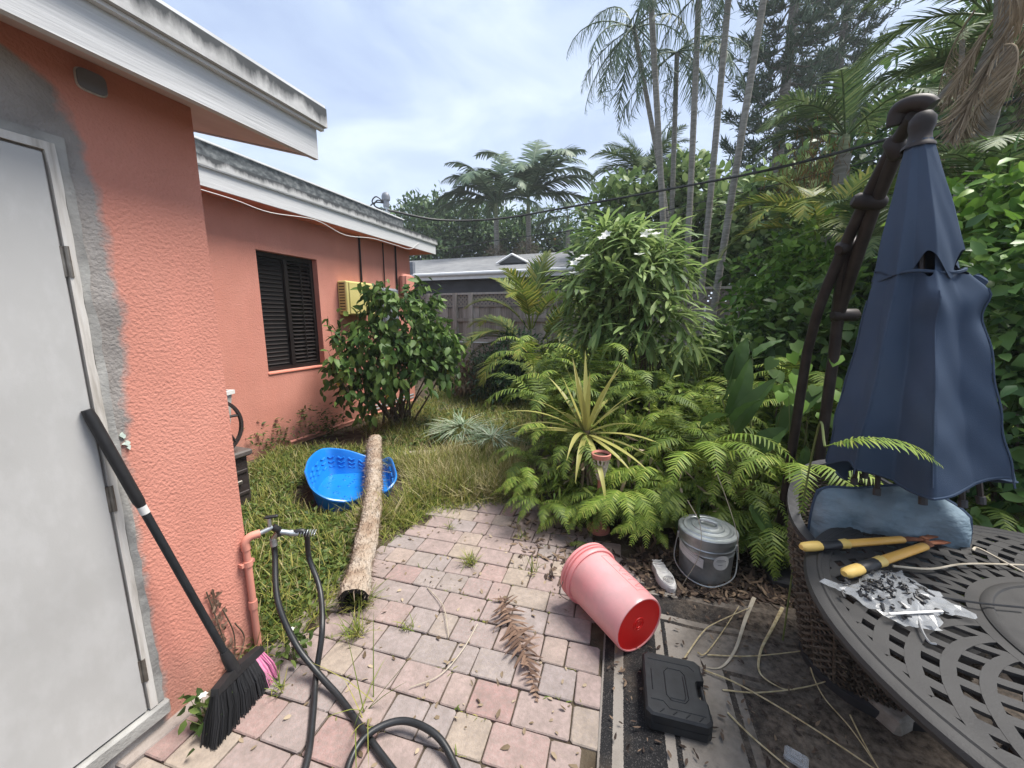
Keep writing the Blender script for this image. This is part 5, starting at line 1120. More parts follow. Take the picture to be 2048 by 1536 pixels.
# bag of black clips
bg0 = Vector((0.743, 1.370, 0.720)); bgo = empty('plastic_bag', (bg0.x, bg0.y, TT), R(35)); tag(bgo, 'torn clear plastic bag of small black clips on the table', 'plastic bag')
m = MB(); vs = []; nx, ny = 18, 14; rbg = np.random.default_rng(9)
for j in range(ny + 1):
    for i in range(nx + 1):
        u, v = i / nx - .5, j / ny - .5; z = .003 + .020 * max(0, 1 - (2.1 * u) ** 2) * max(0, 1 - (2.1 * v) ** 2) + abs(rbg.normal(0, .004))
        vs.append((u * .27 * (1 + .25 * v) + rbg.normal(0, .003), v * .20 + .02 * math.sin(u * 9) + rbg.normal(0, .003), z))
m.add(vs, [(j * (nx + 1) + i, j * (nx + 1) + i + 1, (j + 1) * (nx + 1) + i + 1, (j + 1) * (nx + 1) + i) for j in range(ny) for i in range(nx)]); m.build('film', 'clear_plastic', bgo, fix=False)
cm2 = MB().box((0, 0, 0), (.022, .009, .006), bev=.002); cm2.tube([(-.01, 0, 0), (-.016, .004, .004), (-.01, .008, .005)], .0022, n=5); cm2 = cm2.mesh('clip', 'black_plastic')
rcp = random.Random(6)
for i in range(95):
    u, v = rcp.gauss(-.01, .055), rcp.gauss(.015, .035); link('clip', cm2, bgo, (u, v, .012 + .016 * rcp.random() * max(.2, 1 - (u / .12) ** 2)), (rcp.uniform(-.7, .7), rcp.uniform(-.7, .7), rcp.uniform(0, 6.28)))
for i in range(1): MB().box((-.05 + .03 * i, -.07 + .03 * i, .022), (.16, .007, .003), rz=-.2 + .1 * i).build('white_strip', 'planter_rim', bgo)

# ================================================================ concrete block and clear clip at the floor
e = empty('concrete_block', ((0.915, 1.706, 0.000)[0] + .03, (0.915, 1.706, 0.000)[1] - .02, .012), R(35)); tag(e, 'broken concrete block lying by the foot of the table', 'block')
m = MB(); rk = random.Random(4); m.box((0, 0, .035), (.09, .13, .07), bev=.008); m.v = [(x + rk.uniform(-.006, .006), y + rk.uniform(-.006, .006), z + rk.uniform(-.004, .004)) for x, y, z in m.v]; m.build('block_body', 'concrete', e)
q0 = Vector((0.560, 1.380, 0.000)); e = empty('plastic_clip', (q0.x, q0.y, .022), R(-20)); tag(e, 'clear plastic package scrap at the bottom edge of the rug', 'package')
MB().box((0, 0, .012), (.07, .05, .022), bev=.006).build('shell', 'clear_plastic', e); MB().box((0, 0, .026), (.03, .028, .006), bev=.002).build('tab', 'clear_plastic', e)

# ================================================================ pedestal pot
pp = Vector((-0.291, 2.704, 0.237)); pp.z = 0; pot = empty('pedestal_pot', tuple(pp)); tag(pot, 'pink-rimmed white lattice pot on a thin pedestal among the ferns', 'pot')
ptop = Vector((-0.304, 2.703, 0.600)).z
MB().lathe([(.085, 0), (.085, .02), (.03, .05), (.024, .12), (.018, ptop - .22), (.022, ptop - .20)], 16).build('pedestal', 'pot_pink', pot, smooth=True)
m = MB()
for s_ in (-1, 1):
    for k in range(12):
        m.tube([((.022 + .038 * f) * math.cos(2 * math.pi * k / 12 + s_ * f * .9), (.022 + .038 * f) * math.sin(2 * math.pi * k / 12 + s_ * f * .9), ptop - .20 + .165 * f) for f in (0, .25, .5, .75, 1)], .005, n=5)
o = m.build('lattice_bowl', 'pot_white', pot, smooth=True); o['kind'] = 'stuff'
MB().lathe([(.058, ptop - .04), (.068, ptop - .035), (.070, ptop - .005), (.064, ptop), (.056, ptop - .015)], 24).build('rim', 'pot_pink', pot, smooth=True)
MB().lathe([(.001, ptop - .022), (.058, ptop - .022)], 20).build('potting_soil', 'soil', pot)

# ================================================================ materials: plants
leafmat('fern_leaf', [(0.092, 0.162, 0.025), (0.156, 0.241, 0.036), (0.237, 0.319, 0.056), (0.337, 0.381, 0.084)], rough=.5)
leafmat('fern_dark', [(0.053, 0.097, 0.020), (0.106, 0.161, 0.028), (0.177, 0.233, 0.042)], rough=.5)
leafmat('shrub_leaf', [(0.026, 0.062, 0.015), (0.051, 0.103, 0.022), (0.087, 0.152, 0.035), (0.144, 0.220, 0.056)], rough=.5, transl=.25)
leafmat('plumeria_leaf', [(0.104, 0.179, 0.053), (0.177, 0.268, 0.083), (0.259, 0.357, 0.118), (0.355, 0.447, 0.163)], rough=.55, transl=.4, spec=.3)
leafmat('clusia_leaf', [(0.067, 0.123, 0.046), (0.123, 0.202, 0.066), (0.209, 0.298, 0.104), (0.304, 0.385, 0.159)], rough=.5, transl=.25)
leafmat('bright_leaf', [(0.057, 0.138, 0.017), (0.098, 0.207, 0.029), (0.161, 0.287, 0.046), (0.230, 0.356, 0.069)], rough=.4, transl=.35)
leafmat('jungle_leaf', [(0.026, 0.066, 0.021), (0.054, 0.120, 0.032), (0.098, 0.185, 0.048), (0.174, 0.283, 0.076)], rough=.4, transl=.25)
leafmat('fine_leaf', [(0.030, 0.063, 0.030), (0.053, 0.102, 0.042), (0.083, 0.143, 0.053), (0.128, 0.195, 0.075)], rough=.5, transl=.25)
leafmat('bluegreen_leaf', [(.02, .055, .025), (.04, .09, .04), (.06, .12, .055)], rough=.45)
leafmat('palm_leaf', [(0.034, 0.068, 0.027), (0.068, 0.115, 0.041), (0.115, 0.169, 0.061), (0.162, 0.203, 0.081)], rough=.5, transl=.25)
leafmat('palm_far', [(0.057, 0.098, 0.062), (0.098, 0.146, 0.086), (0.163, 0.220, 0.133)], rough=.5, transl=.15)
leafmat('areca_leaf', [(0.069, 0.127, 0.023), (0.127, 0.184, 0.034), (0.218, 0.253, 0.052), (0.345, 0.310, 0.069)], rough=.4, transl=.3)
leafmat('dry_palm', [(.11, .08, .05), (.19, .145, .095), (.28, .22, .15), (.38, .31, .22)], rough=.9, transl=.1, spec=.1)
leafmat('seed_strand', [(.10, .055, .02), (.18, .10, .035), (.25, .15, .05)], rough=.9, transl=0, spec=.1)
leafmat('needle', [(0.030, 0.058, 0.034), (0.056, 0.094, 0.054), (0.090, 0.137, 0.082)], rough=.6, transl=.1)
leafmat('grass_green', [(0.091, 0.132, 0.024), (0.152, 0.198, 0.036), (0.243, 0.264, 0.060), (0.365, 0.330, 0.096)], rough=.6, transl=.3)
leafmat('grass_straw', [(0.184, 0.172, 0.057), (0.310, 0.276, 0.115), (0.437, 0.380, 0.196), (0.517, 0.460, 0.276)], rough=.7, transl=.3)
leafmat('weed_leaf', [(0.033, 0.060, 0.014), (0.059, 0.102, 0.024), (0.099, 0.144, 0.036), (0.145, 0.192, 0.054)], rough=.5)
leafmat('liriope', [(.12, .18, .10), (.24, .32, .20), (.40, .46, .34), (.50, .54, .42)], rough=.5)
leafmat('pandan', [(.19, .22, .05), (.27, .28, .08), (.36, .34, .11), (.42, .36, .10)], rough=.4, transl=.25)
leafmat('banana_leaf', [(.03, .07, .018), (.05, .10, .025), (.08, .14, .04)], rough=.5, transl=.25)
leafmat('yellow_leaf', [(.35, .24, .03), (.45, .33, .05)], rough=.5)
leafmat('petal', [(.72, .72, .68), (.8, .8, .76)], rough=.6, transl=.3)
M('bark_grey', [(.10, .09, .075), (.17, .155, .135), (.25, .235, .21)], rough=.9, scale=10, stretch=(1, 1, 3), bump=.5, bscale=30, spec=.1)
M('palm_trunk', [(.19, .18, .155), (.28, .265, .235), (.36, .345, .31)], rough=.85, scale=5, stretch=(1, 1, 7), bump=.6, bscale=12, bdist=.01, bkind='Z', spec=.15)
M('trunk_green', [(.12, .15, .07), (.20, .23, .12), (.28, .29, .17)], rough=.6, scale=5, stretch=(1, 1, 5))
M('stem_brown', [(.06, .045, .03), (.12, .09, .06), (.18, .14, .10)], rough=.9, scale=12)
M('stem_green', [(.10, .13, .04), (.16, .19, .06)], rough=.6, scale=12)

def crown_mesh(name, lobes, nclu, per, cr, L, W, mat, shape=SH_LEAF, out=.7, droop=.25, zup=.6, curl=.2, inner=.5, seed=0, rl=.45):
    """lobes: list of (centre, (rx, ry, rz)) in local space"""
    r = np.random.default_rng(seed); C = np.array([l[0] for l in lobes], float); S = np.array([l[1] for l in lobes], float)
    w = (S.prod(1)) ** .67; pick = r.choice(len(lobes), nclu, p=w / w.sum())
    u = unit(r.normal(size=(nclu, 3))); rad = r.uniform(inner ** 3, 1, nclu) ** (1 / 3) * r.uniform(.82, 1.12, nclu)
    cc = C[pick] + u * S[pick] * rad[:, None]; n = nclu * per; idx = np.repeat(np.arange(nclu), per)
    O = cc[idx] + r.normal(0, cr, (n, 3)) * np.array([1, 1, .8]); outv = unit(u[idx] / S[pick][idx])
    D = outv * out + r.normal(0, .55, (n, 3)); D[:, 2] -= droop
    N = r.normal(0, .45, (n, 3)) + outv * .35; N[:, 2] += zup
    sz = r.uniform(1 - rl, 1 + rl, n)
    V, F = leaves(O, D, N, L * sz, W * sz, r.normal(curl, .12, n), shape); keep = None
    V[:, 2] = np.maximum(V[:, 2], .004)
    return np_mesh(name, V, F, mat), cc
def stems(parent, mat, base_r, tips, r0, name='stem', n=5, bend=.15, seed=0):
    r = random.Random(seed)
    for (b, t) in tips:
        b, t = Vector(b), Vector(t); mid = b.lerp(t, .5) + Vector((r.uniform(-1, 1), r.uniform(-1, 1), 0)) * bend * (t - b).length * .4
        MB().tube(spline([b, mid, t], 5), [r0 * (1 - .7 * i / 10) for i in range(11)], n=n, cap=False).build(name, mat, parent, smooth=True, fix=False)
def bush(name, label, cat, base, lobes, nclu, per, cr, L, W, mat, nst=6, spread=.25, sr=.012, group=None, smat='stem_brown', **k):
    e = empty(name, base, 0, label, cat, group); me, cc = crown_mesh('crown', lobes, nclu, per, cr, L, W, mat, **k); link('crown', me, e)
    r = random.Random(hash(label) % 999 if False else len(label)); tips = []
    for i in range(nst):
        a = r.uniform(0, 6.28); q = spread * math.sqrt(r.random()); tgt = cc[r.randrange(len(cc))]
        tips.append(((q * math.cos(a) * .6, q * math.sin(a) * .6, 0), tuple(tgt)))
    stems(e, smat, .1, tips, sr, seed=len(label)); return e

# ---------------------------------------------------------------- frond libraries
FERN = [frond_mesh('frond', 'fern_leaf', L=l_, n=30, ll=.125, lw=.0135, pitch=p_, droop=d_, power=1.25, ang=78, ldroop=.38, start=.10, rr=.0035, seed=20 + i, vee=.12) for i, (l_, p_, d_) in enumerate([(.95, 72, 120), (.85, 60, 110), (1.0, 80, 135), (.75, 48, 95), (.9, 66, 150), (.7, 35, 80)])]
FERND = [frond_mesh('frond', 'fern_dark', L=l_, n=26, ll=.11, lw=.016, pitch=p_, droop=d_, power=1.2, ang=76, ldroop=.4, start=.10, rr=.0035, seed=40 + i) for i, (l_, p_, d_) in enumerate([(.8, 60, 120), (.7, 40, 90), (.9, 72, 140)])]
FARP = [frond_mesh('frond', 'palm_far', L=3.6, n=46, ll=.85, lw=.085, pitch=p_, droop=d_, power=1.7, ang=62, ldroop=.5, start=.16, rr=.05, seed=60 + i, vee=.25, jit=.08) for i, (p_, d_) in enumerate([(85, 60), (66, 85), (48, 100), (30, 95), (8, 70)])]
TALLP = [frond_mesh('frond', 'palm_far', L=1.9, n=46, ll=.42, lw=.022, pitch=p_, droop=d_, power=1.4, ang=60, ldroop=.9, start=.14, rr=.02, seed=80 + i, vee=.1, jit=.3, gap=.35) for i, (p_, d_) in enumerate([(70, 110), (45, 120), (20, 110), (-10, 80), (-35, 50)])]
MIDP = [frond_mesh('frond', 'palm_leaf', L=2.1, n=44, ll=.55, lw=.036, pitch=p_, droop=d_, power=1.5, ang=58, ldroop=.35, start=.14, rr=.022, seed=100 + i, vee=.3, jit=.06) for i, (p_, d_) in enumerate([(82, 45), (68, 75), (50, 90), (28, 90), (5, 70)])]
AREC = [frond_mesh('frond', 'areca_leaf', L=1.35, n=36, ll=.36, lw=.028, pitch=p_, droop=d_, power=1.6, ang=55, ldroop=.3, start=.2, rr=.012, seed=120 + i, vee=.35, jit=.06) for i, (p_, d_) in enumerate([(86, 40), (72, 75), (58, 100), (42, 110), (22, 100)])]
DEADP = [frond_mesh('dead_frond', 'dry_palm', L=2.2, n=70, ll=.6, lw=.020, pitch=p_, droop=d_, power=.8, ang=34, ldroop=1.3, start=.12, rr=.026, seed=140 + i, vee=-.1, jit=.5, gap=.1) for i, (p_, d_) in enumerate([(20, 110), (-20, 70), (-50, 40)])]
def place_fronds(parent, lib, specs, at, sc=1.0, seed=0, name='frond', ring=.04):
    r = random.Random(seed)
    for (az, vi) in specs:
        s = sc * r.uniform(.88, 1.1); a = R(az)
        link(name, lib[vi], parent, (at[0] + ring * math.cos(a), at[1] + ring * math.sin(a), at[2] + r.uniform(-.02, .02)), (r.uniform(-.12, .12), r.uniform(-.08, .08), a + r.uniform(-.15, .15)), (s, s, s))
def trunk(parent, pts, r0, r1, mat='palm_trunk', n=12, rings=0, name='trunk'):
    P = spline(pts, 14); k = len(P); rad = [r0 + (r1 - r0) * i / (k - 1) for i in range(k)]
    if rings:
        P2 = []; 
        L_ = sum((P[i + 1] - P[i]).length for i in range(k - 1)); m_ = int(L_ / rings)
        for i in range(m_ * 2 + 1):
            f = i / (m_ * 2) * (k - 1); j = min(k - 2, int(f)); P2.append(P[j].lerp(P[j + 1], f - j))
        rad = [(r0 + (r1 - r0) * i / (m_ * 2)) * (1.05 if i % 2 else .985) for i in range(m_ * 2 + 1)]; P = P2
    return MB().tube(P, rad, n=n).build(name, mat, parent, smooth=True, fix=False)

# ---------------------------------------------------------------- far trees beyond the fence
def loc_of(px, py, D): return None
t0 = Vector((-14.300, 26.372, 1.440)); t0.z = 0
e = empty('poinciana_tree', tuple(t0)); tag(e, 'wide spreading fine-leaved tree behind the two palms', 'tree')
def L3(p): return tuple(Vector(p) - t0)
lob = [(L3((-15.261, 25.828, 7.550)), (4.2, 3.5, 2.4)), (L3((-12.359, 27.336, 7.462)), (4.4, 3.5, 2.6)), (L3((-8.540, 28.759, 7.294)), (3.6, 3, 2.4)), (L3((-14.773, 27.253, 8.864)), (2.2, 3, 1.4)), (L3((-15.663, 24.407, 6.301)), (3.0, 3, 2.4)), (L3((-10.633, 26.980, 6.422)), (4.5, 3, 2.4)), (L3((-6.386, 29.313, 6.549)), (2.2, 3, 1.6))]
me, cc = crown_mesh('crown', lob, 620, 34, .42, .34, .17, 'fine_leaf', SH_DIA, out=.9, droop=-.1, zup=1.4, inner=.35, seed=2); link('crown', me, e)
trunk(e, [(0, 0, 0), (.2, 0, 2.5), (0, 0, 5)], .5, .3, 'bark_grey')
stems(e, 'bark_grey', 0, [((0, 0, 4.2), l_[0]) for l_ in lob], .16, name='limb')
me, _ = crown_mesh('blossoms', [(l_[0], tuple(.97 * q for q in l_[1])) for l_ in lob], 24, 6, .2, .22, .18, 'seed_strand', SH_DIA, seed=6); link('blossoms', me, e)
r = random.Random(12)
def far_palm(label, px, py, D, sc, specs, seed, tr=.17, group='palms beyond the neighbouring roof'):
    c = Vector(px); b = Vector((c.x + .1, c.y, 0)); e = empty('royal_palm', tuple(b)); tag(e, label, 'palm', group)
    top = c - b; trunk(e, [(0, 0, 0), tuple(top * .5), tuple(top - Vector((0, 0, .8 * sc)))], tr, tr * .7, 'palm_trunk', rings=.35)
    trunk(e, [tuple(top - Vector((0, 0, .85 * sc))), tuple(top - Vector((0, 0, .3))), tuple(top)], tr * .62, tr * .35, 'trunk_green', name='crownshaft')
    place_fronds(e, FARP, specs, tuple(top), sc, seed); return e
far_palm('royal palm with arching fronds, shorter one of the pair over the grey roof', (-7.503, 18.539, 7.126), 0, 0, .95, [(200, 1), (230, 2), (260, 3), (180, 2), (150, 1), (120, 2), (60, 1), (20, 3), (0, 2), (300, 3), (190, 3), (340, 4), (215, 4), (90, 0)], 3)
e = far_palm('royal palm with one upright new frond, taller of the pair over the grey roof', (-6.165, 19.551, 7.570), 0, 0, 1.1, [(90, 0), (200, 2), (170, 1), (20, 1), (40, 2), (0, 2), (350, 3), (320, 2), (220, 3), (270, 3), (110, 2), (150, 3), (10, 4), (185, 4)], 5)
far_palm('far royal palm with a drooping crown beside the gap of pale sky', (-5.397, 25.434, 7.936), 0, 0, .75, [(350, 3), (20, 3), (320, 4), (200, 3), (60, 2), (160, 4), (280, 3)], 8)
# dry seed clusters under the crowns
for (px_, lab) in (((-7.338, 17.959, 4.623), 'pale dried flower cluster rising behind the roof, one with smaller spread'), ((-6.086, 18.947, 5.011), 'pale dried flower cluster rising behind the roof under the taller palm')):
    b = Vector(px_); e = empty('dry_shrub', (b.x, b.y, 0)); tag(e, lab, 'shrub', 'dried tops behind the roof')
    me, _ = crown_mesh('crown', [((0, 0, b.z - .1), (.55, .5, .5))], 60, 14, .12, .22, .02, 'dry_palm', SH_DIA, out=1, seed=5); link('crown', me, e)
    trunk(e, [(0, 0, 0), (0, 0, b.z * .5), (0, 0, b.z - .1)], .06, .04, 'bark_grey')
# mid palm behind the tall group
c = Vector((-0.553, 14.990, 6.299)); b = Vector((c.x, c.y, 0)); e = empty('feather_palm', tuple(b)); tag(e, 'bushy green palm crown behind the foot of the tall grey trunks', 'palm')
trunk(e, [(0, 0, 0), (0, 0, c.z * .5), (0, 0, c.z)], .14, .10, rings=.3)
place_fronds(e, MIDP, [(190, 1), (170, 2), (200, 3), (215, 2), (150, 1), (130, 2), (90, 1), (60, 2), (30, 1), (10, 2), (350, 3), (240, 2), (270, 3), (300, 2), (330, 1), (0, 0), (180, 0), (225, 4), (180, 4)], (0, 0, c.z), 1.0, 4)
# Norfolk pines
def norfolk(label, base, H, rmax, zc, seed, flip=1.0):
    e = empty('norfolk_pine', tuple(base)); tag(e, label, 'pine'); r = np.random.default_rng(seed)
    trunk(e, [(0, 0, 0), (.05, 0, H * .5), (0, 0, H)], .24, .05, 'bark_grey'); O = []; D = []; mb = MB(); z = zc
    while z < H - .3:
        f = (z - zc) / (H - zc); rad = rmax * (1 - f) ** .6 * r.uniform(.85, 1.1); nbr = 7
        for k in range(nbr):
            a = 2 * math.pi * (k + r.random() * .7) / nbr; tip = np.array([math.cos(a) * rad, math.sin(a) * rad, r.uniform(-.25, .25) + .12 * rad]); l_ = rad * r.uniform(.75, 1.05)
            p0 = np.array([0, 0, z]); pts = [p0 + tip * s_ + np.array([0, 0, -.25 * l_ * math.sin(s_ * 3.1)]) for s_ in (0, .35, .7, 1)]
            mb.tube(pts, [.035, .028, .02, .01], n=3, cap=False)
            m_ = int(26 * l_ / rmax) + 7; s_ = r.uniform(.22, 1.0, m_); ctr = p0 + tip * s_[:, None]; ctr[:, 2] += -.25 * l_ * np.sin(s_ * 3.1)
            per = 7; oo = np.repeat(ctr, per, 0) + r.normal(0, .045, (m_ * per, 3)); dd = tip / l_ * .6 + r.normal(0, .6, (m_ * per, 3)); dd[:, 2] += .6; O.append(oo); D.append(dd)
        z += r.uniform(.5, .72)
    mb.build('branches', 'bark_grey', e, fix=False)['kind'] = 'stuff'
    O = np.concatenate(O); D = np.concatenate(D); n = len(O); V, F = leaves(O, D, r.normal(size=(n, 3)), r.uniform(.18, .34, n), r.uniform(.03, .055, n), r.normal(0, .2, n), SH_DIA, fold=.4); link('needles', np_mesh('needles', V, F, 'needle'), e)
b = Vector((3.688, 16.595, 1.497)); b.z = 0; norfolk('dark Norfolk pine with tiered branches behind the leaning trunk', b, 20, 2.1, 5.5, 3)
b = Vector((5.911, 19.107, 1.491)); b.z = 0; norfolk('broad dark conifer standing next to the tiered pine', b, 17.5, 2.1, 6.0, 4)
# ---------------------------------------------------------------- tall slender palms
def tall(label, base_px, mid, top, r0, r1, crown=None, seed=0):
    b = Vector(base_px); b.z = 0; e = empty('slender_palm', tuple(b)); tag(e, label, 'palm', 'tall slender palms')
    m_, t_ = Vector(mid) - b, Vector(top) - b; trunk(e, [(0, 0, 0), tuple(m_), tuple(t_)], r0 * .62, r1 * .62, rings=.16)
    if crown:
        place_fronds(e, TALLP, crown, tuple(t_), 1.0, seed)
        rr = np.random.default_rng(seed); O = []; D = []
        for k in range(3):      # hanging seed strands
            a = rr.uniform(0, 6.28); q = np.array(t_) + np.array([math.cos(a) * .35, math.sin(a) * .35, -.3]); ls = np.linspace(0, 1.1, 60); O.append(q + np.stack([ls * .25 * math.cos(a), ls * .25 * math.sin(a), -ls], 1) + rr.normal(0, .05, (60, 3))); D.append(rr.normal(0, .6, (60, 3)) + np.array([0, 0, -.7]))
        O, D = np.concatenate(O), np.concatenate(D); V, F = leaves(O, D, rr.normal(size=(len(O), 3)), rr.uniform(.15, .3, len(O)), .014, rr.normal(0, .5, len(O)), SH_BLADE); link('seed_strands', np_mesh('seed_strands', V, F, 'palm_far'), e)['kind'] = 'stuff'
    return e
full = [(0, 1), (40, 2), (80, 1), (130, 2), (170, 3), (200, 2), (240, 3), (290, 2), (320, 3), (20, 4), (110, 4), (190, 4), (260, 4), (150, 0), (340, 0)]
tall('slender grey palm whose drooping crown hangs against the open sky', (0.572, 10.184, 0.916), (0.204, 10.198, 3.712), (-0.761, 10.172, 7.969), .105, .075, full, 1)
tall('slender grey palm crossing behind the drooping crown, rising out of view', (0.464, 9.589, 0.951), (0.093, 9.600, 3.698), (-0.533, 9.585, 9.112), .115, .09)
tall('slender pale palm with its crown just right of the highest drooping one', (0.431, 10.591, 0.886), (0.292, 10.596, 4.134), (0.179, 10.598, 7.524), .11, .08, [(30, 1), (70, 2), (350, 2), (320, 3), (190, 2), (160, 3), (230, 3), (300, 4), (10, 4), (130, 1), (200, 4), (345, 3)], 2)
tall('slender straight palm trunk in the middle of the tall group', (0.670, 9.376, 0.969), (0.594, 9.381, 4.202), (0.479, 9.388, 8.186), .105, .085, [(10, 2), (60, 1), (150, 2), (200, 3), (240, 2), (300, 3), (340, 3), (180, 1)], 3)
tall('slender palm trunk leaning slightly right beside the pine', (0.880, 8.957, 0.895), (0.934, 8.951, 3.858), (0.973, 8.947, 7.741), .10, .085, [(10, 3), (330, 3), (300, 2), (200, 2), (160, 3), (90, 1)], 4)
tall('slender ringed palm trunk leaning furthest right of the tall group', (1.014, 8.641, 0.923), (1.254, 8.609, 3.736), (1.510, 8.568, 7.472), .11, .085)
# ---------------------------------------------------------------- leafy trees and shrubs along the fence
def mass(label, px, lobes_px, D, nclu, per, cr, L, W, mat, seed, cat='tree', name='broadleaf_tree', group='leafy trees along the fence', **k):
    b = Vector(px); b.z = 0; e = empty(name, tuple(b)); tag(e, label, cat, group)
    lob = [(tuple(Vector(p) - b), s_) for p, s_ in lobes_px]; me, cc = crown_mesh('crown', lob, nclu, per, cr, L, W, mat, seed=seed, **k); link('crown', me, e)
    zt = sum(l_[0][2] for l_ in lob) / len(lob); trunk(e, [(0, 0, 0), (.05, 0, zt * .5), (0, 0, zt)], .07 if D > 5 else .035, .03, 'bark_grey')
    stems(e, 'bark_grey', 0, [((0, 0, zt * .45), l_[0]) for l_ in lob] + [((0, 0, zt * .3), tuple(cc[i])) for i in range(0, len(cc), max(1, len(cc) // 10))], .03 if D > 5 else .014, name='branch', seed=seed); return e
mass('round-leaved tree between the royal palms and the tall trunks', (-0.835, 11.971, 1.507), [((-1.246, 11.935, 4.466), (.9, .9, .9)), ((-1.416, 11.916, 3.515), (1.0, .9, .9)), ((-0.380, 12.494, 4.524), (.8, .9, .9)), ((-0.298, 11.996, 3.192), (1.0, .9, .9)), ((-0.893, 12.468, 5.045), (.55, .6, .6))], 12, 360, 11, .17, .20, .13, 'clusia_leaf', 21, inner=.3, zup=.9, droop=-.2)
mass('round-leaved tree with a pointed top behind the middle palm trunks', (0.946, 11.461, 1.511), [((0.494, 11.489, 4.581), (.8, .8, .9)), ((1.221, 11.435, 4.139), (.9, .9, .9)), ((0.783, 10.972, 3.240), (1.1, .9, .9)), ((0.587, 11.785, 5.267), (.4, .5, .6)), ((1.475, 10.901, 2.839), (.9, .8, .8))], 11.5, 360, 11, .17, .20, .13, 'clusia_leaf', 22, inner=.3, zup=.9, droop=-.2)
mass('large round-leaved tree under the pines', (2.481, 10.203, 1.518), [((2.093, 10.289, 3.795), (.9, .9, .8)), ((2.764, 10.130, 3.997), (1.0, .9, .8)), ((2.363, 9.923, 2.985), (1.2, .9, .8)), ((2.920, 9.773, 3.124), (1.0, .9, .9)), ((1.933, 9.811, 2.371), (1.1, .8, .6)), ((3.146, 9.492, 2.494), (1.0, .8, .7))], 10.5, 480, 11, .17, .20, .13, 'clusia_leaf', 23, inner=.3, zup=.9, droop=-.2)
mass('tall dark tree filling the gap behind the leaning dead palm', (5.022, 9.787, 1.522), [((4.266, 10.139, 4.494), (1.3, 1.2, 1.3)), ((4.820, 9.888, 4.845), (1.2, 1.2, 1.1)), ((5.331, 9.622, 4.819), (1.5, 1.2, 1.5)), ((4.577, 9.450, 3.472), (1.8, 1.2, 1.2)), ((5.335, 9.043, 3.304), (1.8, 1.2, 1.4)), ((5.539, 10.078, 6.096), (1.1, 1.2, 1.2)), ((5.657, 9.434, 5.781), (1.6, 1.2, 1.6))], 11, 760, 12, .22, .17, .09, 'jungle_leaf', 24, inner=.3)
mass('dark dense tree behind the closed umbrella', (2.898, 6.918, 1.530), [((2.725, 6.987, 2.700), (.9, .7, .7)), ((2.948, 6.569, 2.046), (1.0, .7, .8)), ((2.492, 6.542, 1.797), (.8, .7, .6)), ((3.190, 6.231, 2.239), (1.1, .7, .8)), ((3.533, 6.043, 2.411), (1.1, .7, .9)), ((3.313, 5.708, 1.747), (1.2, .7, .8))], 7.5, 600, 12, .15, .13, .065, 'jungle_leaf', 25, inner=.3)
mass('bright green leafy shrub growing beside the brown umbrella arms', (1.761, 5.945, 1.148), [((1.523, 6.010, 2.042), (.5, .5, .42)), ((1.781, 5.730, 1.832), (.45, .5, .5)), ((1.393, 6.041, 1.727), (.45, .5, .4)), ((1.696, 5.964, 2.336), (.35, .4, .35)), ((1.680, 5.760, 1.409), (.6, .5, .4))], 6.2, 300, 10, .10, .11, .05, 'bright_leaf', 26, cat='shrub', name='leafy_shrub', group='leafy shrubs in the bed')
mass('low glossy shrub spreading below the bright green one', (1.319, 4.719, 0.699), [((1.011, 4.795, 1.214), (.5, .45, .28)), ((1.306, 4.723, 1.280), (.55, .45, .3)), ((1.486, 4.354, 1.261), (.45, .45, .34)), ((1.509, 4.767, 1.535), (.35, .4, .3))], 4.9, 280, 10, .09, .11, .065, 'shrub_leaf', 27, cat='shrub', name='leafy_shrub', group='leafy shrubs in the bed')
mass('bright leafy shrub rising just right of the umbrella canopy', (2.072, 3.304, 1.037), [((1.880, 3.417, 2.195), (.30, .35, .25)), ((2.009, 3.343, 1.964), (.42, .4, .35)), ((1.975, 3.247, 1.661), (.45, .4, .35)), ((1.937, 3.499, 1.802), (.28, .35, .25)), ((2.083, 3.415, 2.206), (.3, .3, .3))], 3.9, 300, 12, .08, .09, .042, 'bright_leaf', 28, cat='shrub', name='leafy_shrub', group='leafy shrubs in the bed')
mass('dark leafy shrub filling the shade right of the umbrella hem', (1.806, 2.642, 0.729), [((1.758, 2.793, 1.386), (.40, .4, .32)), ((1.797, 2.648, 1.149), (.45, .4, .4)), ((1.735, 2.689, 1.003), (.35, .4, .35)), ((1.827, 2.748, 1.592), (.4, .4, .4)), ((1.770, 2.545, 0.790), (.4, .4, .3))], 3.2, 340, 12, .08, .085, .042, 'jungle_leaf', 29, cat='shrub', name='leafy_shrub', group='leafy shrubs in the bed')
# palm to the right with upright fronds
c = Vector((2.615, 7.772, 4.324)); b = Vector((c.x, c.y, 0)); e = empty('feather_palm', tuple(b)); tag(e, 'palm with pale trunk and upswept fronds left of the umbrella top', 'palm')
trunk(e, [(0, 0, 0), (0, 0, c.z * .5), (0, 0, c.z - .3)], .12, .10, rings=.2); trunk(e, [(0, 0, c.z - .35), (0, 0, c.z - .1), (0, 0, c.z)], .085, .04, 'trunk_green', name='crownshaft')
place_fronds(e, MIDP, [(20, 1), (40, 1), (0, 2), (350, 1), (60, 2), (200, 2), (180, 3), (220, 3), (240, 2), (160, 2), (190, 4), (130, 1), (300, 3), (30, 0)], (0, 0, c.z), .72, 9)
rr = np.random.default_rng(2); O = Vector((2.174, 7.699, 3.952)) - b; O = np.array(O) + rr.normal(0, 1, (500, 3)) * np.array([.22, .2, .28]); V, F = leaves(O, rr.normal(0, .4, (500, 3)) + np.array([0, 0, -1]), rr.normal(size=(500, 3)), .16, .012, 0.1, SH_DIA); link('seed_cluster', np_mesh('seed_cluster', V, F, 'seed_strand'), e)['kind'] = 'stuff'
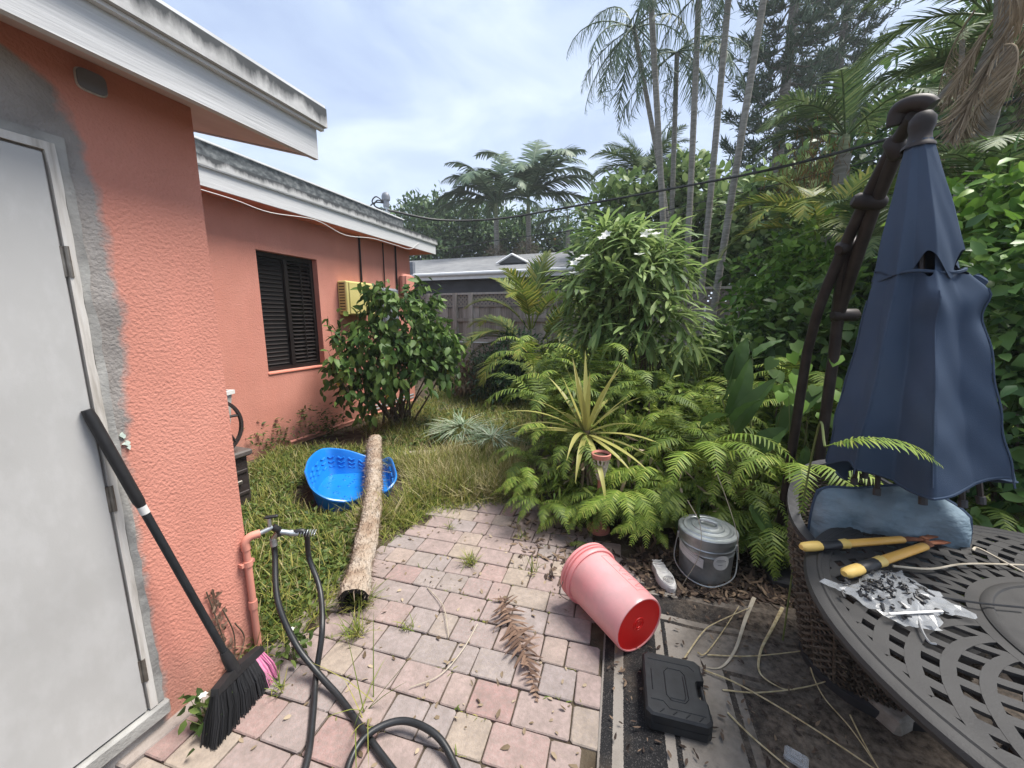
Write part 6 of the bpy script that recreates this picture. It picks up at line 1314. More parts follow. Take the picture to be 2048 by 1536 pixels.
# low fan of fronds right of centre
c = Vector((1.983, 6.295, 2.619)); b = Vector((c.x, c.y, 0)); e = empty('young_palm', tuple(b)); tag(e, 'young palm with dark arching fronds behind the umbrella arms', 'palm')
trunk(e, [(0, 0, 0), (0, 0, c.z * .5), (0, 0, c.z)], .06, .05, 'trunk_green')
place_fronds(e, AREC, [(20, 1), (0, 2), (50, 2), (180, 2), (160, 1), (210, 3), (190, 4), (240, 3), (300, 3), (330, 2), (90, 1), (270, 4), (120, 2)], (0, 0, c.z), 1.0, 11)
for ch_ in e.children:
    if ch_.name.startswith('frond'): pass
# leaning dead palm with hanging skirt, top right
e0 = Vector((2.411, 5.054, 2.444)); e1 = Vector((2.556, 4.757, 3.179)); e2 = Vector((2.576, 4.632, 4.083)); b = Vector((e0.x - .35, e0.y + .1, 0))
e = empty('dead_palm', tuple(b)); tag(e, 'palm with a skirt of hanging dead brown fronds in the upper right corner', 'palm')
trunk(e, [(0, 0, 0), tuple(Vector((2.440, 4.929, 1.915)) - b), tuple(Vector((2.541, 4.651, 3.267)) - b), tuple(Vector((2.487, 4.680, 4.207)) - b)], .055, .05, rings=.12)
rdp = random.Random(31)
for k, (p, vi) in enumerate((((2.416, 4.605, 3.898), 2), ((2.400, 4.386, 3.598), 1), ((2.459, 4.807, 3.905), 2), ((2.518, 4.435, 3.398), 2), ((2.341, 4.643, 3.651), 2), ((2.573, 4.519, 3.741), 1), ((2.385, 4.395, 3.367), 2), ((2.432, 4.369, 3.843), 2), ((2.329, 4.537, 4.012), 1), ((2.408, 4.609, 4.245), 2), ((2.556, 4.528, 4.050), 2), ((2.366, 4.743, 4.068), 2))):
    s_ = rdp.uniform(.30, .50); link('dead_frond', DEADP[vi], e, tuple(Vector(p) - b), (rdp.uniform(-.4, .4), rdp.uniform(-.1, .5), rdp.uniform(0, 6.28)), (s_, s_, s_))
for p, q_ in (((2.311, 4.769, 3.574), (2.094, 4.977, 2.995)), ((2.655, 4.471, 2.862), (2.388, 4.732, 2.075)), ((2.582, 4.282, 2.697), (2.410, 4.495, 2.404)), ((2.411, 4.944, 2.944), (2.574, 4.861, 3.875)), ((2.582, 5.305, 4.218), (2.692, 5.250, 3.015))):
    p, q_ = Vector(p) - b, Vector(q_) - b; MB().tube(spline([q_, (p + q_) / 2 + Vector((0, 0, .03)), p], 6), [.030 - .001 * i for i in range(13)], n=8).build('side_stem', 'palm_trunk', e, smooth=True, fix=False)
place_fronds(e, MIDP, [(180, 1), (200, 2), (170, 2), (150, 3), (220, 3), (260, 3)], tuple(Vector((2.605, 4.957, 4.151)) - b), .45, 5)
# palm fronds mixed into the shrubs beside the umbrella
for (cp, D_, lab, sp) in (((2.380, 4.053, 2.406), 0, 'small palm with arching fronds between the shrubs right of the umbrella', [(180, 1), (200, 2), (160, 2), (230, 2), (140, 3), (100, 1), (20, 2), (260, 3), (300, 2)]), ((2.020, 4.791, 2.193), 1, 'small palm with dark fronds just behind the umbrella arms', [(170, 2), (190, 1), (210, 2), (240, 3), (280, 3), (20, 2), (340, 2), (90, 1)])):
    c = Vector(cp); b = Vector((c.x, c.y, 0)); e = empty('young_palm', tuple(b)); tag(e, lab, 'palm'); trunk(e, [(0, 0, 0), (.02, 0, c.z * .5), (0, 0, c.z)], .04, .03, 'trunk_green'); place_fronds(e, MIDP, sp, (0, 0, c.z), .42, 31 + D_)
# fronds overhead top right
c = Vector((3.222, 5.988, 4.078)); b = Vector((c.x, c.y, 0)); e = empty('feather_palm', tuple(b)); tag(e, 'palm with green feather fronds behind the hanging dead skirt', 'palm')
trunk(e, [(0, 0, 0), (0, 0, c.z * .5), (0, 0, c.z)], .1, .08, rings=.2)
place_fronds(e, MIDP, [(190, 3), (170, 2), (200, 3), (215, 2), (100, 1), (240, 3), (20, 2), (300, 2), (340, 3)], (0, 0, c.z), .55, 6)

# ---------------------------------------------------------------- areca palm by the fence
b = Vector((-2.519, 8.276, 0.000)); b = Vector((-2.165, 7.076, 1.523)); b.z = 0; e = empty('areca_palm', tuple(b)); tag(e, 'yellow-green areca palm growing in front of the board fence', 'palm')
for k, (x, y, h) in enumerate(((0, 0, 1.35), (.14, .1, 1.15), (-.12, .08, 1.0), (.05, -.12, .8))):
    trunk(e, [(x * .6, y * .6, 0), (x, y, h * .5), (x * 1.3, y * 1.3, h)], .03, .022, 'trunk_green')
    place_fronds(e, AREC, {0: [(90, 0), (30, 1), (150, 1), (200, 2), (340, 2), (250, 1), (280, 2), (60, 0)], 1: [(20, 2), (350, 3), (60, 2), (300, 3), (330, 2)], 2: [(180, 2), (200, 3), (160, 2), (230, 3), (210, 4)], 3: [(190, 3), (340, 3), (270, 3), (300, 4), (240, 4), (10, 4)]}[k], (x * 1.3, y * 1.3, h), 1.0 if k else 1.1, 20 + k)
# fine blue-green bush and dry heap by the gate
mass('feathery blue-green bush at the foot of the areca palm', (-2.579, 6.508, 0.154), [((-2.624, 6.382, 0.634), (.42, .4, .42)), ((-2.320, 6.604, 0.986), (.40, .4, .40)), ((-2.421, 6.354, 0.376), (.45, .4, .35))], 4.9, 300, 16, .09, .09, .022, 'bluegreen_leaf', 33, cat='shrub', name='feathery_bush', group='bushes by the gate', zup=1.2)
mass('brown heap of withered leaves before the gate post', (-3.213, 6.666, 0.377), [((-3.228, 6.659, 0.524), (.28, .25, .22)), ((-3.256, 6.534, 0.298), (.3, .25, .15))], 4.9, 70, 14, .06, .10, .03, 'dry_palm', 34, cat='leaf heap', name='withered_bush', group='bushes by the gate')
# ---------------------------------------------------------------- broad-leaved bush against the coral wall
b = Vector((-3.455, 4.606, 0.000)); e = empty('glossy_bush', tuple(b)); tag(e, 'dark glossy many-stemmed bush growing against the coral wall', 'bush')
lob = [(tuple(Vector(p) - b), s_) for p, s_ in (((-3.271, 4.422, 1.531), (.48, .45, .40)), ((-3.471, 4.137, 1.208), (.40, .4, .42)), ((-2.899, 4.556, 1.262), (.42, .4, .45)), ((-3.006, 4.120, 0.964), (.50, .4, .40)), ((-3.532, 3.816, 0.914), (.28, .3, .35)), ((-2.849, 4.705, 0.834), (.35, .35, .34)), ((-3.018, 4.717, 1.804), (.22, .25, .28)), ((-3.412, 4.314, 1.792), (.20, .25, .25)), ((-3.397, 3.804, 0.542), (.24, .25, .22)), ((-2.800, 4.850, 1.178), (.25, .25, .28)))]
me, cc = crown_mesh('crown', lob, 400, 7, .075, .118, .058, 'shrub_leaf', SH_LEAF, out=.6, droop=.75, zup=.5, inner=.4, seed=41, curl=.25); link('crown', me, e)
rb_s = random.Random(3); stems(e, 'stem_brown', 0, [((rb_s.uniform(-.18, .18), rb_s.uniform(-.14, .14), 0), tuple(cc[rb_s.randrange(len(cc))])) for _ in range(26)], .017, seed=8)
# sprig reaching up past the window corner
for p0, p1 in (((-3.411, 3.656, 0.633), (-3.469, 3.461, 1.578)), ((-3.393, 3.672, 0.569), (-3.488, 3.441, 1.194)), ((-3.402, 3.664, 0.817), (-3.464, 3.536, 1.419))):
    p0, p1 = Vector(p0) - b, Vector(p1) - b; stems(e, 'stem_brown', 0, [(tuple(p0), tuple(p1))], .006, seed=3)
    rr = np.random.default_rng(int(abs(p1.x) * 100)); ts = rr.uniform(.45, 1.0, 16); O = np.array(p0) + (np.array(p1) - np.array(p0)) * ts[:, None]; D = rr.normal(0, 1, (16, 3)); D[:, 2] -= .4
    V, F = leaves(O, D, np.tile([0, 0, 1.0], (16, 1)) + rr.normal(0, .3, (16, 3)), .11, .055, .25); link('sprig_leaves', np_mesh('sprig_leaves', V, F, 'shrub_leaf'), e)
rr = np.random.default_rng(3); O = np.array([cc[i] for i in rr.integers(0, len(cc), 7)]); V, F = leaves(O, rr.normal(0, .3, (7, 3)) + [0, 0, -1], rr.normal(size=(7, 3)), .14, .06, .1); link('yellow_leaves', np_mesh('yellow_leaves', V, F, 'yellow_leaf'), e)
# ---------------------------------------------------------------- bridal bouquet plumeria
b = Vector((-0.187, 4.696, 0.595)); b.z = 0; e = empty('plumeria_bush', tuple(b)); tag(e, 'big light green plumeria bush with white flowers in mid-bed', 'bush')
lob = [(tuple(Vector(p) - b), s_) for p, s_ in (((-0.315, 4.689, 2.092), (.48, .5, .42)), ((-0.606, 4.560, 1.814), (.36, .4, .38)), ((0.033, 4.600, 1.857), (.34, .4, .40)), ((-0.229, 4.394, 1.534), (.55, .4, .40)), ((0.133, 4.398, 1.379), (.30, .3, .3)), ((-0.604, 4.459, 1.366), (.30, .3, .3)), ((-0.131, 4.798, 2.424), (.34, .3, .22)), ((-0.512, 4.773, 2.389), (.28, .3, .2)))]
rr = np.random.default_rng(44); S = np.array([l_[1] for l_ in lob]); C = np.array([l_[0] for l_ in lob]); w = S.prod(1) ** .67; nr = 165; pk = rr.choice(len(lob), nr, p=w / w.sum()); u = unit(rr.normal(size=(nr, 3)) + [0, 0, .25]); cc = C[pk] + u * S[pk] * rr.uniform(.55, 1.05, nr)[:, None]
per = 15; idx = np.repeat(np.arange(nr), per); az = rr.uniform(0, 6.28, nr * per); el = rr.uniform(-.5, 1.0, nr * per); D = np.stack([np.cos(az) * np.cos(el), np.sin(az) * np.cos(el), np.sin(el)], 1) + u[idx] * .25
V, F = leaves(cc[idx] + rr.normal(0, .012, (nr * per, 3)), D, np.tile([0, 0, 1.0], (nr * per, 1)) + rr.normal(0, .2, (nr * per, 3)), rr.uniform(.20, .36, nr * per), rr.uniform(.032, .052, nr * per), rr.uniform(.35, 1.0, nr * per), SH_SPOON, fold=.3); link('crown', np_mesh('crown', V, F, 'plumeria_leaf'), e)
stems(e, 'stem_brown', 0, [((rr.uniform(-.25, .25), rr.uniform(-.2, .2), 0), tuple(cc[i])) for i in range(0, nr, 5)], .016, seed=4)
fl = MB()
for p in ((-0.741, 4.134, 2.147), (-0.790, 4.125, 2.108), (-0.700, 4.192, 2.183), (-0.073, 4.249, 2.402), (-0.015, 4.250, 2.365), (-0.120, 4.298, 2.377), (-0.158, 4.047, 2.148), (-0.537, 4.266, 2.365), (-0.504, 4.321, 2.412), (-0.803, 4.123, 2.008)):
    q = Vector(p) - b; rr2 = random.Random(int(q.x * 1000)); O = np.repeat([list(q)], 5, 0); a = np.arange(5) * 1.2566 + rr2.random()
    t_ = np.stack([np.cos(a), np.sin(a), .5 + 0 * a], 1); tilt_ = Matrix.Rotation(rr2.uniform(.2, 1.1), 3, 'X'); t_ = t_ @ np.array(tilt_).T; nrm_ = np.tile(np.array(tilt_) @ np.array([0, 0, 1.0]), (5, 1))
    V, F = leaves(O, t_, nrm_, .062, .038, .15, SH_LEAF); link('flower', np_mesh('flower', V, F, 'petal'), e)
# ---------------------------------------------------------------- undergrowth in the bed (uncountable)
rr = np.random.default_rng(50)
def under(name, label, poly, n, hmax, L, W, mat, seed, shape=SH_LEAF, cat='undergrowth'):
    r = np.random.default_rng(seed); P = np.array([p[:2] for p in poly]); lo, hi = P.min(0), P.max(0); pts = []
    while len(pts) < n:
        q = r.uniform(lo, hi, (n, 2)); pts += [tuple(x) for x in q if in_poly(x[0], x[1], poly)]
    pts = np.array(pts[:n]); hgt = hmax(pts) if callable(hmax) else hmax; z = hgt * r.uniform(0, 1, n) ** .6
    O = np.stack([pts[:, 0], pts[:, 1], z], 1); D = r.normal(0, 1, (n, 3)); D[:, 2] += .3; N = r.normal(0, .5, (n, 3)); N[:, 2] += 1
    s_ = r.uniform(.6, 1.3, n); V, F = leaves(O, D, N, L * s_, W * s_, .25, shape); V[:, 2] = np.maximum(V[:, 2], .006); o = link(name, np_mesh(name, V, F, mat)); tag(o, label, cat, kind='stuff'); return o
bed = [(-.75, 3.0), (-.25, 2.72), (.2, 2.75), (.6, 2.72), (1.2, 2.5), (2.6, 2.2), (4.2, 5.0), (3.0, 8.3), (-2.2, 8.3), (-1.8, 6.5), (-1.2, 4.6)]
under('undergrowth', 'dense dark green undergrowth filling the bed behind the ferns', bed, 13000, lambda p: np.clip(.22 + .42 * (p[:, 1] - 2.7), .15, .95), .12, .055, 'fern_dark', 51)
under('bed_foliage', 'light green mixed leaves between the fern fronds', bed, 8000, lambda p: np.clip(.32 + .46 * (p[:, 1] - 2.7), .25, 1.15), .10, .035, 'fern_leaf', 52)
rr = np.random.default_rng(58); P = np.stack([rr.uniform(-.75, 1.1, 140), rr.uniform(2.68, 3.9, 140)], 1); idx = np.repeat(np.arange(140), 16); n_ = len(idx); hh = rr.uniform(.25, .95, 140) * np.clip((P[:, 1] - 2.2), .45, 1.2)
O = np.concatenate([P[idx] + rr.normal(0, .03, (n_, 2)), (hh[idx] * rr.uniform(.35, 1, n_))[:, None]], 1); D = rr.normal(0, .7, (n_, 3)); D[:, 2] -= .5
V, F = leaves(O, D, rr.normal(0, .4, (n_, 3)) + [0, -.3, 1], rr.uniform(.05, .12, n_), rr.uniform(.012, .028, n_), rr.uniform(.1, .6, n_), SH_LEAF); V[:, 2] = np.maximum(V[:, 2], .01)
tag(link('bed_weeds', np_mesh('bed_weeds', V, F, 'fern_leaf')), 'narrow-leaved weeds threading up between the ferns', 'weeds', kind='stuff')
n_ = 420; O = np.stack([rr.uniform(-.7, 1.1, n_), rr.uniform(2.66, 3.6, n_), rr.uniform(.05, .6, n_)], 1); D = rr.normal(0, .5, (n_, 3)); D[:, 2] -= 1
V, F = leaves(O, D, rr.normal(0, 1, (n_, 3)), rr.uniform(.05, .16, n_), rr.uniform(.008, .03, n_), rr.normal(.2, .4, n_), SH_LEAF); V[:, 2] = np.maximum(V[:, 2], .01)
tag(link('dead_leaves', np_mesh('dead_leaves', V, F, 'dry_palm')), 'dry brown dead leaves caught among the ferns', 'leaf litter', kind='stuff')
# ---------------------------------------------------------------- sword ferns
rf = random.Random(77)
def fern(base, nfr, sc, lib=FERN, label='sword fern with arching yellow-green fronds in the overgrown bed', tilt_to=None):
    e = empty('sword_fern', base); tag(e, label, 'fern', 'sword ferns in the bed')
    if base[2] > .06: MB().tube([(0, 0, -base[2]), (rf.uniform(-.05, .05), rf.uniform(-.05, .05), -base[2] * .5), (0, 0, .01)], [.010, .009, .007], n=5, cap=False).build('stem', 'stem_brown', e, smooth=True, fix=False)
    for k in range(nfr):
        az = rf.uniform(0, 6.28) if tilt_to is None else rf.gauss(tilt_to, 1.0)
        s = sc * rf.uniform(.8, 1.15); link('frond', rf.choice(lib), e, (rf.uniform(-.04, .04), rf.uniform(-.04, .04), .0), (rf.uniform(-.15, .15), rf.uniform(-.15, .15), az), (s, s, s))
    return e
nf = 0
for (x0, x1, y, step, sc, zz) in ((-.66, 1.05, 2.68, .16, .52, .16), (-.78, 1.30, 2.90, .165, .60, .36), (-.90, 1.4, 3.18, .18, .66, .55), (-1.0, 1.7, 3.5, .20, .78, .85), (-1.1, 1.9, 3.95, .24, .85, 1.0), (-1.3, 2.3, 4.5, .32, .92, 1.05)):
    x = x0
    while x < x1:
        isy = rf.random() < .62; lab_ = 'sword fern with arching ' + ('yellow-green' if isy else 'dark green') + ' fronds'; bx_, by_ = x + rf.uniform(-.08, .08), y + rf.uniform(-.14, .14)
        if y < 2.8 and abs(bx_ - .40) < .26: x += step; continue
        fern((bx_, by_, zz * rf.uniform(.25, 1)), 9 if y < 3.5 else 8, sc * rf.uniform(.85, 1.15), FERN if isy else FERND,
             lab_ + (' at the front edge of the bed' if y < 2.8 else ' in the middle of the bed' if y < 3.5 else ' at the back of the bed'), tilt_to=None if y > 3.1 else -1.7); x += step; nf += 1
# ferns that stand apart
def spec_fern(label, base, fr, sc, lib=FERN):
    e = empty('sword_fern', base); tag(e, label, 'fern', 'sword ferns in the bed')
    if base[2] > .1:
        q_ = Vector((.10, .42, -base[2])); MB().tube(spline([(q_.x, q_.y, q_.z), (q_.x * .9, q_.y * .9, -base[2] * .4), (q_.x * .5, q_.y * .5, .02), (0, 0, 0)], 5), .004, n=5, cap=False).build('stem', 'stem_green', e, smooth=True, fix=False)
    for az, vi in fr: link('frond', lib[vi], e, (0, 0, 0), (rf.uniform(-.08, .08), 0, R(az)), (sc, sc, sc))
    return e
spec_fern('sword fern whose long frond hangs before the umbrella hem', tuple(Vector((0.581, 1.555, 1.117))), [(-10, 5), (-28, 5)], .42)
spec_fern('sword fern hanging over the back of the wicker chair', tuple(Vector((0.725, 2.183, 0.850)) + Vector((0, .1, -.15))), [(-50, 1), (-100, 4), (-140, 4), (-70, 4)], .62)
spec_fern('sword fern drooping low in front of the metal can', tuple(Vector((-0.138, 2.546, 0.337)) + Vector((0, .15, -.10))), [(-100, 4), (-80, 1), (-60, 4), (-130, 5), (-115, 3)], .66)
spec_fern('sword fern with two long hanging fronds above the metal can', tuple(Vector((0.437, 2.563, 0.738)) + Vector((-.1, .25, -.25))), [(-85, 0), (-60, 0), (-40, 2), (-110, 1), (-20, 1)], .85)
spec_fern('coarse dark fern at the table right beside the cushion', tuple(Vector((1.548, 2.273, 0.675)) + Vector((0, .15, -.1))), [(-100, 0), (-70, 1), (-40, 2), (-130, 1), (200, 2), (-10, 1)], .55, FERND)
spec_fern('small fern sprawling on the pavers behind the bucket rim', tuple(Vector((-0.223, 2.388, 0.000))), [(-150, 5), (-100, 3), (-60, 5), (170, 5), (-120, 3)], .40)
spec_fern('fern frond clump leaning left over the paver edge', tuple(Vector((-0.627, 2.733, 0.000)) + Vector((.15, .2, .1))), [(-150, 3), (-170, 1), (-120, 5), (-100, 3), (160, 1)], .65)
# ---------------------------------------------------------------- spiky pandan on its stem
c = Vector((-0.445, 2.967, 0.648)); b = Vector((c.x, c.y, 0)); e = empty('spiky_pineapple_plant', tuple(b)); tag(e, 'spiky rosette plant with long yellow-green strap leaves and dry skirt', 'plant')
rr = np.random.default_rng(60); nl = 34
for k in range(nl):
    az = rr.uniform(0, 6.28); el = [1.25, 1.0, .7, .35, .0, -.3][k % 6] + rr.normal(0, .1); L_ = rr.uniform(.48, .72); n_ = 9; ts = np.linspace(0, 1, n_); cv = rr.uniform(.3, 1.0) if k % 6 > 1 else rr.uniform(.05, .4)
    ang = el - cv * ts ** 1.6 * 1.3; st = L_ / (n_ - 1); px_ = np.concatenate([[0], np.cumsum(np.cos(ang[:-1]) * st)]); pz_ = np.concatenate([[0], np.cumsum(np.sin(ang[:-1]) * st)])
    wd = .020 * np.minimum(1, (1.02 - ts) * 2.2) * np.minimum(1, .6 + ts * 3); sx, sy = -math.sin(az), math.cos(az); vs = []
    for i in range(n_):
        cx, cy2, cz = px_[i] * math.cos(az), px_[i] * math.sin(az), pz_[i] + c.z; vs += [(cx + sx * wd[i], cy2 + sy * wd[i], cz + .35 * wd[i]), (cx, cy2, cz), (cx - sx * wd[i], cy2 - sy * wd[i], cz + .35 * wd[i])]
    m = MB(); m.add(vs, [(3 * i + q, 3 * i + q + 1, 3 * i + q + 4, 3 * i + q + 3) for i in range(n_ - 1) for q in (0, 1)]); m.build('leaf', 'pandan', e, smooth=True, fix=False)
MB().tube([(0, 0, 0), (.01, .01, c.z * .5), (0, 0, c.z + .03)], [.03, .028, .03], n=8).build('stem', 'stem_brown', e, smooth=True)
nd = 60; az = rr.uniform(0, 6.28, nd); D = np.stack([np.cos(az) * .35, np.sin(az) * .35, -1 + 0 * az], 1); V, F = leaves(np.stack([np.cos(az) * .03, np.sin(az) * .03, c.z - rr.uniform(0, .15, nd)], 1), D, np.stack([np.cos(az), np.sin(az), .3 + 0 * az], 1), rr.uniform(.25, .42, nd), .018, -.1, SH_BLADE); link('dry_skirt', np_mesh('dry_skirt', V, F, 'dry_palm'), e)
# ---------------------------------------------------------------- bird of paradise paddles
def paddle(parent, p0, p1, W, roll, seed, curl=.25):
    """big leaf from petiole end p0 to tip p1"""
    p0, p1 = Vector(p0), Vector(p1); d_ = (p1 - p0); L_ = d_.length; d_.normalize(); side = d_.cross(Vector((0, 0, 1))).normalized(); side = (Matrix.Rotation(roll, 3, d_) @ side); nn_ = side.cross(d_); n_ = 12; vs = []
    for i in range(n_ + 1):
        t = i / n_; w = W * (math.sin(math.pi * min(1, t ** .72 * .97 + .03)) ** .75) * .5; c_ = p0 + d_ * (L_ * t) + nn_ * (-curl * L_ * (t - .5) ** 2 + curl * L_ * .25)
        for q in (-1, -.5, 0, .5, 1): vs.append(tuple(c_ + side * (w * q) + nn_ * (w * .45 * abs(q) + .004 * math.sin(i * 2.1 + q * 3))))
    m = MB(); m.add(vs, [(5 * i + q, 5 * i + q + 1, 5 * i + q + 6, 5 * i + q + 5) for i in range(n_) for q in range(4)]); return m.build('leaf', 'banana_leaf', parent, smooth=True, fix=False)
b = Vector((0.709, 2.915, 0.307)); b.z = 0; e = empty('bird_of_paradise', tuple(b)); tag(e, 'bird of paradise plant with large upright paddle leaves', 'plant')
for k, (p, q, W, ro) in enumerate((((0.525, 3.055, 1.120), (0.638, 3.136, 1.418), .12, .9), ((0.489, 2.960, 0.992), (0.548, 3.254, 1.503), .11, 1.4), ((0.564, 2.845, 0.781), (0.781, 2.896, 1.174), .15, .4), ((0.520, 2.904, 0.883), (0.644, 3.032, 1.286), .13, 1.0), ((0.801, 2.787, 0.822), (1.045, 2.812, 1.154), .17, .3), ((0.341, 2.779, 0.829), (0.510, 2.804, 0.924), .15, -.5), ((0.661, 2.669, 0.729), (0.805, 2.682, 0.901), .14, .6), ((0.701, 3.225, 1.270), (0.903, 3.278, 1.398), .09, .2), ((0.525, 2.750, 0.871), (0.656, 2.722, 1.052), .14, -.3), ((0.617, 2.526, 0.441), (0.730, 2.443, 0.267), .09, .5), ((0.355, 2.525, 0.479), (0.360, 2.474, 0.255), .05, 1.5), ((0.839, 2.566, 0.617), (0.878, 2.606, 0.823), .12, 1.2))):
    lf = paddle(e, Vector(p) - b, Vector(q) - b, W, ro, k)
    MB().tube(spline([(rr.uniform(-.06, .06), rr.uniform(-.06, .06), 0), tuple((Vector(p) - b) * .5 + Vector((0, 0, .12))), tuple(Vector(p) - b)], 5), [.011 - .0005 * i for i in range(11)], n=6, cap=False).build('petiole', 'stem_green', e, smooth=True, fix=False)
# heart-leaved vine
b = Vector((0.996, 2.724, 0.767)); b.z = 0; e = empty('heart_leaf_vine', tuple(b)); tag(e, 'vine with broad heart-shaped leaves under the umbrella arms', 'vine')
HU = [0, .12, .45, 1, .12, .45, .0]; 
SH_HEART = dict(u=[0, .5, 1, -.12, .25, .65, -.12, .25, .65], v=[0, 0, 0, -.32, -.52, -.33, .32, .52, .33], f4=[(0, 1, 4, 3), (0, 6, 7, 1), (1, 2, 5, 4), (1, 7, 8, 2)], f3=[])
for k in range(34):
    p = Vector((0.950, 2.740, 1.235)) + Vector((rf.uniform(-.24, .16), rf.uniform(-.2, .25), rf.uniform(-.28, .16))) - b; dv = [rf.uniform(-.6, .6), -.5 + rf.uniform(-.4, .3), -.7]; s_ = rf.uniform(.06, .10)
    V, F = leaves([list(p)], [dv], [[rf.uniform(-.3, .3), -.8, .6]], s_, s_ * .95, .12, SH_HEART, fold=.18); link('leaf', np_mesh('leaf', V, F, 'bright_leaf' if k % 3 else 'shrub_leaf'), e)
stems(e, 'stem_green', 0, [((rf.uniform(-.2, .2), rf.uniform(-.2, .2), 0), (rf.uniform(-.25, .15), rf.uniform(-.2, .2), rf.uniform(.9, 1.2))) for _ in range(8)], .006, seed=12)
# pale rosette plant by the fence
c = Vector((1.207, 6.692, 1.750)); b = Vector((c.x, c.y, 0)); e = empty('rosette_plant', tuple(b)); tag(e, 'single pale rosette plant on a bare stalk before the dark fence', 'plant')
stems(e, 'stem_brown', 0, [((0, 0, 0), (0, 0, c.z))], .02, seed=2)
a = np.linspace(0, 6.28, 16)[:-1]; V, F = leaves(np.tile([0, 0, c.z], (15, 1)), np.stack([np.cos(a), np.sin(a), .15 + .3 * np.sin(a * 3)], 1), np.tile([0, 0, 1.0], (15, 1)), .36, .075, .3, SH_SPOON); link('leaves', np_mesh('leaves', V, F, 'pandan'), e)

# ---------------------------------------------------------------- liriope, grass, weeds
b = Vector((-2.195, 4.302, 0.000))
for (px_, n_, rad, lab) in (((-2.226, 4.291, 0.000), 190, .30, 'larger clump of silvery variegated grass beside the path'), ((-1.679, 3.987, 0.000), 110, .20, 'smaller clump of silvery variegated grass nearer the ferns')):
    e = empty('variegated_grass', px_); tag(e, lab, 'ornamental grass', 'variegated grass clumps'); r = np.random.default_rng(n_)
    a = r.uniform(0, 6.28, n_); q = rad * np.sqrt(r.random(n_)) * .75; O = np.stack([q * np.cos(a), q * np.sin(a), .05 + .16 * (1 - (q / rad) ** 2)], 1); D = np.stack([np.cos(a) * .9, np.sin(a) * .9 - .1, .55 + 0 * a], 1) + r.normal(0, .25, (n_, 3))
    V, F = leaves(O, D, np.tile([0, 0, 1.0], (n_, 1)), r.uniform(.2, .34, n_), .017, r.uniform(.45, .75, n_), SH_BLADE, fold=.3); V[:, 2] = np.maximum(V[:, 2], .012); link('blades', np_mesh('blades', V, F, 'liriope'), e)
def sample(poly, n, r):
    P = np.array([p[:2] for p in poly]); lo, hi = P.min(0), P.max(0); pts = np.zeros((0, 2))
    while len(pts) < n:
        q = r.uniform(lo, hi, (n * 2, 2)); x, y = q[:, 0], q[:, 1]; ins = np.zeros(len(q), bool)
        for i in range(len(P)):
            x1, y1 = P[i]; x2, y2 = P[i - 1]; c_ = ((y1 > y) != (y2 > y)) & (x < (x2 - x1) * (y - y1) / (y2 - y1 + 1e-9) + x1); ins ^= c_
        q = q[ins]; q = q[((q[:, 0] - rc.x) / .60) ** 2 + ((q[:, 1] - rc.y) / .50) ** 2 > 1]   # nothing grows inside the pool
        pts = np.concatenate([pts, q])
    return pts[:n]
def grass(name, label, polys, mat, seed, lean=.6, clump=.05, width=.006):
    r = np.random.default_rng(seed); parts = []
    for poly, n, L_ in polys:
        nc_ = max(4, n // 9); ctr = sample(poly, nc_, r); idx = r.integers(0, nc_, n); P = ctr[idx] + r.normal(0, clump, (n, 2)); bend = r.normal(0, 1, (nc_, 2))[idx]
        D = np.concatenate([bend * lean * .5 + r.normal(0, lean * .6, (n, 2)), np.ones((n, 1))], 1); s_ = r.uniform(.5, 1.25, n)
        parts.append(leaves(np.concatenate([P, np.zeros((n, 1))], 1), D, np.concatenate([-D[:, :2] * 0 + r.normal(0, .3, (n, 2)) - D[:, :2], .6 * np.ones((n, 1))], 1), L_ * s_, width * (.7 + .6 * r.random(n)), -r.uniform(-.75, .15, n), SH_BLADE))
    V, F = merge(parts); V[:, 2] = np.maximum(V[:, 2], .004); o = link(name, np_mesh(name, V, F, mat)); tag(o, label, 'grass', kind='stuff'); return o
lawnL = [(-3.741, 2.544, 0.000), (-4.025, 3.142, 0.000), (-3.653, 3.369, 0.000), (-2.700, 3.619, 0.000), (-2.092, 2.563, 0.000), (-1.905, 2.120, 0.000), (-1.720, 1.696, 0.000), (-1.641, 1.294, 0.000), (-1.626, 1.074, 0.000), (-1.619, 1.021, 0.000), (-2.580, 1.611, 0.000)]
mid_ = [(-1.837, 2.039, 0.000), (-2.296, 2.490, 0.000), (-2.512, 3.271, 0.000), (-1.993, 3.536, 0.000), (-1.325, 3.776, 0.000), (-0.953, 3.128, 0.000), (-1.145, 2.875, 0.000), (-1.562, 2.754, 0.000), (-1.746, 2.500, 0.000)]
straw_ = [(-1.931, 2.776, 0.000), (-2.378, 3.172, 0.000), (-2.067, 3.672, 0.000), (-1.375, 4.096, 0.000), (-0.932, 3.136, 0.000), (-1.155, 2.900, 0.000), (-1.562, 2.754, 0.000)]
back_ = [(-2.978, 3.612, 0.000), (-3.794, 4.209, 0.000), (-3.953, 6.308, 0.000), (-4.420, 7.947, 0.000), (-2.417, 8.668, 0.000), (-1.140, 5.164, 0.000), (-1.193, 3.904, 0.000), (-2.359, 3.834, 0.000)]
farb_ = [(-3.592, 5.562, 0.000), (-4.712, 8.226, 0.000), (-3.237, 9.622, 0.000), (-2.228, 6.929, 0.000)]
grass('grass', 'green grass of the overgrown lawn', [(lawnL, 6200, .14), (mid_, 5500, .23), (back_, 10000, .20), (farb_, 2600, .28)], 'grass_green', 70)
grass('dry_grass', 'straw coloured dry grass between the log and the ferns', [(straw_, 6500, .25), (mid_, 2400, .20), (lawnL, 2200, .15), (back_, 5200, .19)], 'grass_straw', 71, lean=.9)
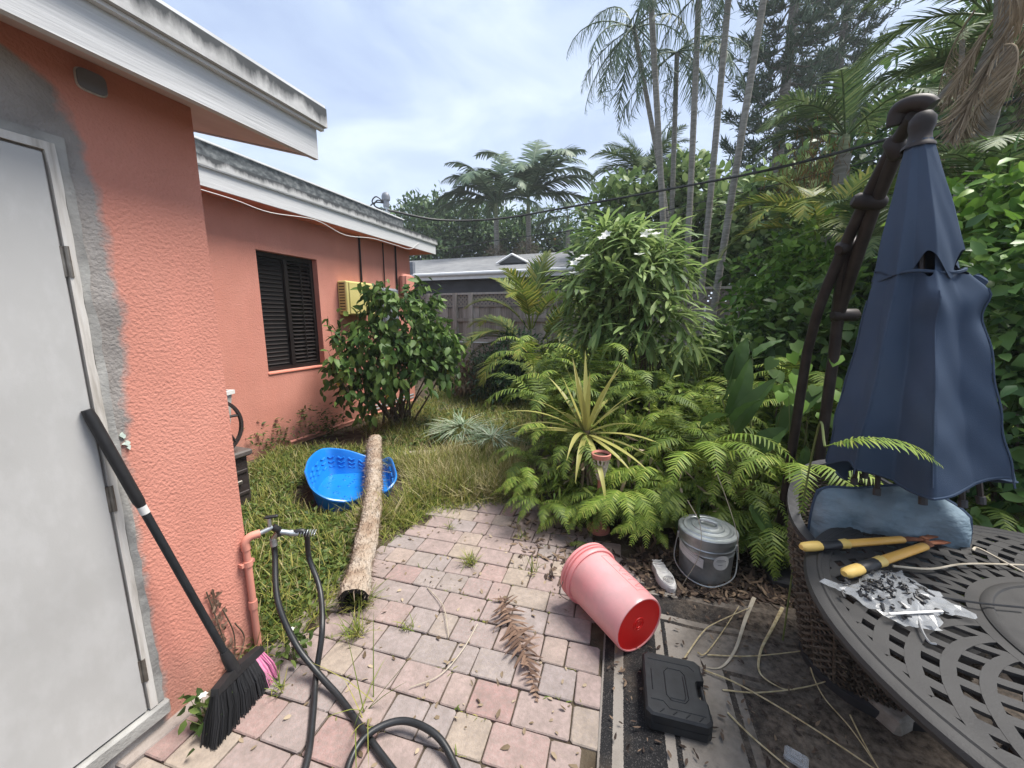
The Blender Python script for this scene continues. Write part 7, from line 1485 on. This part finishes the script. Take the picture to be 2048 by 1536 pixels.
edge_ = [(-1.580, 1.240, 0.000), (-1.587, 1.032, 0.000), (-1.724, 1.098, 0.000), (-1.757, 1.365, 0.000), (-1.877, 1.864, 0.000), (-1.888, 2.126, 0.000), (-1.777, 2.778, 0.000), (-1.247, 3.133, 0.000), (-1.118, 2.865, 0.000), (-1.570, 2.519, 0.000), (-1.711, 2.018, 0.000), (-1.651, 1.621, 0.000)]
grass('edge_grass', 'grass spilling over the edge of the pavers', [(edge_, 2400, .10)], 'grass_green', 72, lean=1.0)
# low broad-leaved weeds on the near lawn
def weeds(name, label, poly, n, mat, seed, h=.07, L_=.032, W_=.018):
    r = np.random.default_rng(seed); nc_ = n // 7; ctr = sample(poly, nc_, r); hz = r.uniform(.3, 1.3, nc_) * h; idx = r.integers(0, nc_, n); O = np.concatenate([ctr[idx] + r.normal(0, .035, (n, 2)), (hz[idx] * r.uniform(.3, 1, n))[:, None]], 1); D = r.normal(0, 1, (n, 3)); D[:, 2] = np.abs(D[:, 2]) * .4
    N = r.normal(0, .35, (n, 3)); N[:, 2] += 1; s_ = r.uniform(.6, 1.5, n); V, F = leaves(O, D, N, L_ * s_, W_ * s_, .2, SH_LEAF); V[:, 2] = np.maximum(V[:, 2], .004); o = link(name, np_mesh(name, V, F, mat)); tag(o, label, 'weeds', kind='stuff')
weeds('weeds', 'low broad-leaved weeds covering the lawn near the corner', lawnL, 15000, 'weed_leaf', 80)
weeds('weeds', 'scattered broad-leaved weeds in the grass further back', back_, 5000, 'weed_leaf', 81, h=.12, L_=.05, W_=.03)
weeds('wall_weeds', 'tall thin weeds along the foot of the coral wall', [(-3.996, 2.814, 0.000), (-4.035, 3.427, 0.000), (-3.657, 3.776, 0.000), (-3.852, 3.985, 0.000), (-4.266, 3.557, 0.000), (-4.248, 2.973, -0.000)], 900, 'weed_leaf', 82, h=.38, L_=.05)
# the small weed with its leaves at the broom, and one against the pavers
for (p, lab, s_) in (((-1.512, 0.771, 0.000), 'leafy weed growing at the foot of the wall beside the broom', 1.0), ((-1.455, 1.101, 0.000), 'flowering weed at the paver edge behind the pink bristles', 1.1)):
    e = empty('weed', p); tag(e, lab, 'weed', 'single weeds on the patio'); r = np.random.default_rng(int(p[1] * 1000)); n_ = 46; O = np.stack([r.normal(0, .03, n_), r.normal(0, .03, n_), r.uniform(.02, .15, n_)], 1) * s_; D = r.normal(0, 1, (n_, 3)); V, F = leaves(O, D, r.normal(0, .4, (n_, 3)) + [0, 0, 1], .045, .022, .2); link('leaves', np_mesh('leaves', V, F, 'weed_leaf'), e)
    stems(e, 'stem_green', 0, [((0, 0, 0), tuple(O[i])) for i in range(0, n_, 6)], .0025, seed=3)
    V, F = leaves(np.repeat([[.01, -.01, .16 * s_]], 6, 0), np.stack([np.cos(np.arange(6)), np.sin(np.arange(6)), .2 + 0 * np.arange(6)], 1), np.tile([0, 0, 1.0], (6, 1)), .016, .011, .1); link('flower', np_mesh('flower', V, F, 'petal'), e)
# creeper dried on the near wall
e = empty('dried_creeper', (WX + .006, .93, .02)); tag(e, 'withered brown creeper clinging to the near coral wall above the broom', 'creeper')
rr = np.random.default_rng(5)
for z1, y1_ in ((.42, .0), (.30, .05), (.2, .09)): MB().tube(spline([(.002, y1_ * .3 + .03, 0), (.004, y1_ + .01, z1 * .5), (.003, y1_ - .02, z1)], 6), .003, n=4).build('stem', 'stem_brown', e, fix=False)
n_ = 70; zz = rr.uniform(.02, .42, n_); V, F = leaves(np.stack([.004 + 0 * zz, rr.normal(0.0, .012, n_) + .03 - .06 * zz, zz], 1), np.stack([rr.uniform(0, .2, n_), rr.normal(0, .5, n_), rr.normal(-.5, .6, n_)], 1), np.tile([1.0, 0, 0], (n_, 1)), .028, .012, .2); link('leaves', np_mesh('leaves', V, F, 'dead_frond'), e)
# grass tufts in the paver joints
for (p, n_, s_, lab) in (((-1.007, 2.005, 0.000), 60, .10, 'grass tuft with a dense base in the middle of the pavers'), ((-1.404, 1.473, 0.000), 90, .17, 'large grass tuft at the hollow end of the log'), ((-1.286, 1.303, 0.000), 60, .13, 'grass tuft on the pavers below the log end'), ((-1.071, 1.423, 0.000), 22, .07, 'tiny grass tuft right of the log on the pavers'), ((-0.988, 1.031, 0.000), 12, .28, 'thin tall grass sprout standing between the hoses'), ((-0.610, 2.070, 0.000), 16, .09, 'sparse grass tuft left of the bucket rim'), ((-1.328, 2.328, 0.000), 16, .08, 'small grass tuft near the far end of the pavers'), ((-0.796, 2.380, 0.000), 20, .09, 'grass tuft among dry leaves by the ferns'), ((-1.385, 0.966, 0.000), 20, .08, 'small grass tuft beside the broom bristles')):
    e = empty('grass_tuft', (p[0], p[1], .01)); tag(e, lab, 'grass tuft', 'grass tufts in the paver joints'); r = np.random.default_rng(n_ + int(abs(p[0]) * 50)); D = np.concatenate([r.normal(0, .6, (n_, 2)), np.ones((n_, 1))], 1)
    V, F = leaves(np.concatenate([r.normal(0, .014 + .05 * s_, (n_, 2)), np.zeros((n_, 1))], 1), D, np.concatenate([-D[:, :2], .5 * np.ones((n_, 1))], 1), s_ * r.uniform(.5, 1.2, n_), .0045, r.uniform(.0, .6, n_), SH_BLADE); link('blades', np_mesh('blades', V, F, 'grass_green'), e)
# moss and blades rooted in the paver joints
rr = np.random.default_rng(97); n_ = 1500; row = rr.integers(-6, 14, n_); u = rr.uniform(-1.7, -.02, n_); clu = np.sin(u * 9 + row * 2.1) + np.sin(u * 23 + row * 5.3) > .35; u, row = u[clu], row[clu]; v = -.485 + PW * row + rr.normal(0, .002, len(u)); n_ = len(u)
P = np.array(PO)[None, :2] + u[:, None] * np.array(PU)[None, :2] + v[:, None] * np.array(PV)[None, :2]; ok = np.array([in_poly(p[0], p[1], patio_poly) and p[0] > WX + .03 for p in P]); P = P[ok]; n_ = len(P)
V, F = leaves(np.concatenate([P, np.full((n_, 1), .006)], 1), np.concatenate([rr.normal(0, .8, (n_, 2)), np.ones((n_, 1)) * .6], 1), rr.normal(0, .5, (n_, 3)) + [0, 0, 1], rr.uniform(.008, .035, n_), rr.uniform(.0025, .006, n_), rr.uniform(0, .5, n_), SH_BLADE)
tag(link('joint_weeds', np_mesh('joint_weeds', V, F, 'grass_green')), 'tiny weeds and moss growing in the paver joints', 'weeds', kind='stuff')
# dead brown fern frond on the pavers
p0, p1 = Vector((-0.713, 1.783, 0.030)), Vector((-0.326, 1.303, 0.030)); dvv = p1 - p0
dfm = frond_mesh('frond', 'dead_frond', L=dvv.length, n=34, ll=.10, lw=.015, pitch=6, droop=14, power=1.0, ang=70, ldroop=.45, start=.04, rr=.003, seed=7, jit=.7, vee=.75, endl=.1)
o = link('dead_fern_frond', dfm, None, (p0.x, p0.y, .025), (0, 0, math.atan2(dvv.y, dvv.x))); tag(o, 'dead curled brown fern frond lying on the pavers', 'frond')
# dry stalks
def stalk(label, pts, r_, mat='dry_stalk', flat=1.0, tap=.4):
    P = spline(pts, 8); k = len(P); o = MB().tube(P, [r_ * (1 - tap * i / (k - 1)) for i in range(k)], n=6, flat=flat).build('dry_stalk', mat, None, smooth=True, fix=False); tag(o, label, 'stalk', 'dry stalks on the ground')
stalk('long straight dry stalk crossing the rug from the tool case', [(0.300, 1.654, 0.030), (0.432, 1.622, 0.035), (0.618, 1.538, 0.035), (0.814, 1.428, 0.030), (0.948, 1.343, 0.030)], .0036)
stalk('dry stalk running down to the clear plastic at the rug bottom', [(0.365, 1.485, 0.025), (0.427, 1.416, 0.030), (0.518, 1.345, 0.030), (0.597, 1.283, 0.030)], .0036)
stalk('bent dry stalk reaching from the case towards the pale leaf sheath', [(0.221, 1.685, 0.030), (0.316, 1.866, 0.040), (0.388, 1.958, 0.040), (0.565, 2.105, 0.060)], .0036)
stalk('short bent dry stalk crossing beside the pale leaf sheath', [(0.284, 1.749, 0.025), (0.314, 1.746, 0.030), (0.397, 1.890, 0.030), (0.517, 2.112, 0.050)], .0036)
stalk('pale flat dry leaf sheath lying on the rug behind the tool case', [(0.603, 2.196, 0.060), (0.529, 2.026, 0.040), (0.448, 1.817, 0.030), (0.369, 1.697, 0.025), (0.287, 1.681, 0.020)], .010, 'dry_pale', .35, .8)
stalk('dark dry leaf strip curling down the rug to the right', [(0.730, 2.177, 0.050), (0.646, 2.017, 0.040), (0.562, 1.858, 0.030), (0.529, 1.729, 0.025), (0.592, 1.683, 0.020), (0.648, 1.691, 0.020)], .008, 'dry_stalk', .4, .8)
stalk('curved green-brown stalk ending at the table foot', [(0.362, 1.583, 0.025), (0.504, 1.618, 0.030), (0.709, 1.722, 0.030), (0.865, 1.824, 0.050), (0.855, 1.849, 0.060)], .0032)
stalk('thin dry stalk slanting towards the concrete block', [(0.798, 2.003, 0.030), (0.747, 1.841, 0.030), (0.742, 1.692, 0.030), (0.788, 1.574, 0.030), (0.818, 1.437, 0.030)], .0032)
stalk('forked dry stalk end beside the concrete block', [(0.810, 1.631, 0.030), (0.810, 1.535, 0.030), (0.818, 1.407, 0.030)], .0032)
stalk('thin dry grass stalk curving across the pavers by the dead frond', [(-0.749, 1.563, 0.020), (-0.747, 1.393, 0.025), (-0.780, 1.245, 0.025), (-0.872, 1.155, 0.020)], .0028, 'dry_pale')
stalk('short curved dry stalk in the middle of the pavers', [(-1.134, 1.710, 0.020), (-0.976, 1.608, 0.030), (-0.875, 1.481, 0.030), (-0.846, 1.438, 0.020)], .0028, 'dry_pale')
stalk('thin twig lying over the rug from left to right', [(0.325, 1.750, 0.025), (0.507, 1.806, 0.028), (0.731, 1.913, 0.030), (0.854, 1.993, 0.030)], .003)
stalk('pale reed lying across the table top behind the loppers handle', [(0.811, 1.546, 0.725), (0.920, 1.569, 0.725), (1.050, 1.644, 0.725), (1.234, 1.704, 0.725), (1.383, 1.744, 0.725)], .004, 'dry_pale')
stalk('pale reed with a split end on the far side of the table top', [(1.134, 1.758, 0.726), (1.159, 1.767, 0.730), (1.199, 1.650, 0.725), (1.229, 1.573, 0.725)], .004, 'dry_pale')
for pts, lab in (([(0.777, 1.347, 0.730), (0.735, 1.249, 0.725), (0.723, 1.192, 0.722), (0.738, 1.189, 0.720)], 'grey wire hooked over the bag of clips on the table'), ([(0.866, 1.408, 0.725), (0.950, 1.410, 0.728), (1.056, 1.429, 0.728)], 'thin dark wire lying across the table centre plate')):
    o = MB().tube(spline(pts, 8), .003, n=5).build('wire_piece', 'wire' if 'hooked' in lab else 'black_plastic', None, smooth=True); tag(o, lab, 'wire')
# hanging root strings in front of the can
for pts, lab in (([(0.371, 2.371, 0.734), (0.438, 2.309, 0.575), (0.496, 2.246, 0.408), (0.519, 2.220, 0.249)], 'thin pale root string hanging beside the metal can'), ([(0.248, 2.287, 0.523), (0.315, 2.228, 0.412), (0.319, 2.197, 0.248), (0.247, 2.186, 0.051)], 'thin pale root string hanging before the can lid')):
    o = MB().tube(spline(pts, 8), .0022, n=4).build('root_string', 'dry_pale', None, smooth=True, fix=False); tag(o, lab, 'string', 'hanging root strings')
# leaf litter and debris
def litter(name, label, poly, n, seed, L_, W_, mat='litter', z=.018):
    r = np.random.default_rng(seed); P = sample(poly, n, r); O = np.concatenate([P, np.full((n, 1), z)], 1); D = r.normal(0, 1, (n, 3)); D[:, 2] *= .15; N = r.normal(0, .3, (n, 3)); N[:, 2] += 1; s_ = r.uniform(.4, 1.6, n); V, F = leaves(O, D, N, L_ * s_, W_ * s_, r.normal(0, .35, n), SH_LEAF); V[:, 2] = np.maximum(V[:, 2], z - .004); o = link(name, np_mesh(name, V, F, mat)); tag(o, label, 'leaf litter', kind='stuff')
litter('leaf_litter', 'dark dead leaf litter around the can and shoe', [(-0.110, 2.383, 0.000), (0.169, 2.600, 0.000), (0.614, 2.589, 0.000), (1.039, 2.454, 0.000), (1.012, 2.146, 0.000), (0.741, 2.245, 0.000), (0.233, 2.122, 0.000), (0.075, 2.107, 0.000)], 1700, 90, .045, .018)
litter('leaf_litter', 'dry leaf scraps strewn on the pavers below the ferns', [(-1.051, 2.750, 0.000), (-0.683, 2.796, 0.000), (-0.052, 2.461, 0.000), (-0.415, 1.974, 0.000), (-0.707, 2.113, 0.000)], 260, 91, .04, .013)
litter('leaf_litter', 'few dry leaf scraps strewn on the rug', [(-0.117, 1.589, 0.000), (0.179, 2.062, 0.000), (0.965, 2.130, 0.000), (0.722, 1.394, 0.000), (-0.079, 1.105, 0.000)], 240, 92, .022, .008, z=.03)
litter('leaf_litter', 'scattered tan leaf crumbs on the paver patio', [(-1.433, 0.915, 0.000), (-1.732, 2.043, 0.000), (-1.090, 2.736, 0.000), (-0.240, 1.952, 0.000), (-0.111, 1.094, 0.000), (-1.362, 0.644, 0.000)], 260, 93, .022, .010, 'dry_palm', .016)
litter('leaf_litter', 'brown litter under the undergrowth of the bed', bed, 2500, 94, .07, .03, z=.012)

# ---------------------------------------------------------------- faint haze volume, added to lift shadows in the far trees
hz = bpy.data.materials.new('haze'); hz.use_nodes = True; t = hz.node_tree; t.nodes.remove(t.nodes['Principled BSDF'])
pv = t.nodes.new('ShaderNodeVolumePrincipled'); pv.inputs['Color'].default_value = (.93, .96, 1, 1); pv.inputs['Density'].default_value = .0018; pv.inputs['Anisotropy'].default_value = .2
t.links.new(pv.outputs[0], t.nodes['Material Output'].inputs['Volume']); MATS['haze'] = hz
o = MB().box((0, 0, 11.5), (120, 120, 25)).build('haze', 'haze'); tag(o, 'faint pale haze added to lift shadows among the far trees', 'haze', kind='stuff')
